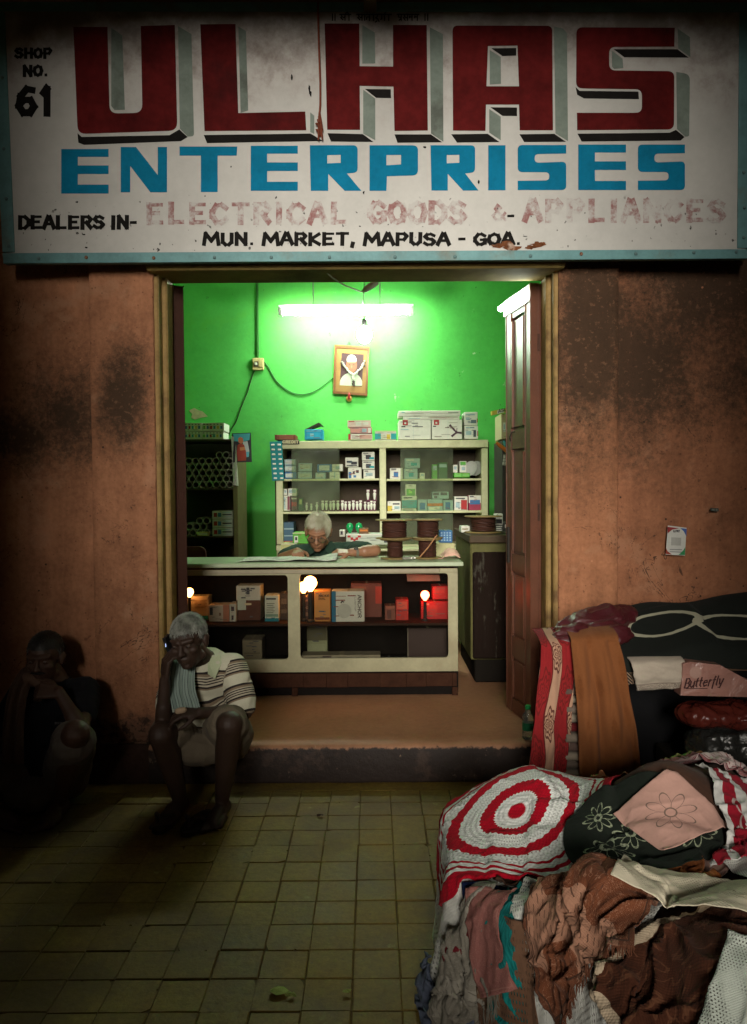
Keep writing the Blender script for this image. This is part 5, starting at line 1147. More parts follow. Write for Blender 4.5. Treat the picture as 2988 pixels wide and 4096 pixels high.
for j in range(10):
    for i in range(16):
        u, v = i/15, j/9; hh = max(0, 1 - ((u-.62)/.42)**2)*max(0, 1 - ((v-.5)/.55)**2); pk[j, i] = (q0.x + (q1.x-q0.x)*u, 4.86 + .2*v, zK + .004 + .062*hh**.7 + .008*mnoise.noise((u*6, v*6, 4))*(hh > 0))
tag(gridmesh('crumpled_paper', pk, M('pink_paper', (.55,.34,.26), .7, .3, 20, .3), solid=.002), 'crumpled pink paper lying at the counter\'s far end', 'paper')
for k, (x, y) in enumerate(((470,1270),(500,1295))):
    c = P(*Q7(x, y), 4.80); tag(MB().lathe((c.x, 4.80 + .02*k, zK + .013), [(.004,-.03),(.010,-.026),(.012,0),(.008,.02),(.012,.03)], 10, (1, .3, 0)).build('metal_clip', M('clip_metal', (.34,.33,.28), .35, metal=.6), None, True), ('metal clip lying between the spool stacks, farther from the edge', 'metal clip lying between the spool stacks, nearer the edge')[k], 'clip', 'metal clips on the counter')
ch_ = empty('chair', P(760, 2220, 5.5), 'dark red rounded chair back behind the counter', 'chair')
pr = rounded([(P(700, 2190, 5.45).x, P(700, 2190, 5.45).z), (P(822, 2190, 5.45).x, P(700, 2186, 5.45).z), (P(826, 2300, 5.45).x, FLOOR + .45), (P(700, 2300, 5.45).x, FLOOR + .45)], .06, (0, 1))
MB().prism([[Vector((x, 5.45, z)) for x, z in pr]], (0, .03, 0)).build('backrest', M('chair_red', (.07,.018,.014), .5), ch_)
MB().box((P(700, 2300, 5.45).x, 5.16, FLOOR + .42), (P(826, 2300, 5.45).x, 5.449, FLOOR + .45), .01).build('seat', M('chair_red', (.07,.018,.014), .5), ch_)
for sx in (705, 820):
    for yy in (5.19, 5.43): x = P(sx, 2300, 5.45).x; MB().box((x - .012, yy - .012, FLOOR + .001), (x + .012, yy + .012, FLOOR + .419)).build('leg', M('chair_red', (.07,.018,.014), .5), ch_)
# sticker and plate on the right bay
sk = empty('wall_sticker', P(2703, 2160, YW + .015), 'small white payment sticker with coloured corners on the mouldy wall', 'sticker')
YSK = YW + .012
kq = lambda x, y: (1900 + x*.6622, 1000 + y*.6622)
flat([(1165,1664),(1278,1678),(1268,1846),(1152,1840)], YSK, CM((.50,.50,.46)), 'sheet', sk, 0, .0012, q=kq)
for pts, c in (([(1163,1672),(1235,1680),(1190,1690),(1164,1712)], (.25,.03,.03)), ([(1278,1684),(1277,1730),(1262,1700),(1240,1680)], (.05,.10,.3)), ([(1268,1842),(1230,1842),(1258,1815),(1270,1795)], (.03,.22,.08)), ([(1153,1836),(1190,1840),(1162,1818),(1154,1800)], (.3,.05,.03))):
    flat(pts, YSK, CM(c), 'corner', sk, .0008, q=kq)
flat([(1186,1735),(1246,1738),(1244,1786),(1184,1784)], YSK, CM((.34,.34,.31)), 'blank_panel', sk, .0008, q=kq)
b = MB(); o_ = P(*kq(1198, 1705), YSK - .001)
for ch, mb in text_line('G PAY', o_, Vector((1,0,.01)).normalized(), Vector((0,0,1)), Vector((0,-1,0)), .011, .032, .0028, .0022): b.add(mb.v, mb.f)
b.build('lettering', CM(DK), sk)
for k in range(2): flat([(1176,1806 + k*14),(1250,1808 + k*14),(1250,1814 + k*14),(1176,1811 + k*14)], YSK, CM((.2,.2,.2)), 'print', sk, .0008, q=kq)
pl_ = empty('wall_plate', P(2862, 2038, YW), 'tiny dark metal plate on the right wall', 'plate'); 
flat([(1422,1558),(1472,1560),(1472,1580),(1424,1578)], YSK, M('plate_dark', (.05,.06,.05), .5), 'plate', pl_, 0, .003, q=kq); flat([(1432,1563),(1448,1564),(1448,1574),(1432,1573)], YSK, CM((.15,.15,.12)), 'print', pl_, .0008, q=kq); flat([(1454,1564),(1466,1565),(1466,1574),(1454,1574)], YSK, CM((.15,.15,.12)), 'print', pl_, .0008, q=kq)
# ================================================================== PEOPLE
class Body:
    """one continuous surface grown over overlapping rounded volumes"""
    def __init__(s): s.v = []; s.f = []; s.k = 0
    def _put(s, v, f): s.v.append(v); s.f.append([tuple(i + s.k for i in q) for q in f]); s.k += len(v)
    def ball(s, c, r, ax=None, seg=(16, 10)):
        r = np.array(r if isinstance(r, (tuple, list)) else (r, r, r), float); u, w = seg
        v = [(0, 0, 1)] + [(math.sin(math.pi*j/w)*math.cos(2*math.pi*i/u), math.sin(math.pi*j/w)*math.sin(2*math.pi*i/u), math.cos(math.pi*j/w)) for j in range(1, w) for i in range(u)] + [(0, 0, -1)]
        v = np.array(v)*r
        if ax is not None: v = v @ np.array(ax.to_3x3()).T
        last = len(v) - 1; f = [(0, 1 + i, 1 + (i+1) % u) for i in range(u)] + [(last, last - u + (i+1) % u, last - u + i) for i in range(u)]
        f += [(1 + j*u + i, 1 + (j+1)*u + i, 1 + (j+1)*u + (i+1) % u, 1 + j*u + (i+1) % u) for j in range(w-2) for i in range(u)]
        s._put(v + np.array(c), f); return s
    def limb(s, pts, rs, n=14):
        for (a, c), (r0, r1) in zip(zip(pts[:-1], pts[1:]), zip(rs[:-1], rs[1:])):
            a, c = Vector(a), Vector(c); d = c - a; L = d.length
            if L < 1e-5: continue
            d /= L; x = d.orthogonal().normalized(); y = d.cross(x); v = []
            for p, r in ((a, r0), (c, r1)): v += [tuple(p + (x*math.cos(2*math.pi*i/n) + y*math.sin(2*math.pi*i/n))*r) for i in range(n)]
            s._put(np.array(v), [(i, (i+1) % n, n + (i+1) % n, n + i) for i in range(n)] + [tuple(range(n))[::-1], tuple(range(n, 2*n))])
            s.ball(a, r0, seg=(n, 8)); s.ball(c, r1, seg=(n, 8))
        return s
    def build(s, name, mat, parent, vox=.005, smooth=4, disp=None):
        me = bpy.data.meshes.new(name); me.from_pydata(np.concatenate(s.v).tolist(), [], [f for g in s.f for f in g])
        o = bpy.data.objects.new(name + '_tmp', me); COL.objects.link(o)
        m = o.modifiers.new('r', 'REMESH'); m.mode = 'VOXEL'; m.voxel_size = vox; m.adaptivity = 0
        m = o.modifiers.new('s', 'SMOOTH'); m.factor = .5; m.iterations = smooth
        dg = bpy.context.evaluated_depsgraph_get(); dg.update()
        fm = bpy.data.meshes.new_from_object(o.evaluated_get(dg)); fm.name = name
        bpy.data.objects.remove(o)
        if disp:
            k = len(fm.vertices); co = np.zeros(k*3); fm.vertices.foreach_get('co', co); co = co.reshape(-1, 3); no = np.zeros(k*3); fm.vertices.foreach_get('normal', no); no = no.reshape(-1, 3)
            d = np.array([disp(Vector(p)) for p in co]); fm.vertices.foreach_set('co', (co + no*d[:, None]).reshape(-1))
        fm.polygons.foreach_set('use_smooth', [True]*len(fm.polygons))
        fm.materials.clear()
        return link(name, fm, mat, parent)
def frame(f, up=(0,0,1)):
    f = Vector(f).normalized(); r = f.cross(Vector(up)).normalized(); u = r.cross(f)
    return Matrix((r, f, u)).transposed()          # columns: right-hand side, forward, up
def head(B, c, ax, s=1.0, lean=1.0):
    """skull, jaw, brow, nose, lips, ears; ax = columns (side, forward, up)"""
    c = Vector(c); p = lambda x, y, z: c + ax @ (Vector((x, y, z))*s)
    B.ball(p(0,-.016,.030), (.074*s,.094*s,.083*s), ax); B.ball(p(0,.026,-.040), (.058*s*lean,.062*s,.078*s), ax)
    B.ball(p(0,.058,-.096), (.026*s,.022*s,.018*s), ax); B.limb([p(-.045,-.0,-.075), p(0,.055,-.095), p(.045,0,-.075)], [.022*s,.018*s,.022*s], 10)
    B.limb([p(0,.082,.010), p(0,.104,-.028)], [.008*s,.0135*s], 10)
    for sx in (-1, 1):
        B.ball(p(sx*.013,.096,-.031), .0095*s, seg=(8,6)); B.ball(p(sx*.040,.058,-.022), (.024*s,.022*s,.019*s), ax, (10,8))
        B.limb([p(sx*.010,.084,.020), p(sx*.046,.068,.024)], [.0115*s,.010*s], 8); B.ball(p(sx*.030,.0735,.0005), (.0165*s,.009*s,.0085*s), ax, (10,8))
        B.ball(p(sx*.076,-.008,-.012), (.011*s,.020*s,.031*s), ax, (10,8)); B.ball(p(sx*.080,-.016,.004), (.012*s,.014*s,.016*s), ax, (10,8))
    B.limb([p(-.022,.080,-.0575), p(0,.0865,-.0555), p(.022,.080,-.0575)], [.006*s,.0085*s,.006*s], 8)
    B.limb([p(-.020,.077,-.069), p(0,.084,-.0705), p(.020,.077,-.069)], [.006*s,.0085*s,.006*s], 8)
    return p
def eyes(p, s, parent, look=-.002):
    for sx in (-1, 1):
        MB().lathe(p(sx*.0305,.0800,.0015), [(.0008*s,-.0065*s),(.0045*s,-.0045*s),(.0066*s,0),(.0045*s,.0045*s),(.0008*s,.0065*s)], 10).build('eye', M('eye_white', (.10,.08,.065), .3), parent, True)
        MB().lathe(p(sx*.0305,.0855,.0015 + look), [(.0030*s,0),(.0030*s,.0012),(.001,.0018)], 8, p(0,1,0) - p(0,0,0)).build('pupil', M('pupil', (.012,.008,.006), .2), parent, True)
def hair(p, s, col, parent, name='hair', line=.045, back=-.03, n=1500, L=.022, bald=0.0, side=-.02, rough=1.0, comb=(.1, -.5)):
    """short hair: a close cap and many fine strands over the skull"""
    b = MB(); rng = random.Random(3); c0 = p(0,0,0)
    def on(th, ph, k=1.0): return (.0755*math.cos(ph)*math.sin(th)*k, -.016 + .0955*math.cos(ph)*math.cos(th)*k, .030 + .0845*math.sin(ph)*k)
    def keep(x, y, z):
        lim = line + (.0 if y > .03 else 0)
        if y > .035: return z > lim
        if y > -.01: return z > side + (y + .01)/.045*(line - side)
        return z > back - .03
    nt, npi = 40, 22; idx = {}; vs_ = []; fs = []
    for j in range(npi):
        for i in range(nt):
            th, ph = 2*math.pi*i/nt, -.7 + (math.pi/2 + .7)*j/(npi-1); q = on(th, ph, 1.012 + .012*mnoise.noise((math.sin(th)*3, math.cos(th)*3, ph*4)))
            idx[i, j] = (len(vs_), keep(*q)); vs_.append(p(*q))
    for j in range(npi-1):
        for i in range(nt):
            q = [idx[i, j], idx[(i+1) % nt, j], idx[(i+1) % nt, j+1], idx[i, j+1]]
            if all(k[1] for k in q): fs.append(tuple(k[0] for k in q))
    b.add(vs_, fs)
    for _ in range(n):
        th, ph = rng.uniform(0, 2*math.pi), math.asin(rng.uniform(-.5, 1)); q = on(th, ph)
        if not keep(*q): continue
        if bald and q[2] > .085 and rng.random() < bald: continue
        l = L*rng.uniform(.6, 1.25); a = p(*q); dl = l/.09
        q2 = Vector(on(th + comb[0]*dl*rng.uniform(.3, 1.2) + rng.uniform(-.5,.5)*dl*rough, ph + comb[1]*dl + rng.uniform(-.6,.6)*dl*rough, 1.0 + dl*rng.uniform(.08, .34)))
        e = p(*q2); w = .0011*s; t = (e - a).normalized(); n1 = t.orthogonal().normalized()*w; n2 = t.cross(n1)
        m_ = (a + e)/2 + (a - c0).normalized()*l*.12
        b.add([a + n1, a - n1*.5 + n2*.87, a - n1*.5 - n2*.87, m_ + n1*.8, m_ - n1*.4 + n2*.7, m_ - n1*.4 - n2*.7, e], [(0,1,4,3),(1,2,5,4),(2,0,3,5),(3,4,6),(4,5,6),(5,3,6)])
    return b.build(name, col, parent, True)
def hand(B, w, d, nrm, side, curl=.5, s=1.0, spread=.12, thumb=.6, index=None):
    """w wrist, d towards the fingers, nrm out of the back of the hand, side = direction of the thumb; five jointed fingers"""
    w = Vector(w); d = Vector(d).normalized(); n = Vector(nrm); n = (n - d*n.dot(d)).normalized(); t = d.cross(n); 
    if t.dot(Vector(side)) < 0: t = -t
    for k in range(4):
        u = .030 - .020*k; B.limb([w + t*u*.55*s, w + d*.085*s + t*u*s + n*.004*s], [.014*s,.0115*s], 10)
    B.ball(w + d*.045*s, (.034*s, .045*s, .016*s), Matrix((t, d, n)).transposed())
    for k, (L, u) in enumerate(((.072,.030),(.080,.010),(.074,-.010),(.058,-.029))):
        cu = index if (index is not None and k == 0) else curl*(1 + .1*k)
        b0 = w + d*.085*s + t*u*s; dr = (d + t*spread*(1.5 - k)*.6).normalized(); pts = [b0]; a = cu*.75
        for seg, fr in enumerate((.45, .31, .24)):
            dir_ = dr*math.cos(a) - n*math.sin(a); pts.append(pts[-1] + dir_*L*fr*s); a += cu*1.0
        B.limb(pts, [.0098*s,.0090*s,.0082*s,.0070*s], 10)
    b0 = w + d*.028*s + t*.028*s; dr = (t*.72 + d*.62 - n*.35*thumb*2).normalized(); p1 = b0 + dr*.036*s; dr2 = (d*.85 + t*.25 - n*thumb).normalized(); p2 = p1 + dr2*.030*s
    B.limb([b0, p1, p2, p2 + (d*.9 - n*thumb - t*.1).normalized()*.024*s], [.0145*s,.0115*s,.0100*s,.0078*s], 10)
def foot(B, heel, toe_dir, s=1.0):
    h = Vector(heel); d = Vector(toe_dir).normalized(); t = Vector((0,0,1)).cross(d)
    B.limb([h + Vector((0,0,.035*s)), h + d*.09*s + Vector((0,0,.040*s)), h + d*.165*s + Vector((0,0,.020*s))], [.034*s,.034*s,.020*s], 12)
    B.limb([h + d*.10*s + t*.025*s + Vector((0,0,.022*s)), h + d*.165*s + t*.030*s + Vector((0,0,.014*s))], [.022*s,.014*s], 10); B.limb([h + d*.10*s - t*.025*s + Vector((0,0,.022*s)), h + d*.165*s - t*.030*s + Vector((0,0,.014*s))], [.022*s,.014*s], 10)
    for k in range(5):
        u = (-.034 + .017*k)*s; L = (.055 - .006*k)*s; b0 = h + d*(.160 - .006*k)*s + t*u + Vector((0,0,.015*s)); B.limb([b0, b0 + d*L*.6 + Vector((0,0,.003)), b0 + d*L + Vector((0,0,-.004))], [.0105*s,.0095*s,(.0105 if k == 0 else .008)*s], 8)
def skin(name, col, rough=.45):
    t = NT(name); a = t.noise(14, 5); b = t.noise(160, 3); f = (a - .5)*.4 + (b - .5)*.25 + 1.0
    return t.done(t.mix(1.0, col, t.vec(f, f, f), 'MULTIPLY'), rough, b, .25, .002, 0, .4)
def folds(seed, amp=.006, sc_=9.0, stretch=(1,1,1)):
    def f(p):
        q = Vector((p.x*stretch[0], p.y*stretch[1], p.z*stretch[2]))*sc_ + Vector((seed, seed*1.7, seed*.3))
        w = Vector((mnoise.noise(q*.6), mnoise.noise(q*.6 + Vector((9,0,0))), mnoise.noise(q*.6 + Vector((0,9,0)))))
        return amp*(mnoise.noise(q + w*1.4)*.9 + .5*(1 - abs(mnoise.noise(q*1.7 + w*2))*2))
    return f
def cloth_plain(name, col, var=.3):
    t = NT(name); a = t.noise(11, 5); b = t.noise(240, 2); f = (a - .5)*var*1.4 + (b - .5)*var + 1.0
    return t.done(t.mix(1.0, col, t.vec(f, f, f), 'MULTIPLY'), .85, b + a, .3, .003, 0, .05, sheen=.03)
def seg_attr(o, chains):
    """stores on every vertex how far along its nearest limb it lies (for woven stripes that run round the limb)"""
    me = o.data; k = len(me.vertices); co = np.zeros(k*3); me.vertices.foreach_get('co', co); co = co.reshape(-1, 3)
    best = np.full(k, 1e9); val = np.zeros(k); wch = np.zeros(k)
    for ci, (a, c, off, rad) in enumerate(chains):
        a = np.array(a); c = np.array(c); d = c - a; L = np.linalg.norm(d); d = d/L; t = np.clip((co - a) @ d, 0, L); dist = np.linalg.norm(co - a - t[:, None]*d, axis=1)/rad
        m = dist < best; best[m] = dist[m]; val[m] = ((co - a) @ d)[m] + off
    at = me.attributes.new('along', 'FLOAT', 'POINT'); at.data.foreach_set('value', val.astype(np.float32))

# ---------------------------------------------------------------- the man in the striped shirt, on the step with a phone
m1 = empty('person', (-.82, 3.70, FLOOR), 'seated person in a striped polo shirt phoning on the doorstep', 'person')
hip, waist, chest, neck = Vector((-.815,3.72,.315)), Vector((-.815,3.68,.44)), Vector((-.80,3.60,.575)), Vector((-.805,3.515,.695))
shL, shR = Vector((-.665,3.555,.640)), Vector((-.925,3.555,.620))
elL, wrL = Vector((-.600,3.475,.452)), Vector((-.775,3.335,.492))
elR, wrR = Vector((-.945,3.36,.430)), Vector((-.925,3.335,.640))
hL, kL, aL = Vector((-.755,3.70,.30)), Vector((-.637,3.30,.450)), Vector((-.690,3.385,.085))
hR, kR, aR = Vector((-.880,3.70,.30)), Vector((-.935,3.30,.405)), Vector((-.885,3.40,.085))
hc = Vector((-.838,3.415,.800)); hax = frame((-.16,-.95,-.20), (-.10,-.1,1))
SK1 = skin('dark_skin', (.040, .021, .013), .6)
B = Body(); hp = head(B, hc, hax, 1.02)
B.limb([hp(0,-.03,-.055), neck + Vector((0,.02,-.02))], [.050,.058]); B.limb([neck + Vector((0,.03,-.03)), chest, waist, hip], [.07,.125,.125,.125])
B.limb([neck + Vector((0,.03,-.045)), shL], [.055,.055]); B.limb([neck + Vector((0,.03,-.045)), shR], [.055,.055])
B.limb([shL, elL, wrL], [.050,.036,.024]); B.limb([elL, elL.lerp(wrL, .4)], [.036,.034]); B.limb([shR, elR, wrR], [.050,.036,.024]); B.limb([elR, elR.lerp(wrR, .4)], [.036,.035])
hand(B, wrL, (-.85,-.25,.02), (.1,-.3,.95), (-.2,-.9,.3), .55, .95); hand(B, wrR, (.12,-.02,.99), (-.75,-.55,.1), (.3,.8,.3), .62, .95, .1, .3)
for h_, k_, a_ in ((hL, kL, aL), (hR, kR, aR)):
    B.limb([h_, h_.lerp(k_, .5), k_], [.088,.076,.058]); B.limb([k_ + Vector((0,-.004,.0)), k_.lerp(a_, .32) + Vector((0,.018,0)), a_], [.053,.057,.033])
foot(B, aL + Vector((.0,.045,-.083)), (-.10,-1,0)); foot(B, aR + Vector((0,.045,-.077)), (-.25,-1,0))
body1 = B.build('body', SK1, m1, .0048, 4)
eyes(hp, 1.02, m1)
def hairmat(nm, c1_, c2_): 
    t = NT(nm); a = t.noise(22, 3); return t.done(t.mix(a.step(.3, .7), c1_, c2_), .5, a, .3, .003)
hair(hp, 1.02, hairmat('grey_hair', (.07,.072,.06), (.24,.25,.21)), m1, 'hair', .050, -.03, 3600, .020, .0, -.035, 1.6)
# shirt with woven stripes
def shirt_mat():
    t = NT('striped_jersey'); al = t.attr('along'); b = t.noise(260, 2); a = t.noise(9, 4)
    u = ((al + 5.0)/.118).frac()
    D = (.030,.024,.022); C = (.40,.36,.27); W_ = (.52,.50,.38); Bn = (.20,.15,.10)
    c = t.ramp(u, [(0,W_),(.34,D),(.42,Bn),(.50,C),(.54,D),(.58,C),(.63,D),(.67,C),(.72,D),(.76,C),(.82,D),(.88,Bn),(.94,W_)])
    f = (a - .5)*.4 + (b - .5)*.3 + 1.0
    return t.done(t.mix(1.0, c, t.vec(f, f, f), 'MULTIPLY'), .85, b, .3, .002, 0, .05, sheen=.03)
B = Body(); B.limb([neck + Vector((0,.035,-.055)), chest, waist, hip + Vector((0,0,.02))], [.088,.148,.150,.150])
B.limb([neck + Vector((.02,.04,-.06)), shL], [.07,.066]); B.limb([neck + Vector((-.02,.04,-.06)), shR], [.07,.066])
slL = shL.lerp(elL, .80); slR = shR.lerp(elR, .62); B.limb([shL, slL], [.066,.066]); B.limb([shR, slR], [.066,.062])
B.ball(chest + Vector((0,-.06,-.12)), (.12,.10,.10))
s1 = B.build('shirt', shirt_mat(), m1, .006, 3, folds(3, .0075, 8, (1,1,1.6)))
seg_attr(s1, [(shL, slL, .02, .066), (shR, slR, .02, .066), (chest + Vector((0,-.02,.10)), hip, .005, .15)])
cm = cloth_plain('collar_cotton', (.42,.46,.30))
for sx, pts in ((1, [(.035,-.035,.005),(.085,-.005,.02),(.098,-.03,-.012),(.075,-.078,-.075),(.045,-.085,-.05)]), (-1, [(-.035,-.03,.005),(-.085,-.005,.012),(-.098,-.03,-.02),(-.07,-.07,-.07),(-.045,-.08,-.05)])):
    q = [neck + Vector(p) + Vector((0,.02,-.01)) for p in pts]; b = MB(); b.add(q + [p + Vector((0,-.006,.004)) for p in q], [(0,1,2,3,4),(9,8,7,6,5)] + [(i,(i+1)%5,5+(i+1)%5,5+i) for i in range(5)]); b.build('collar', cm, m1)
# short wrap
B = Body(); B.limb([hip + Vector((0,-.01,-.02)), hip + Vector((0,-.10,-.02))], [.155,.12]); B.limb([hL, hL.lerp(kL, .80)], [.110,.094]); B.limb([hR, hR.lerp(kR, .74)], [.108,.090])
B.limb([hL.lerp(kL, .6) + Vector((.03,.02,-.02)), hL + Vector((.07,-.02,-.06))], [.085,.08]); B.ball((-.80,3.48,.29), (.13,.14,.075))
B.build('shorts', cloth_plain('khaki_cotton', (.155,.125,.088)), m1, .006, 3, folds(11, .010, 9))
# towel over the shoulder
def towel(nm, path, width, wdir, mat, parent, n=40, m_=15, amp=.010, fr=3.2):
    path = [Vector(p) for p in path]; g = np.zeros((n, m_, 3)); wd_ = Vector(wdir).normalized(); k = len(path)-1
    for j in range(n):
        t = j/(n-1)*k; i0 = min(int(t), k-1); f_ = t - i0; p0, p1, p2, p3 = path[max(i0-1,0)], path[i0], path[i0+1], path[min(i0+2,k)]
        c = .5*((2*p1) + (p2-p0)*f_ + (2*p0-5*p1+4*p2-p3)*f_*f_ + (3*p1-p0-3*p2+p3)*f_**3); tg = (p2 - p0).normalized(); nn = wd_.cross(tg).normalized()
        ww = width[0] + (width[1]-width[0])*j/(n-1)
        for i in range(m_):
            u = i/(m_-1) - .5; q = c + wd_*u*ww + nn*(amp*math.sin(u*2*math.pi*fr + j*.05) + .006*mnoise.noise((u*6, j*.25, 2)) - .25*ww*u*u); g[j, i] = q
    return gridmesh(nm, g, mat, parent, solid=.003)
def towel_mat():
    t = NT('striped_towel'); u, v, _ = t.xyz('UV'); s_ = ((u*9.0).frac() - .5).abs() < .09; e = v > .93; b = t.noise(200, 2, .5, t.co('UV')); a = t.noise(7, 4)
    c = t.mix(s_*.85, t.mix(a, (.20,.27,.25), (.30,.36,.30)), (.035,.06,.07)); c = t.mix(e*.5, c, (.42,.42,.32))
    return t.done(c, .9, b, .4, .003, 0, .1, sheen=.04)
towel('shoulder_towel', [(-.86,3.66,.56), (-.87,3.60,.665), (-.875,3.50,.69), (-.872,3.43,.63), (-.862,3.385,.575), (-.845,3.365,.53), (-.832,3.355,.488)], (.10, .125), (1,.1,0), towel_mat(), m1)
ph = empty('phone', wrR + Vector((.03,.0,.09)), 'small phone with a blue lit edge held to the ear of the striped shirt person', 'phone')
pc = hp(.088, .012, -.02); b = MB(); bb = bmesh.new(); bmesh.ops.create_cube(bb, size=1); q = hax
for v in bb.verts: v.co = pc + q @ Vector((v.co.x*.010, v.co.y*.048 + v.co.z*.03, v.co.z*.105))
bmesh.ops.bevel(bb, geom=list(bb.edges), offset=.003, segments=2, affect='EDGES'); b.bm(bb); b.build('case', M('phone_black', (.02,.02,.022), .3), ph)
e0 = hp(.0905, .040, .0); b = MB(); b.box(e0 - Vector((.0012,.004,.011)), e0 + Vector((.0012,.004,.011))); b.build('screen_glow', EMIT('phone_screen', (.35,.5,1.0), 1.2), ph)
# the thing in his palm
pc = wrL + Vector((-.075,-.03,.018)); tag(MB().lathe(pc, [(.003,-.026),(.012,-.02),(.015,0),(.012,.02),(.003,.027)], 10, (1,.2,.12)).build('bread_piece', M('bread', (.36,.26,.17), .8, .3, 60, .3), None, True), 'pale piece of bread in the open palm above the khaki shorts', 'bread')
# sandals
def sandal(x, y, rot, label):
    r = empty('sandal', (x, y, 0), label, 'sandal', 'sandals by the doorstep'); k = 22; c, s_ = math.cos(rot), math.sin(rot); T = lambda u, v, z: Vector((x + u*c - v*s_, y + u*s_ + v*c, z))
    sole = [T(.046*math.cos(a)*(1 + .18*math.sin(a)), .125*math.sin(a), .003) for a in [2*math.pi*i/k for i in range(k)]]; MB().prism([sole], (0,0,.020)).build('sole', M('sandal_rubber', (.028,.024,.020), .7), r)
    for sx in (-1, 1): MB().tube([T(sx*.044,.0,.022), T(sx*.036,.03,.052), T(sx*.015,.055,.056), T(.0,.078,.026)], [.008,.010,.009,.006], 8).build('strap', M('sandal_strap', (.045,.035,.026), .6), r, True)
sandal(-.925, 3.335, R(175), 'dark sandal lying farther from the step under the right knee'); sandal(-.785, 3.305, R(168), 'dark strap sandal beside the bare foot')

# ---------------------------------------------------------------- the man in black, sitting on the ground against the plinth
m2 = empty('person', (-1.52, 3.55, 0), 'seated person in a black T-shirt with a scarf, chin on fist by the wall', 'person')
hip, waist, chest, neck = Vector((-1.545,3.62,.115)), Vector((-1.545,3.64,.26)), Vector((-1.535,3.66,.42)), Vector((-1.53,3.635,.555))
hc = Vector((-1.562,3.585,.690)); hax = frame((.02,-1,-.10), (.02,0,1))
shL, shR = Vector((-1.40,3.65,.505)), Vector((-1.69,3.65,.505)); elL, wrL = Vector((-1.325,3.40,.400)), Vector((-1.435,3.435,.560)); elR, wrR = Vector((-1.80,3.56,.27)), Vector((-1.78,3.36,.19))
hL, kL, aL = Vector((-1.475,3.58,.12)), Vector((-1.305,3.29,.415)), Vector((-1.43,3.40,.07)); hR, kR, aR = Vector((-1.62,3.58,.12)), Vector((-1.96,3.36,.19)), Vector((-1.68,3.30,.06))
SK2 = skin('brown_skin', (.062, .029, .017), .6)
B = Body(); hp2 = head(B, hc, hax, 1.03)
B.limb([hp2(0,-.03,-.055), neck], [.050,.060]); B.limb([neck + Vector((0,0,-.03)), chest, waist, hip], [.075,.135,.130,.130]); B.limb([neck + Vector((0,.0,-.05)), shL], [.055,.058]); B.limb([neck + Vector((0,0,-.05)), shR], [.055,.058])
B.limb([shL, elL, wrL], [.052,.038,.025]); B.limb([elL, elL.lerp(wrL, .4)], [.038,.037]); B.limb([shR, elR, wrR], [.052,.038,.025])
hand(B, wrL, (-.90,-.10,.10), (.05,-.75,.65), (.1,.1,1), .95, 1.0, .08, .3); hand(B, wrR, (.2,-.9,-.15), (0,0,1), (1,0,0), .5)
for h_, k_, a_ in ((hL, kL, aL), (hR, kR, aR)): B.limb([h_, h_.lerp(k_, .5), k_], [.092,.080,.062]); B.limb([k_, k_.lerp(a_, .32) + Vector((0,.015,0)), a_], [.055,.058,.033])
foot(B, aL + Vector((0,.04,-.069)), (-.08,-1,0)); foot(B, aR + Vector((-.03,.03,-.058)), (.9,-.35,0))
B.build('body', SK2, m2, .0048, 4); eyes(hp2, 1.03, m2)
hair(hp2, 1.03, hairmat('black_hair', (.008,.007,.006), (.022,.018,.014)), m2, 'hair', .052, -.03, 2200, .016, 0, -.03)
B = Body(); p = hp2; B.limb([p(-.030,.083,-.049), p(0,.092,-.0465), p(.030,.083,-.049)], [.005,.0075,.005], 8); B.build('moustache', M('black_hair_solid', (.010,.008,.007), .5), m2, .003, 1)
B = Body(); B.limb([neck + Vector((0,.005,-.055)), chest, waist, hip + Vector((0,-.01,.05))], [.092,.158,.155,.150]); B.limb([neck + Vector((.02,0,-.06)), shL, shL.lerp(elL, .55)], [.07,.072,.066]); B.limb([neck + Vector((-.02,0,-.06)), shR, shR.lerp(elR, .6)], [.07,.072,.068])
B.build('shirt', cloth_plain('black_jersey', (.012,.012,.015)), m2, .006, 3, folds(21, .008, 8)); 
c = Vector((-1.47,3.468,.405)); b = MB(); 
for k in range(4): b.box(c + Vector((.012*k, -.006, 0)), c + Vector((.012*k + .008, -.002, .010)))
b.box(c + Vector((.014,-.006,-.014)), c + Vector((.036,-.002,-.008))); b.build('chest_print', CM((.10,.10,.10)), m2)
B = Body(); B.ball(hip + Vector((0,-.03,.0)), (.165,.13,.12)); B.limb([hL, hL.lerp(kL, .82)], [.112,.092]); B.limb([hR, hR.lerp(kR, .95), kR], [.112,.09,.08]); B.ball(hip + Vector((-.02,-.14,-.03)), (.15,.13,.075)); B.build('shorts', cloth_plain('grey_cotton', (.11,.09,.075)), m2, .006, 3, folds(31, .010, 9))
def scarf_mat():
    t = NT('brown_scarf'); a = t.noise(16, 5); v = t.voro(70, t.co('UV')); return t.done(t.mix(v.step(.1,.5), (.055,.030,.022), t.mix(a, (.10,.055,.04), (.15,.09,.06))), .9, v + a, .7, .006, 0, .1, sheen=.04)
towel('scarf', [(-1.58,3.70,.60), (-1.62,3.60,.635), (-1.635,3.50,.585), (-1.645,3.46,.50), (-1.65,3.44,.40), (-1.645,3.42,.30), (-1.64,3.41,.24)], (.075, .095), (1,.15,0), scarf_mat(), m2, amp=.014, fr=2.2)
B = Body(); B.limb([(-1.635,3.56,.600), (-1.60,3.525,.600), (-1.535,3.52,.565), (-1.48,3.535,.545)], [.030,.030,.022,.014]); B.build('scarf_roll', scarf_mat(), m2, .005, 2, folds(5, .006, 20))

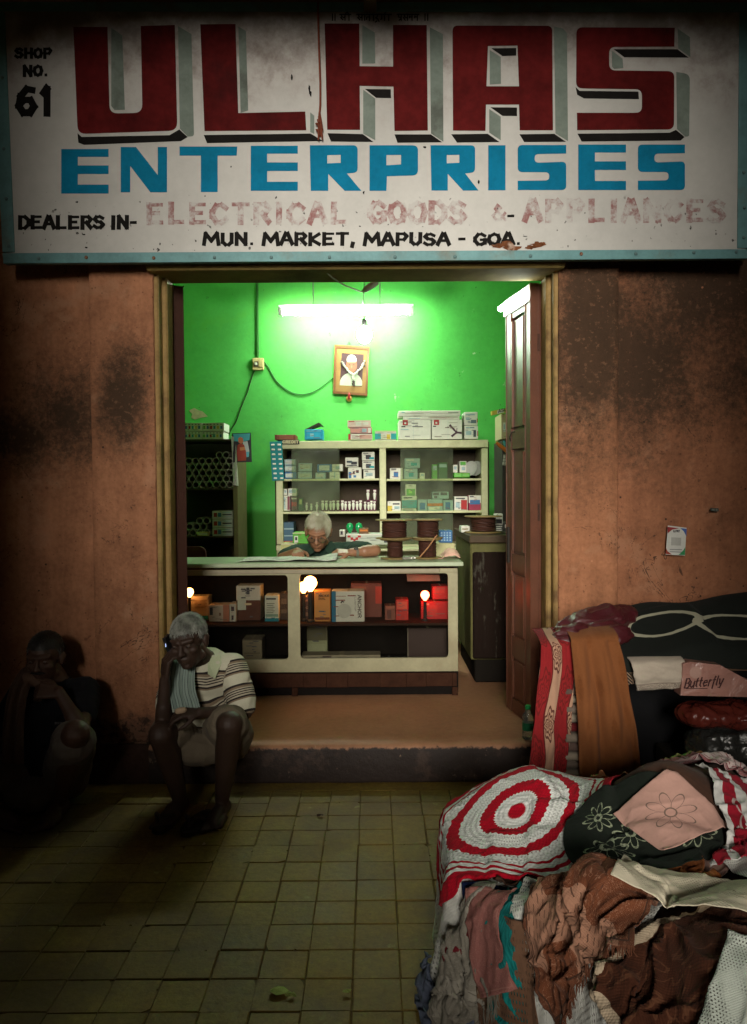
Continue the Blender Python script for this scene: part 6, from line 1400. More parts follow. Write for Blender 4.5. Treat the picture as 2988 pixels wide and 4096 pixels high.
# ---------------------------------------------------------------- the shopkeeper, reading over the counter
m3 = empty('person', (-.33, 5.42, FLOOR), 'grey haired shopkeeper in glasses and dark green shirt reading at the counter', 'person')
hc = P(1272, 2126, 5.22); hax = frame((-.05,-.90,-.44), (.02,0,1))
neck = Vector((hc.x + .012, 5.36, hc.z - .105)); chest = Vector((neck.x + .01, 5.45, neck.z - .17)); waist = Vector((neck.x + .02, 5.48, neck.z - .38)); hip = Vector((neck.x + .02, 5.50, FLOOR + .52))
shL, shR = neck + Vector((.185,.045,-.055)), neck + Vector((-.180,.045,-.070)); zt_ = zK
elL = P(1500, 2214, 5.08); elL.z = zt_ + .042; wrL = Vector((P(1405, 2212, 5.02).x, 5.02, zt_ + .034)); elR = Vector((shR.x - .08, 5.24, zt_ - .02)); wrR = Vector((P(1192, 2210, 5.05).x - .005, 5.075, zt_ + .040))
SK3 = skin('shopkeeper_skin', (.24, .115, .062), .45)
B = Body(); hp3 = head(B, hc, hax, 1.08)
B.limb([hp3(0,-.03,-.055), neck], [.052,.060]); B.limb([neck + Vector((0,.02,-.03)), chest, waist, hip], [.08,.135,.13,.14]); B.limb([neck + Vector((0,.02,-.05)), shL], [.055,.058]); B.limb([neck + Vector((0,.02,-.05)), shR], [.055,.058])
B.limb([shL, elL, wrL], [.052,.041,.029]); B.limb([elL, elL.lerp(wrL, .45)], [.041,.040]); B.limb([shR, elR, wrR], [.052,.039,.027])
hand(B, wrL, (-.97,-.12,.0), (0,-.35,.93), (-.1,-.9,-.2), .42, 1.05, .05, .3); hand(B, wrR, (.10,-.94,-.15), (-.1,-.2,.97), (.9,0,-.1), .75, 1.05, .22, .3)
for sx in (-.09, .09): B.limb([hip + Vector((sx,0,0)), hip + Vector((sx,-.05,-.44))], [.09,.05]); foot(B, hip + Vector((sx,.0,-.519)), (0,-1,0))
B.build('body', SK3, m3, .005, 3); eyes(hp3, 1.08, m3, -.005)
hair(hp3, 1.08, hairmat('silver_hair', (.30,.28,.19), (.44,.42,.31)), m3, 'hair', .068, -.04, 4200, .050, 0, -.03, .30, (1.0, -.55))
B = Body(); B.limb([neck + Vector((0,.02,-.06)), chest, waist, hip], [.09,.158,.155,.155]); B.limb([neck + Vector((.02,.02,-.06)), shL, shL.lerp(elL, .62)], [.07,.074,.070]); B.limb([neck + Vector((-.02,.02,-.06)), shR, shR.lerp(elR, .7)], [.07,.074,.066])
gm = cloth_plain('dark_green_cotton', (.020,.040,.028)); B.build('shirt', gm, m3, .006, 3, folds(41, .009, 8))
for sx in (-1, 1):
    q = [neck + Vector(p_) for p_ in ((sx*.03,-.055,.012),(sx*.078,-.02,.028),(sx*.10,-.045,-.012),(sx*.07,-.098,-.062),(sx*.038,-.10,-.04))]; b = MB(); b.add(q + [p_ + Vector((0,-.006,.004)) for p_ in q], [(0,1,2,3,4),(9,8,7,6,5)] + [(i,(i+1)%5,5+(i+1)%5,5+i) for i in range(5)]); b.build('collar', gm, m3)
gl_ = empty('spectacles', hp3(0,.10,0), 'thin framed spectacles worn by the shopkeeper', 'spectacles')
ml = M('thin_metal', (.05,.045,.04), .3, metal=.6); b = MB()
for sx in (-1, 1):
    l = [hp3(sx*.034 + .024*math.cos(a), .100, -.008 + .016*math.sin(a)) for a in [2*math.pi*i/16 for i in range(17)]]; MB().tube(l, .0016, 5).build('rim', ml, gl_, True); MB().tube([hp3(sx*.058,.099,-.004), hp3(sx*.078,.04,-.004), hp3(sx*.083,-.01,-.006)], .0015, 5).build('temple', ml, gl_, True)
    MB().prism([[hp3(sx*.034 + .0235*math.cos(a), .100, -.008 + .0155*math.sin(a)) for a in [2*math.pi*i/16 for i in range(16)]]], hax @ Vector((0,.001,0))).build('lens', GLASS('lens', (.95,.95,.92), .02, .12), gl_)
MB().tube([hp3(-.011,.101,-.006), hp3(0,.104,-.003), hp3(.011,.101,-.006)], .0015, 5).build('bridge', ml, gl_, True)
wt = empty('wrist_watch', wrL, 'metal wrist watch on the shopkeeper\'s forearm', 'watch'); wa = (elL - wrL).normalized(); wc = wrL + wa*.035
MB().lathe(wc, [(.0315,-.009),(.0335,-.008),(.0335,.008),(.0315,.009)], 20, wa).build('strap', M('watch_steel', (.35,.33,.26), .3, metal=.7), wt, True)
MB().lathe(wc + Vector((0,-.021,.024)), [(.014,0),(.015,.003),(.013,.006)], 16, (0,-.6,.8)).build('dial', M('watch_dial', (.05,.05,.045), .2), wt, True)
# ================================================================== LINEN: cloths dropped one after another on a heap
class Heap:
    """height field that cloths fall on and then become part of"""
    def __init__(s, x0, x1, y0, y1, res=.0125):
        s.x0, s.y0, s.res = x0, y0, res; s.nx = int((x1-x0)/res) + 1; s.ny = int((y1-y0)/res) + 1
        s.X, s.Y = np.meshgrid(x0 + np.arange(s.nx)*res, y0 + np.arange(s.ny)*res); s.H = np.zeros((s.ny, s.nx))
    def blur(s, k=1):
        for _ in range(k):
            h = np.pad(s.H, 1, mode='edge'); s.H = (h[1:-1,1:-1]*4 + h[:-2,1:-1] + h[2:,1:-1] + h[1:-1,:-2] + h[1:-1,2:])/8
    def at(s, x, y):
        u = np.clip((x - s.x0)/s.res, 0, s.nx-1.001); v = np.clip((y - s.y0)/s.res, 0, s.ny-1.001); i = u.astype(int); j = v.astype(int); a = u-i; b = v-j; H = s.H
        return H[j,i]*(1-a)*(1-b) + H[j,i+1]*a*(1-b) + H[j+1,i]*(1-a)*b + H[j+1,i+1]*a*b
    def add(s, p, th=.004):
        q = p
        for ax in (0, 1):
            for _ in range(2):
                m = (np.take(q, range(q.shape[ax]-1), ax) + np.take(q, range(1, q.shape[ax]), ax))/2; sh = list(q.shape); sh[ax] = q.shape[ax]*2 - 1; r = np.zeros(sh)
                if ax == 0: r[::2] = q; r[1::2] = m
                else: r[:, ::2] = q; r[:, 1::2] = m
                q = r
        q = q.reshape(-1, 3); i = np.round((q[:,0]-s.x0)/s.res).astype(int); j = np.round((q[:,1]-s.y0)/s.res).astype(int); ok = (i >= 0) & (i < s.nx) & (j >= 0) & (j < s.ny)
        np.maximum.at(s.H, (j[ok], i[ok]), q[ok,2] + th)
def drop(hp, c, size, rot=0.0, n=(44, 44), crumple=1.0, crx=None, noise=.0, steps=64, iters=7, lift=.02, disc=False, tilt=(0,0), seed=1, fric=.75, bend=.25, margin=.009, folded=None):
    """lets a cloth fall on the heap; returns its grid of points"""
    rng = np.random.RandomState(seed); nx, ny = n; U, V = np.meshgrid(np.linspace(-1,1,nx), np.linspace(-1,1,ny))
    if disc: A = U*np.sqrt(1 - V*V/2); Bv = V*np.sqrt(1 - U*U/2)
    else: A, Bv = U, V
    F = np.stack([A*size[0]/2, Bv*size[1]/2], -1)
    cr = (crumple, crumple if crx is None else crx); co, si = math.cos(rot), math.sin(rot)
    lx, ly = F[...,0]*cr[0], F[...,1]*cr[1]; px = c[0] + lx*co - ly*si; py = c[1] + lx*si + ly*co
    base = hp.at(px, py); z = np.full_like(px, base.max() + lift) if not folded else base + lift
    z = z + tilt[0]*lx + tilt[1]*ly
    for k in range(7):
        w = rng.normal(size=2)*(9 + 5*k)*(1 + noise*4); z = z + (noise*.5 + .0015)/(1 + .5*k)*np.sin(px*w[0] + py*w[1] + rng.uniform(0, 6))
    p = np.stack([px, py, z], -1); pv = p.copy()
    def L(a, b): return np.linalg.norm(a - b, axis=-1)
    cons = []; al_ = slice(None)
    for st, w in ((1, 1.0), (2, bend)):
        pr = 2*st
        for off in range(pr):
            for N_, mk in ((nx, lambda q: (al_, q)), (ny, lambda q: (q, al_))):
                if st == 1: ks = [off] if off < 2 else []
                else: ks = [off]
                for o_ in ks:
                    k = len(range(o_, N_ - st, pr))
                    if k > 0: cons.append((mk(slice(o_, o_ + pr*(k-1) + 1, pr)), mk(slice(o_ + st, o_ + st + pr*(k-1) + 1, pr)), w))
    for off in range(2):
        k = len(range(off, ny-1, 2)); r0_, r1_ = slice(off, off + 2*(k-1) + 1, 2), slice(off + 1, off + 2*(k-1) + 2, 2)
        cons.append(((r0_, slice(0, nx-1)), (r1_, slice(1, nx)), .5)); cons.append(((r0_, slice(1, nx)), (r1_, slice(0, nx-1)), .5))
    rest = [L(F[a], F[b]) for a, b, w in cons]
    for it in range(steps):
        v = (p - pv)*.965; pv = p.copy(); v[...,2] -= .0022; p = p + np.clip(v, -.03, .03)
        for _ in range(iters):
            for (a, b, w), r0 in zip(cons, rest):
                A_, B_ = p[a], p[b]; d = B_ - A_; l = np.sqrt(np.einsum('ijk,ijk->ij', d, d)) + 1e-9; k = (1.0 - r0/l)*(.5*w)
                if w < .3: k = np.where(l < r0, k, k*.3)
                dd = d*k[..., None]; p[a] = A_ + dd; p[b] = B_ - dd
        h = hp.at(p[...,0], p[...,1]) + margin; pen = h - p[...,2]; m = pen > 0
        if m.any():
            e = .0125; gx = (hp.at(p[...,0]+e, p[...,1]) - hp.at(p[...,0]-e, p[...,1]))/(2*e); gy = (hp.at(p[...,0], p[...,1]+e) - hp.at(p[...,0], p[...,1]-e))/(2*e)
            nl = np.sqrt(gx*gx + gy*gy + 1); q = np.minimum(pen/nl, .03)
            N_ = np.stack([-gx/nl, -gy/nl, 1/nl], -1); p[m] += (N_*q[..., None])[m]
            pv[m] += (p[m] - pv[m])*fric
        low = p[...,2] < .006; p[low, 2] = .006
    hp.add(p); return p
def rumple(p, amp, freq=7.0, seed=0, ridges=1.0):
    """twice the grid, with creases along wandering ridges as in cloth that was grabbed and dropped"""
    for ax in (0, 1):
        m = (np.take(p, range(p.shape[ax]-1), ax) + np.take(p, range(1, p.shape[ax]), ax))/2; sh = list(p.shape); sh[ax] = p.shape[ax]*2 - 1; r = np.zeros(sh)
        if ax == 0: r[::2] = p; r[1::2] = m
        else: r[:, ::2] = p; r[:, 1::2] = m
        p = r
    du = np.gradient(p, axis=1); dv = np.gradient(p, axis=0); n = np.cross(du, dv); n /= (np.linalg.norm(n, axis=-1, keepdims=True) + 1e-9)
    flip = np.where(n[..., 2].mean() < 0, -1.0, 1.0); n *= flip
    ny, nx = p.shape[:2]; d = np.zeros((ny, nx)); wu = float(np.linalg.norm(du, axis=-1).sum(1).mean()); wv = float(np.linalg.norm(dv, axis=-1).sum(0).mean())
    for j in range(ny):
        for i in range(nx):
            q = Vector((i/nx*wu*freq*3, j/ny*wv*freq*3, seed*3.7)); w = Vector((mnoise.noise(q*.5), mnoise.noise(q*.5 + Vector((7,3,0))), 0))*1.3
            a = 1 - 2*abs(mnoise.noise(q + w)); b = 1 - 2*abs(mnoise.noise(q*2.1 + w*1.6 + Vector((3,1,5)))); d[j, i] = a*a*a*(1 if a > 0 else .2)*ridges + .38*b*abs(b) + .5*mnoise.noise(q*.6)
    return p + n*(d*amp)[..., None]
def fabric(name, fn, rough=.9, sheen=.03, bump=True, weave=420.0):
    """fn(t, u, v) -> colour, or (colour, alpha)"""
    t = NT(name); u, v, _ = t.xyz('UV'); c = fn(t, u, v); al = None
    if isinstance(c, tuple) and isinstance(c[0], E): c, al = c
    b = ((u*weave).sin() * (v*weave).sin()); a = t.noise(60, 3)
    return t.done(c, rough, b*.4 + a if bump else None, .45, .003, 0, .04, al, sheen)
def plain(t, col, var=.35, sc_=9):
    a = t.noise(sc_, 4); b = t.noise(130, 3); f = (a - .5)*var*1.5 + (b - .5)*var + 1.0; return t.mix(1.0, col, t.vec(f, f, f), 'MULTIPLY')
def lace(t, u, v, col, n=70.0, th=.62, where=None):
    """openwork: small holes in rows"""
    row = (v*n).floor(); s_ = ((u*n + (row*.5).frac()).frac() - .5); q = ((v*n).frac() - .5); d = (s_*s_*1.3 + q*q).sqrt(); hole = (.30 - d*1.0) > 0
    if where is not None: hole = hole*where
    return hole
RDc = (.40, .006, .018); WHc = (.74, .76, .72)
def doily(t, u, v):
    x = u*2 - 1.0; y = v*2 - 1.0; r = (x*x + y*y).sqrt(); th = y.atan2(x)
    rw = r + (t.noise(16, 3) - .5)*.02 + (th*40.0).sin()*.006
    W2, R2 = WHc, RDc
    c = t.ramp(rw, [(0,R2),(.075,W2),(.19,R2),(.305,W2),(.48,R2),(.59,W2),(.74,R2),(.775,W2),(.84,R2),(.895,W2),(.955,R2)])
    rings = ((r*22.0).frac() - .5).abs(); spk = ((th*(30.0/6.2832)*2.0).frac() - .5).abs()
    open_ = ((r > .32) * (r < .47)).mx((r > .60) * (r < .73)).mx((r > .11)*(r < .18))
    spk = ((th*19.1 + (r*22.0).floor()*.5).frac() - .5).abs()
    hole = (spk < .22) * (rings < .24) * open_
    kn = ((th*90.0).sin()*(r*140.0).sin())*.5 + .5
    cc = t.mix(kn*.35, c, (0,0,0)); 
    return cc, 1.0 - hole*.92
def lacecloth(col, n=58.0, edge=True):
    def f(t, u, v):
        h = lace(t, u, v, col, n); z = t.noise(3.0, 3, .5, t.co('UV')).step(.42, .52)
        return plain(t, col, .2), 1.0 - h*z*.9
    return f
def flower(t, u, v, cx, cy, R_, k=8.0, w=.012):
    x = u - cx; y = v - cy; r = (x*x + y*y).sqrt(); th = y.atan2(x); e = R_*(.42) + (th*(k/2)).sin().abs()*(R_*.58)
    line = (r - e).abs() < w; mid = (r - R_*.22).abs() < w; ray_ = ((th*(k/2)).sin().abs() < .16)*(r < R_*.42)*(r > R_*.22)
    return line.mx(mid).mx(ray_)
def flowers_black(t, u, v):
    m = flower(t, u, v, .24, .36, .16, 9.0, .010).mx(flower(t, u, v, .46, .50, .13, 9.0, .010)).mx(flower(t, u, v, .82, .34, .14, 9.0, .010)).mx(flower(t, u, v, .30, .74, .12, 9.0, .010))
    return t.mix(m*(t.noise(120, 2).step(.25,.6))*.9, plain(t, (.013,.017,.013), .3), (.32,.36,.24))
def flower_pink(t, u, v):
    m = flower(t, u, v, .52, .50, .30, 8.0, .010); return t.mix(m*.85, plain(t, (.46,.27,.22), .18), (.12,.09,.07))
def embro(base, pale, dark):
    def f(t, u, v):
        patch = t.noise(2.2, 2, .4, t.co('UV')) > .5; c = t.mix(patch, plain(t, base, .3), plain(t, pale, .25))
        k = ((u*26.0).frac() - .5).abs(); j = ((v*16.0 + (u*26.0).floor()*.37).frac() - .5).abs(); dash = (k < .09)*(j < .33)
        wv = t.noise(7, 4, .6, t.co('UV'), 1.5); ln = ((wv*9.0).frac() - .5).abs() < .06
        c = t.mix(dash*patch*.8, c, dark); c = t.mix(ln*(1.0 - patch)*.55, c, (pale[0]*1.1, pale[1]*1.1, pale[2]*1.1)); e_ = u.mn(1.0 - u).mn(v).mn(1.0 - v); return t.mix(((e_ - .035).abs() < .005).mx((e_ < .03)*.4), c, dark)
    return f
def damask(a, b, lw=.06, k=7.0):
    def f(t, u, v):
        w = t.noise(k, 2, .4, t.co('UV'), 2.2); ln = ((w*6.0).frac() - .5).abs() < lw*2; e_ = u.mn(1.0 - u).mn(v).mn(1.0 - v); return t.mix((ln*.7).mx((e_ - .04).abs() < .006), plain(t, a, .3), b)
    return f
def solid(col, var=.3): return lambda t, u, v: plain(t, col, var)
def knit(col):
    def f(t, u, v):
        k = ((u*90.0).sin()*((v*60.0) + (u*90.0).sin()*.8).sin())*.5 + .5; return t.mix(k*.75, plain(t, col, .3), (col[0]*.25, col[1]*.25, col[2]*.25))
    return f

# ---------------------------------------------------------------- the near stall
ZS = .36
hp_ = Heap(-.12, 2.1, .95, 2.95)
poly = [(.21, 2.62), (.19, 2.10), (.40, 1.72), (.56, 1.15), (2.05, 1.15), (2.05, 2.65)]
ins = np.zeros(hp_.X.shape, bool)
for (x1, y1), (x2, y2) in zip(poly, poly[1:] + poly[:1]):
    c = ((y1 > hp_.Y) != (y2 > hp_.Y)) & (hp_.X < (x2-x1)*(hp_.Y-y1)/(y2-y1+1e-9) + x1); ins ^= c
hp_.H = np.where(ins, ZS, 0.0)
for (x, y, h, s_) in ((.50,2.44,.17,.17), (.80,2.16,.21,.13), (.53,1.79,.13,.07), (1.05,2.40,.20,.22), (.54,1.66,.07,.10), (.80,1.60,.13,.16), (1.15,1.85,.22,.25), (.30,2.08,.02,.1), (.68,1.42,.10,.12)):
    hp_.H += np.where(ins, h*np.exp(-((hp_.X-x)**2 + (hp_.Y-y)**2)/(2*s_*s_)), 0)
lump = np.zeros(hp_.H.shape); rl_ = np.random.RandomState(5)
for k in range(26):
    cx, cy = rl_.uniform(.15, 1.6), rl_.uniform(1.15, 2.6); lump += rl_.uniform(-.6, 1)*np.exp(-((hp_.X-cx)**2*rl_.uniform(.4,2) + (hp_.Y-cy)**2*rl_.uniform(.4,2))/(2*.05**2))
hp_.H += np.where(ins, lump*.028, 0)
hp_.blur(3)
tb = empty('linen_stall', (.9, 1.9, 0), 'low wooden stall bench under the near heap of linen', 'stall')
MB().prism([[Vector((x, y, ZS - .035)) for x, y in [(.25,2.58),(.24,2.12),(.44,1.76),(.60,1.19),(2.0,1.19),(2.0,2.6)]]], (0,0,.030)).build('bench_top', M('stall_wood', (.08,.045,.025), .7), tb)
for x, y in ((.30,2.5),(.30,2.14),(.66,1.28),(1.9,1.28),(1.9,2.5)): MB().box((x-.025, y-.025, .001), (x+.025, y+.025, ZS-.036)).build('leg', M('stall_wood', (.08,.045,.025), .7), tb)
g_ = np.stack([hp_.X, hp_.Y, hp_.H - .004], -1)[::2, ::2]; ok = (hp_.H[::2, ::2] > ZS*.75)
tag(gridmesh('bundled_linen', g_, fabric('bundle_cloth', solid((.06,.03,.02))), mask=ok), 'dark bundled linen that fills the near heap', 'linen')
def cloth(nm, label, mat, p, sub=1, th=.0018, cat='cloth', group='cloths heaped on the near stall', rum=.003, freq=4.0, fringe=0):
    if rum: p = rumple(p, rum, freq, len(label)); sub = 0
    o = gridmesh(nm, p, mat, None, solid=th, sub=sub)
    if fringe:                                     # knotted threads along the lower hem
        b = MB(); ed = p[0] if p[0][:, 2].mean() < p[-1][:, 2].mean() else p[-1]; inn = p[3] if ed is p[0] else p[-4]
        for i in range(0, len(ed), 1):
            a = Vector(ed[i]); d = (a - Vector(inn[i])); d = (d.normalized()*.5 + Vector((random.uniform(-.3,.3), random.uniform(-.4,.1), -1))).normalized(); l = fringe*random.uniform(.6, 1.2)
            b.tube([a, a + d*l*.5 + Vector((random.uniform(-.004,.004), 0, 0)), a + d*l*.75 + Vector((random.uniform(-.006,.006), random.uniform(-.006,.002), -l*.25))], [.0016,.0014,.0009], 4, False)
        b.build('fringe', mat, o)
    return tag(o, label, cat, group)
WL = fabric('white_lace', lacecloth((.60,.60,.55), 46.0)); WL2 = fabric('white_lace_fine', lacecloth((.62,.62,.57), 64.0)); CRM = fabric('cream_lace', lacecloth((.62,.56,.42), 52.0))
cloth('lace_cloth', 'white lace cloth showing below the red and white tablecloth, over the bench corner', WL, drop(hp_, (.37,2.14), (.66,.66), R(12), seed=2, noise=.02))
cloth('blue_cloth', 'dark blue cloth peeping out under the white lace', fabric('navy', solid((.010,.022,.085))), drop(hp_, (.40,1.90), (.34,.26), R(-38), (30,24), .8, noise=.02, seed=3))
cloth('maroon_cloth', 'maroon cloth hanging down the front of the near stall', fabric('maroon', damask((.11,.012,.016), (.17,.03,.03))), drop(hp_, (.31,1.86), (.30,.46), R(-32), (30,40), .82, noise=.015, seed=4), rum=0.014)
cloth('slate_cloth', 'slate blue crumpled cloth at the stall\'s left corner', fabric('slate', solid((.085,.10,.14))), drop(hp_, (.22,2.05), (.26,.34), R(10), (30,34), .75, noise=.02, seed=5), rum=0.018)
cloth('lace_cloth', 'white lace cloth hanging low at the bottom front of the near heap', WL2, drop(hp_, (.47,1.62), (.46,.66), R(-24), (40,50), .92, noise=.012, seed=6))
cloth('teal_cloth', 'teal fringed cloth hanging between grey cloth and white lace', fabric('teal_fringe', knit((.012,.20,.19))), drop(hp_, (.405,1.83), (.11,.44), R(-32), (18,44), .8, noise=.03, seed=7), rum=0.016, fringe=0.04)
cloth('grey_cloth', 'crumpled grey-beige fringed cloth over the front edge of the near stall', fabric('grey_linen', embro((.17,.155,.125), (.24,.22,.18), (.11,.10,.08))), drop(hp_, (.285,1.98), (.30,.26), R(-30), (44,44), .72, noise=.03, seed=8), rum=0.016, fringe=0.045)
cloth('brown_knit', 'dark brown knitted cloth directly under the red and white tablecloth', fabric('brown_knit', knit((.075,.034,.018))), drop(hp_, (.50,2.10), (.30,.24), R(-14), (40,30), .9, noise=.012, seed=9))
cloth('lace_cloth', 'white openwork lace strip falling between the tablecloth and the pink cloth', WL, drop(hp_, (.56,1.99), (.26,.60), R(-20), (30,54), .95, noise=.010, seed=11))
cloth('net_cloth', 'brown netted cloth dangling at the bottom front of the near stall', fabric('brown_net', lacecloth((.14,.075,.045), 26.0)), drop(hp_, (.36,1.80), (.22,.42), R(-34), (26,44), .8, noise=.03, seed=41), rum=.005, fringe=.03)
cloth('rose_cloth', 'dusty rose cloth squeezed beside the teal fringed cloth', fabric('dusty_rose', damask((.26,.10,.085), (.34,.16,.13))), drop(hp_, (.345,1.90), (.16,.24), R(-30), (22,30), .7, noise=.03, seed=42), rum=.006)
cloth('round_tablecloth', 'red and white crocheted round tablecloth with concentric rings', fabric('crochet', doily, .92, .02, True, 300.0), drop(hp_, (.50,2.285), (.72,.58), R(10), (76,72), .95, noise=.012, disc=True, seed=10, steps=80, bend=.35), 1, .004, 'tablecloth', rum=.004, freq=4.0)
cloth('brown_cloth', 'dark brown velvety cloth filling the lower right of the near heap', fabric('brown_velvet', lambda t, u, v: t.mix((u.mn(1.0 - u).mn(v).mn(1.0 - v)) < .045, damask((.050,.018,.010), (.10,.042,.022), .05, 4.0)(t, u, v), plain(t, (.38,.30,.21), .2))), drop(hp_, (.74,1.48), (.52,.44), R(12), (60,54), .68, noise=.05, seed=12), rum=0.02)
cloth('embroidered_cloth', 'crumpled brown and tan embroidered cloth at the middle of the near heap', fabric('embroidered_brown', embro((.13,.045,.022), (.30,.155,.10), (.06,.03,.02))), drop(hp_, (.535,1.76), (.30,.36), R(-20), (56,60), .70, noise=.05, seed=13), rum=0.02, fringe=0.02)
cloth('pink_cloth', 'pale pink cloth tucked beside the white lace strip', fabric('pale_pink', solid((.46,.29,.23), .2)), drop(hp_, (.60,1.90), (.20,.15), R(35), (28,22), .78, noise=.015, seed=15))
cloth('pink_cloth', 'pale pink cloth whose hem shows below the black flower cloth', fabric('pink_hem', solid((.47,.29,.24), .2)), drop(hp_, (.735,1.92), (.38,.32), R(2), (40,34), .95, noise=.02, disc=True, seed=16), rum=.003)
cloth('rust_cloth', 'rust orange cloth folded below the black flower cloth', fabric('rust_damask', damask((.24,.075,.022), (.30,.11,.04), .07, 5.0)), drop(hp_, (.70,1.815), (.36,.20), R(3), (46,24), .72, .5, noise=.03, seed=14), rum=0.012)
cloth('flower_cloth', 'black cloth embroidered with pale flowers on the near heap', fabric('black_flowers', flowers_black, .95, .02), drop(hp_, (.748,2.06), (.40,.38), R(2), (48,44), .98, noise=.016, disc=True, seed=17), rum=.003, freq=4.0)
cloth('pink_flower_cloth', 'folded pink cloth corner with one outlined flower on the black cloth', fabric('pink_flower', flower_pink), drop(hp_, (.815,2.085), (.20,.20), R(24), (34,34), .98, noise=.018, seed=18), rum=.003, freq=4.0)
cloth('lace_cloth', 'white lace cloth at the right edge behind the cream strip', WL2, drop(hp_, (1.06,1.74), (.36,.36), R(10), (40,40), .9, noise=.015, seed=19))
cloth('cream_strip', 'cream lacy folded strip slanting across the near heap', CRM, drop(hp_, (.735,1.68), (.46,.19), R(-33), (50,24), .94, .62, noise=.014, seed=20, margin=.02))
def redwhite(t, u, v): s_ = ((u*2.6).frac() > .42); lf = flower(t, u, v, .5, .5, .22, 6.0, .02); return t.mix(s_, plain(t, (.56,.55,.52), .2), t.mix(lf*.7, plain(t, (.26,.010,.022), .3), (.5,.45,.42)))
cloth('red_white_cloth', 'red and white cloth stack at the right edge of the near heap', fabric('red_white', redwhite), drop(hp_, (.955,2.04), (.17,.46), R(-6), (34,44), .86, noise=.018, seed=21), rum=0.012)
cloth('frilled_cloth', 'pink and grey frilled cloth bunched at the far right of the near heap', fabric('frill', embro((.30,.12,.12), (.40,.32,.30), (.15,.02,.03))), drop(hp_, (1.12,2.35), (.40,.40), R(20), (40,40), .62, noise=.05, seed=22), rum=0.02)
cloth('orange_print_cloth', 'small orange and green printed cloth behind the black flower cloth', fabric('orange_print', embro((.36,.10,.03), (.08,.26,.04), (.45,.30,.15))), drop(hp_, (.95,2.50), (.40,.22), R(-4), (40,24), .75, noise=.03, seed=23), rum=0.014)
cloth('pale_cloth', 'pale grey-green starched cloth at the bottom right corner', fabric('pale_green', lacecloth((.44,.48,.42), 60.0)), drop(hp_, (.74,1.36), (.34,.36), R(-35), (36,38), .84, noise=.03, seed=24, margin=.02), rum=0.01)

# ---------------------------------------------------------------- the far stall against the wall
YF = 3.30
fb = empty('linen_stall', (1.7, 3.5, 0), 'cloth covered stall table standing against the wall', 'stall')
ZF = .70
MB().box((.90, YF, ZF - .03), (2.6, 3.78, ZF)).build('table_top', M('stall_wood', (.08,.045,.025), .7), fb)
for x, y in ((.95,3.36),(.95,3.72),(2.5,3.36),(2.5,3.72)): MB().box((x-.025, y-.025, .001), (x+.025, y+.025, ZF - .031)).build('leg', M('stall_wood', (.08,.045,.025), .7), fb)
MB().box((1.2, 3.70, .02), (2.55, 3.72, ZF - .04)).build('underside_shade', M('shade_black', (.008,.008,.009), .9), fb)  # added black panel standing in for the shade under the table
def hang(nm, label, mat, tl_, tr_, br_, bl_, Y, back=.16, bulge=.05, waves=3.0, amp=.012, n=(40, 46), seed=0, cat='cloth', lean=0.0, group='cloths hung on the far stall', th=.004):
    """a cloth that lies over the table's edge and hangs down between four photo corners at the depth Y"""
    g = np.zeros((n[1], n[0], 3)); TL, TR, BR, BL_ = P(*tl_, Y), P(*tr_, Y), P(*br_, Y), P(*bl_, Y); k = n[1]//4
    for j in range(n[1]):
        for i in range(n[0]):
            u = i/(n[0]-1)
            if j < k:
                a = (j/k)*math.pi/2; top = TL.lerp(TR, u); q = Vector((top.x, Y + back*(1 - math.sin(a)) , top.z + back*.22*math.cos(a)*math.sin(math.pi*.5*(1-0)) - .0)) 
            else:
                v = (j-k)/(n[1]-1-k); q = TL.lerp(TR, u).lerp(BL_.lerp(BR, u), v); w = amp*(.3 + v)*math.sin(u*2*math.pi*waves + seed + .6*math.sin(v*2 + seed)); q.y += -bulge*math.sin(math.pi*min(1, v*1.1))*.6 + w + lean*v + amp*.9*(1 - 2*abs(mnoise.noise((u*5 + seed*3, v*2.2 + seed, 2))))*(.35 + v) + .010*mnoise.noise((u*4 + seed, v*5, 1)); q.x += .008*mnoise.noise((u*3, v*4, seed + 3))
            g[j, i] = q
    return tag(gridmesh(nm, g, mat, None, solid=th), label, cat, group)
def ogee(t, u, v):
    w = (v*12.0).sin()*.11; s_ = (u*1.55 + w + .10).frac(); red = s_ < .58
    def medal(cx, k, off, R_):
        x = (s_ - cx)*.62; y = ((v*k + off).frac() - .5)*(1.9/k); r = (x*x*1.9 + y*y*.75).sqrt(); th = y.atan2(x); rr = r + (th*8.0).sin()*R_*.10
        return ((rr/R_*3.2).frac() - .5).abs().__lt__(.24)*(rr < R_)
    c = t.mix(red, plain(t, (.36,.21,.14), .2), plain(t, (.22,.016,.018), .3)); c = t.mix(medal(.29, 2.6, .2, .25)*.8, c, (.11,.014,.012)); c = t.mix(medal(.79, 2.6, .72, .19)*.9, c, (.07,.02,.016))
    return t.mix(((s_ - .58).abs() < .025).mx(s_ < .025), c, (.10,.015,.015))
hang('bedspread', 'red and cream ornate bedspread hanging at the far stall\'s door end', fabric('ogee_print', ogee), (2165,2590), (2300,2580), (2262,3110), (2108,3105), YF - .02, .20, .03, 1.3, .010, (34,60), 1, lean=-.03)
rr = 0; z0_ = .14
fm = ((.16,.13,.10), (.10,.012,.014), (.20,.17,.13), (.13,.10,.08), (.24,.20,.15), (.09,.06,.05))
xl, xr_ = P(2262, 2900, YF - .035).x, P(2318, 2900, YF - .035).x
st_ = empty('folded_stack_stand', (xl + .05, YF, 0), 'dark crate under the folded cloths of the far stall', 'crate'); MB().box((xl - .01, YF - .035, .002), (xr_ + .06, YF + .22, z0_ - .001), .004).build('crate_body', M('stall_wood', (.08,.045,.025), .7), st_)
k = 0; z = z0_
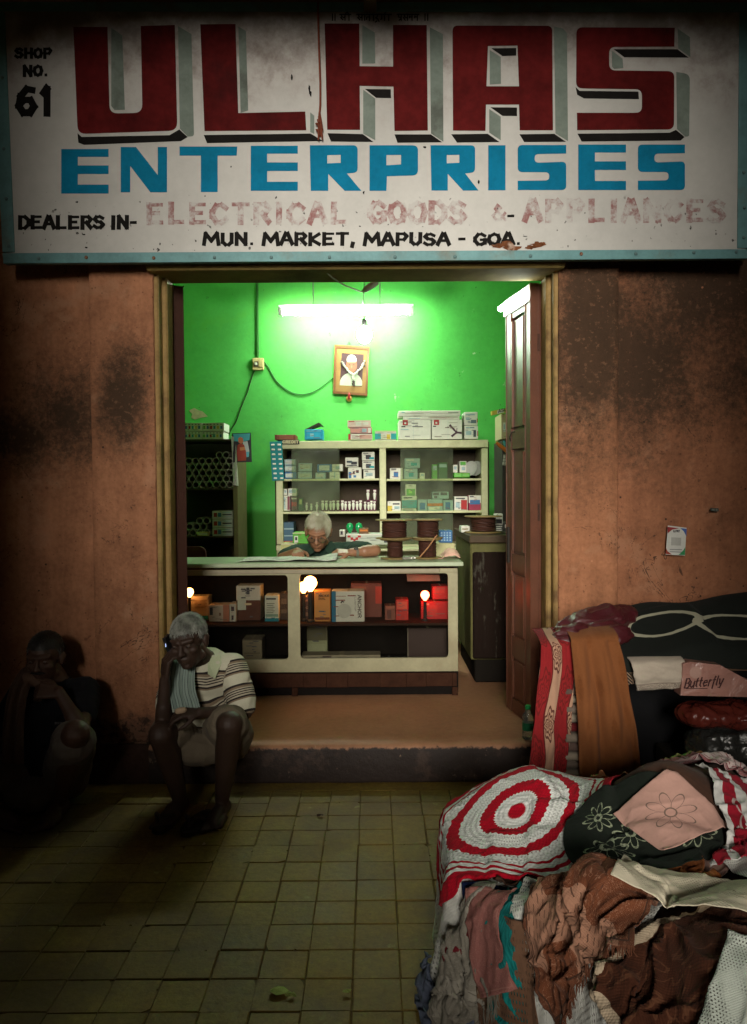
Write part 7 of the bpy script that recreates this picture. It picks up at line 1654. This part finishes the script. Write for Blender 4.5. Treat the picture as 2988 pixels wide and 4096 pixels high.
lbl = ('lowest folded cloth of the narrow striped stack', 'second folded cloth from the bottom of the striped stack', 'third folded cloth from the bottom of the striped stack', 'fourth folded cloth from the bottom of the striped stack', 'fifth folded cloth from the bottom of the striped stack', 'sixth folded cloth from the bottom of the striped stack', 'seventh folded cloth from the bottom of the striped stack', 'eighth folded cloth from the bottom of the striped stack', 'ninth folded cloth from the bottom of the striped stack', 'tenth folded cloth from the bottom of the striped stack', 'eleventh folded cloth of the striped stack, just under the top', 'topmost folded cloth of the striped stack')
while k < 12:
    h_ = random.uniform(.034, .044); y0_ = YF - .045 + random.uniform(-.01,.01); prof = []
    for i in range(9): a = -math.pi/2 + math.pi*i/8; prof.append((y0_ + h_*.5 - math.cos(a)*h_*.5, z + h_*.5 + math.sin(a)*h_*.48))
    b = MB(); b.prism([[Vector((xl + random.uniform(-.004,.004), y, zz_)) for y, zz_ in prof] + [Vector((xl, YF + .2, z + h_*.98)), Vector((xl, YF + .2, z + h_*.02))]], (xr_ + .06 - xl, 0, 0))
    tag(b.build('folded_cloth', cloth_plain('folded_%d' % k, fm[k % 6]), None), lbl[k], 'cloth', 'folded cloths stacked on the far stall'); z += h_ + .001; k += 1
hang('brown_sheet', 'orange-brown sheet hanging down the front of the far stall', fabric('orange_brown', lambda t, u, v: t.mix(t.voro(5.0, t.co('UV')).step(.28, .34)*.35, plain(t, (.165,.058,.020), .4), (.21,.082,.032))), (2285,2572), (2475,2560), (2572,3190), (2318,3190), YF - .06, .22, .06, 2.2, .018, (44,60), 2, lean=-.05)
hp2_ = Heap(.70, 2.7, 3.05, 3.86); T = (hp2_.X > .88) & (hp2_.Y > YF - .02) & (hp2_.X < 2.6); hp2_.H = np.where(T, ZF, 0.)
for (x, y, h, s_) in ((1.02,3.62,.13,.13), (1.30,3.64,.17,.14), (1.62,3.62,.16,.16), (1.95,3.62,.22,.2), (1.45,3.42,.06,.12), (2.3,3.6,.2,.2)): hp2_.H += np.where(T, h*np.exp(-((hp2_.X-x)**2 + (hp2_.Y-y)**2)/(2*s_*s_)), 0)
hp2_.blur(2)
g_ = np.stack([hp2_.X, hp2_.Y, hp2_.H - .004], -1)[::2, ::2]; tag(gridmesh('bundled_linen', g_, fabric('bundle_dark', solid((.010,.009,.009)), .95, .01), mask=hp2_.H[::2, ::2] > ZF*.75), 'black bundled linen heaped on the far stall', 'linen')
def ferns(t, u, v):
    s_ = ((u*4.0).frac() - .5); l = ((v*22.0 - s_.abs()*9.0).frac() - .5).abs() < .2; m_ = (s_.abs() < .40)*(s_.abs() > .03); stem = s_.abs() < .025; return t.mix((l*m_).mx(stem)*(((u*4.0).floor()*.5).frac() < .3)*.9, plain(t, (.012,.011,.010), .3), (.32,.22,.15))
tag(gridmesh('fern_cloth', drop(hp2_, (1.29,3.47), (.46,.36), R(3), (44,36), .95, noise=.008, seed=31), fabric('fern_print', ferns, .95, .02), None, solid=.003, sub=1), 'black cloth printed with pale fern leaves on the far stall', 'cloth', 'cloths hung on the far stall')
def loops(t, u, v):
    d1 = ((u - .30)*(u - .30)*1.0 + (v - .52)*(v - .52)*2.2).sqrt() + (t.noise(4, 3, .5, t.co('UV')) - .5)*.12; d2 = ((u - .68)*(u - .68) + (v - .45)*(v - .45)*1.8).sqrt() + (t.noise(5, 3, .5, t.co('UV')) - .5)*.12
    ln = ((d1 - .19).abs() < .022).mx((d2 - .20).abs() < .022); return t.mix(ln*.9, plain(t, (.012,.014,.012), .3), (.34,.33,.24))
tag(gridmesh('black_blanket', drop(hp2_, (1.50,3.50), (.84,.46), R(-2), (60,36), .93, noise=.018, seed=32), fabric('loop_print', loops, .95, .02), None, solid=.005, sub=1), 'black blanket with a cream looping outline heaped on the far stall', 'cloth', 'cloths hung on the far stall')
B = Body(); B.limb([P(2260,2540,3.42), P(2340,2512,3.46), P(2430,2490,3.50), P(2490,2480,3.55)], [.050,.072,.078,.06]); B.ball(P(2290,2545,3.36), (.085,.07,.05)); B.ball(P(2420,2535,3.40), (.12,.09,.05))
def glossy(nm, col, rough=.25):
    t = NT(nm); a = t.noise(12, 5, .6, None, 1.0); b = t.noise(40, 4); f = (a - .5)*.8 + 1.0; return t.done(t.mix(1.0, col, t.vec(f, f, f), 'MULTIPLY'), rough, a*1.5 + b*.4, .6, .012, 0, .6)
tag(B.build('plastic_bundle', glossy('maroon_plastic', (.055,.007,.010), .42), None, .006, 2, folds(51, .022, 11, (.6,1,1.5))), 'shiny maroon plastic wrapped bundle on the far stall', 'bundle')
hang('lace_towel', 'pale towel with lace hem hanging from the far stall', fabric('pale_towel', lambda t, u, v: t.mix(((v > .80)*(t.noise(46, 2, .5, t.co('UV')) > .5)*.8).mx((v > .80)*(v < .83)*.6), plain(t, (.42,.36,.29), .2), (.12,.09,.07))), (2528,2664), (2742,2656), (2738,2752), (2548,2764), YF - .055, .12, .01, 1.5, .004, (30,24), 4)
pk_ = empty('plastic_packet', P(2860, 2720, YF - .07), 'pinkish clear packet lettered Butterfly on the far stall', 'packet')
q = [P(x, y, YF - .07) for x, y in ((2732,2655),(2765,2648),(2880,2660),(2990,2720),(3060,2745),(3060,2790),(2722,2782),(2728,2720))]; MB().prism([q], (0, .07, 0)).build('packet_body', glossy('pink_packet', (.30,.15,.12), .3), pk_)
b = MB(); o_ = P(2736, 2752, YF - .0715); ux_ = (P(2890, 2738, YF - .0715) - o_)
for ch, mb in text_line('Butterfly', o_, ux_.normalized(), (Vector((0,0,1)) + Vector((.25,0,0))).normalized(), Vector((0,-1,0)), .040, ux_.length, .0060, .0036, gap=.12): b.add(mb.v, mb.f)
b.build('lettering', CM((.05,.02,.02)), pk_)
b = MB(); a_ = P(2744, 2756, YF - .0716); c_ = P(2830, 2752, YF - .0716); b.box((a_.x, a_.y, a_.z), (c_.x, a_.y + .0006, a_.z + .003)); b.build('print', CM((.05,.02,.02)), pk_)
a_ = P(2782, 2690, YF - .0715); b = MB(); b.lathe(a_, [(.026,0),(.026,.0006)], 14, (0,-1,0)); b.build('print', CM((.36,.22,.18)), pk_)
for k, (x0_, y0_, x1_, y1_, col, lb) in enumerate(((2752,2800,3060,2905,(.10,.018,.012), 'shiny dark red plastic bag below the Butterfly packet'), (2780,2900,3060,3080,(.022,.022,.020), 'black shiny plastic bag low under the far stall'))):
    B = Body(); 
    for i in range(4): B.ball(P(x0_ + (x1_-x0_)*(.15 + .24*i), (y0_+y1_)/2 + random.uniform(-8,8), YF + .02), (.085, .11, (y1_-y0_)/2/FPX*3.3*random.uniform(.85,1.05)))
    tag(B.build('plastic_bag', glossy('bag_%d' % k, col, .22), None, .007, 2, folds(61 + k, .016, 13)), lb, 'bag')
tag(MB().box((1.36, 3.34, .002), (2.5, 3.66, P(2900, 3080, YF).z + .005), .01).build('crate', M('crate_dark', (.02,.016,.013), .8)), 'dark crate carrying the plastic bags under the far stall', 'crate')
# ---------------------------------------------------------------- water bottle and litter
c = P(2112, 2983, 3.86); bx_, by_ = c.x, 3.86; k_ = (c.z*0 + FLOOR)
hB = P(2112, 2821, 3.86).z - FLOOR
bo = empty('water_bottle', (bx_, by_, FLOOR), 'small plastic water bottle with green cap at the doorstep\'s end', 'bottle')
def pet():
    t = NT('clear_pet'); return t.done((.75,.85,.75), .08, t.noise(40, 3), .2, .003, 0, .5, None, 0, .92)
pet_ = pet(); r_ = .029
MB().lathe((bx_, by_, FLOOR + .001), [(r_*.8,0),(r_,.006),(r_,hB*.2),(r_*.93,hB*.23),(r_,hB*.26),(r_,hB*.62),(r_*.9,hB*.70),(r_*.42,hB*.85),(r_*.42,hB*.89)], 22).build('body', pet_, bo, True)
MB().lathe((bx_, by_, FLOOR), [(r_*1.015,hB*.28),(r_*1.02,hB*.285),(r_*1.02,hB*.50),(r_*1.015,hB*.505)], 22).build('label_band', M('label_green', (.015,.14,.06), .4), bo, True)
MB().lathe((bx_, by_, FLOOR), [(r_*.5,hB*.89),(r_*.52,hB*.90),(r_*.52,hB*.985),(r_*.45,hB)], 18).build('cap', M('cap_green', (.01,.24,.06), .4), bo, True)
def scrap(px, py, s_, col, label, k=9, lift=.004):
    c = PZ(px, py, .004); b = MB(); l = [c + Vector((s_*math.cos(a)*random.uniform(.4,1.2)*1.5, s_*math.sin(a)*random.uniform(.4,1.2), random.uniform(0,.010))) for a in [2*math.pi*i/k for i in range(k)]]
    top = c + Vector((0,0,.010)); b.add(l + [top], [(i, (i+1) % k, k) for i in range(k)]); o = b.build('litter_scrap', M('scrap_%d' % int(col[1]*1000), col, .7, .5, 60, .4), None); tag(o, label, 'litter', 'litter on the tiles')
scrap(1105, 3968, .022, (.30,.36,.08), 'pale yellow-green scrap, the largest on the tiles'); scrap(1165, 3985, .012, (.26,.30,.07), 'small yellow-green scrap right beside the largest one'); scrap(1385, 3970, .010, (.28,.34,.08), 'small yellow-green scrap alone in the middle of the tiles'); scrap(1748, 3985, .010, (.28,.34,.08), 'yellow-green scrap beside the near stall\'s foot'); scrap(1748, 3905, .028, (.04,.12,.05), 'green wrapper lying at the near stall\'s foot'); scrap(1282, 3264, .016, (.05,.025,.015), 'dry brown leaf on the tiles before the step'); scrap(815, 3380, .006, (.45,.32,.22), 'tiny pale crumb near the bare foot'); scrap(1062, 2972, .012, (.5,.42,.28), 'pale paper scrap on the doorstep edge')
bpy.data.objects[-1:] if False else None
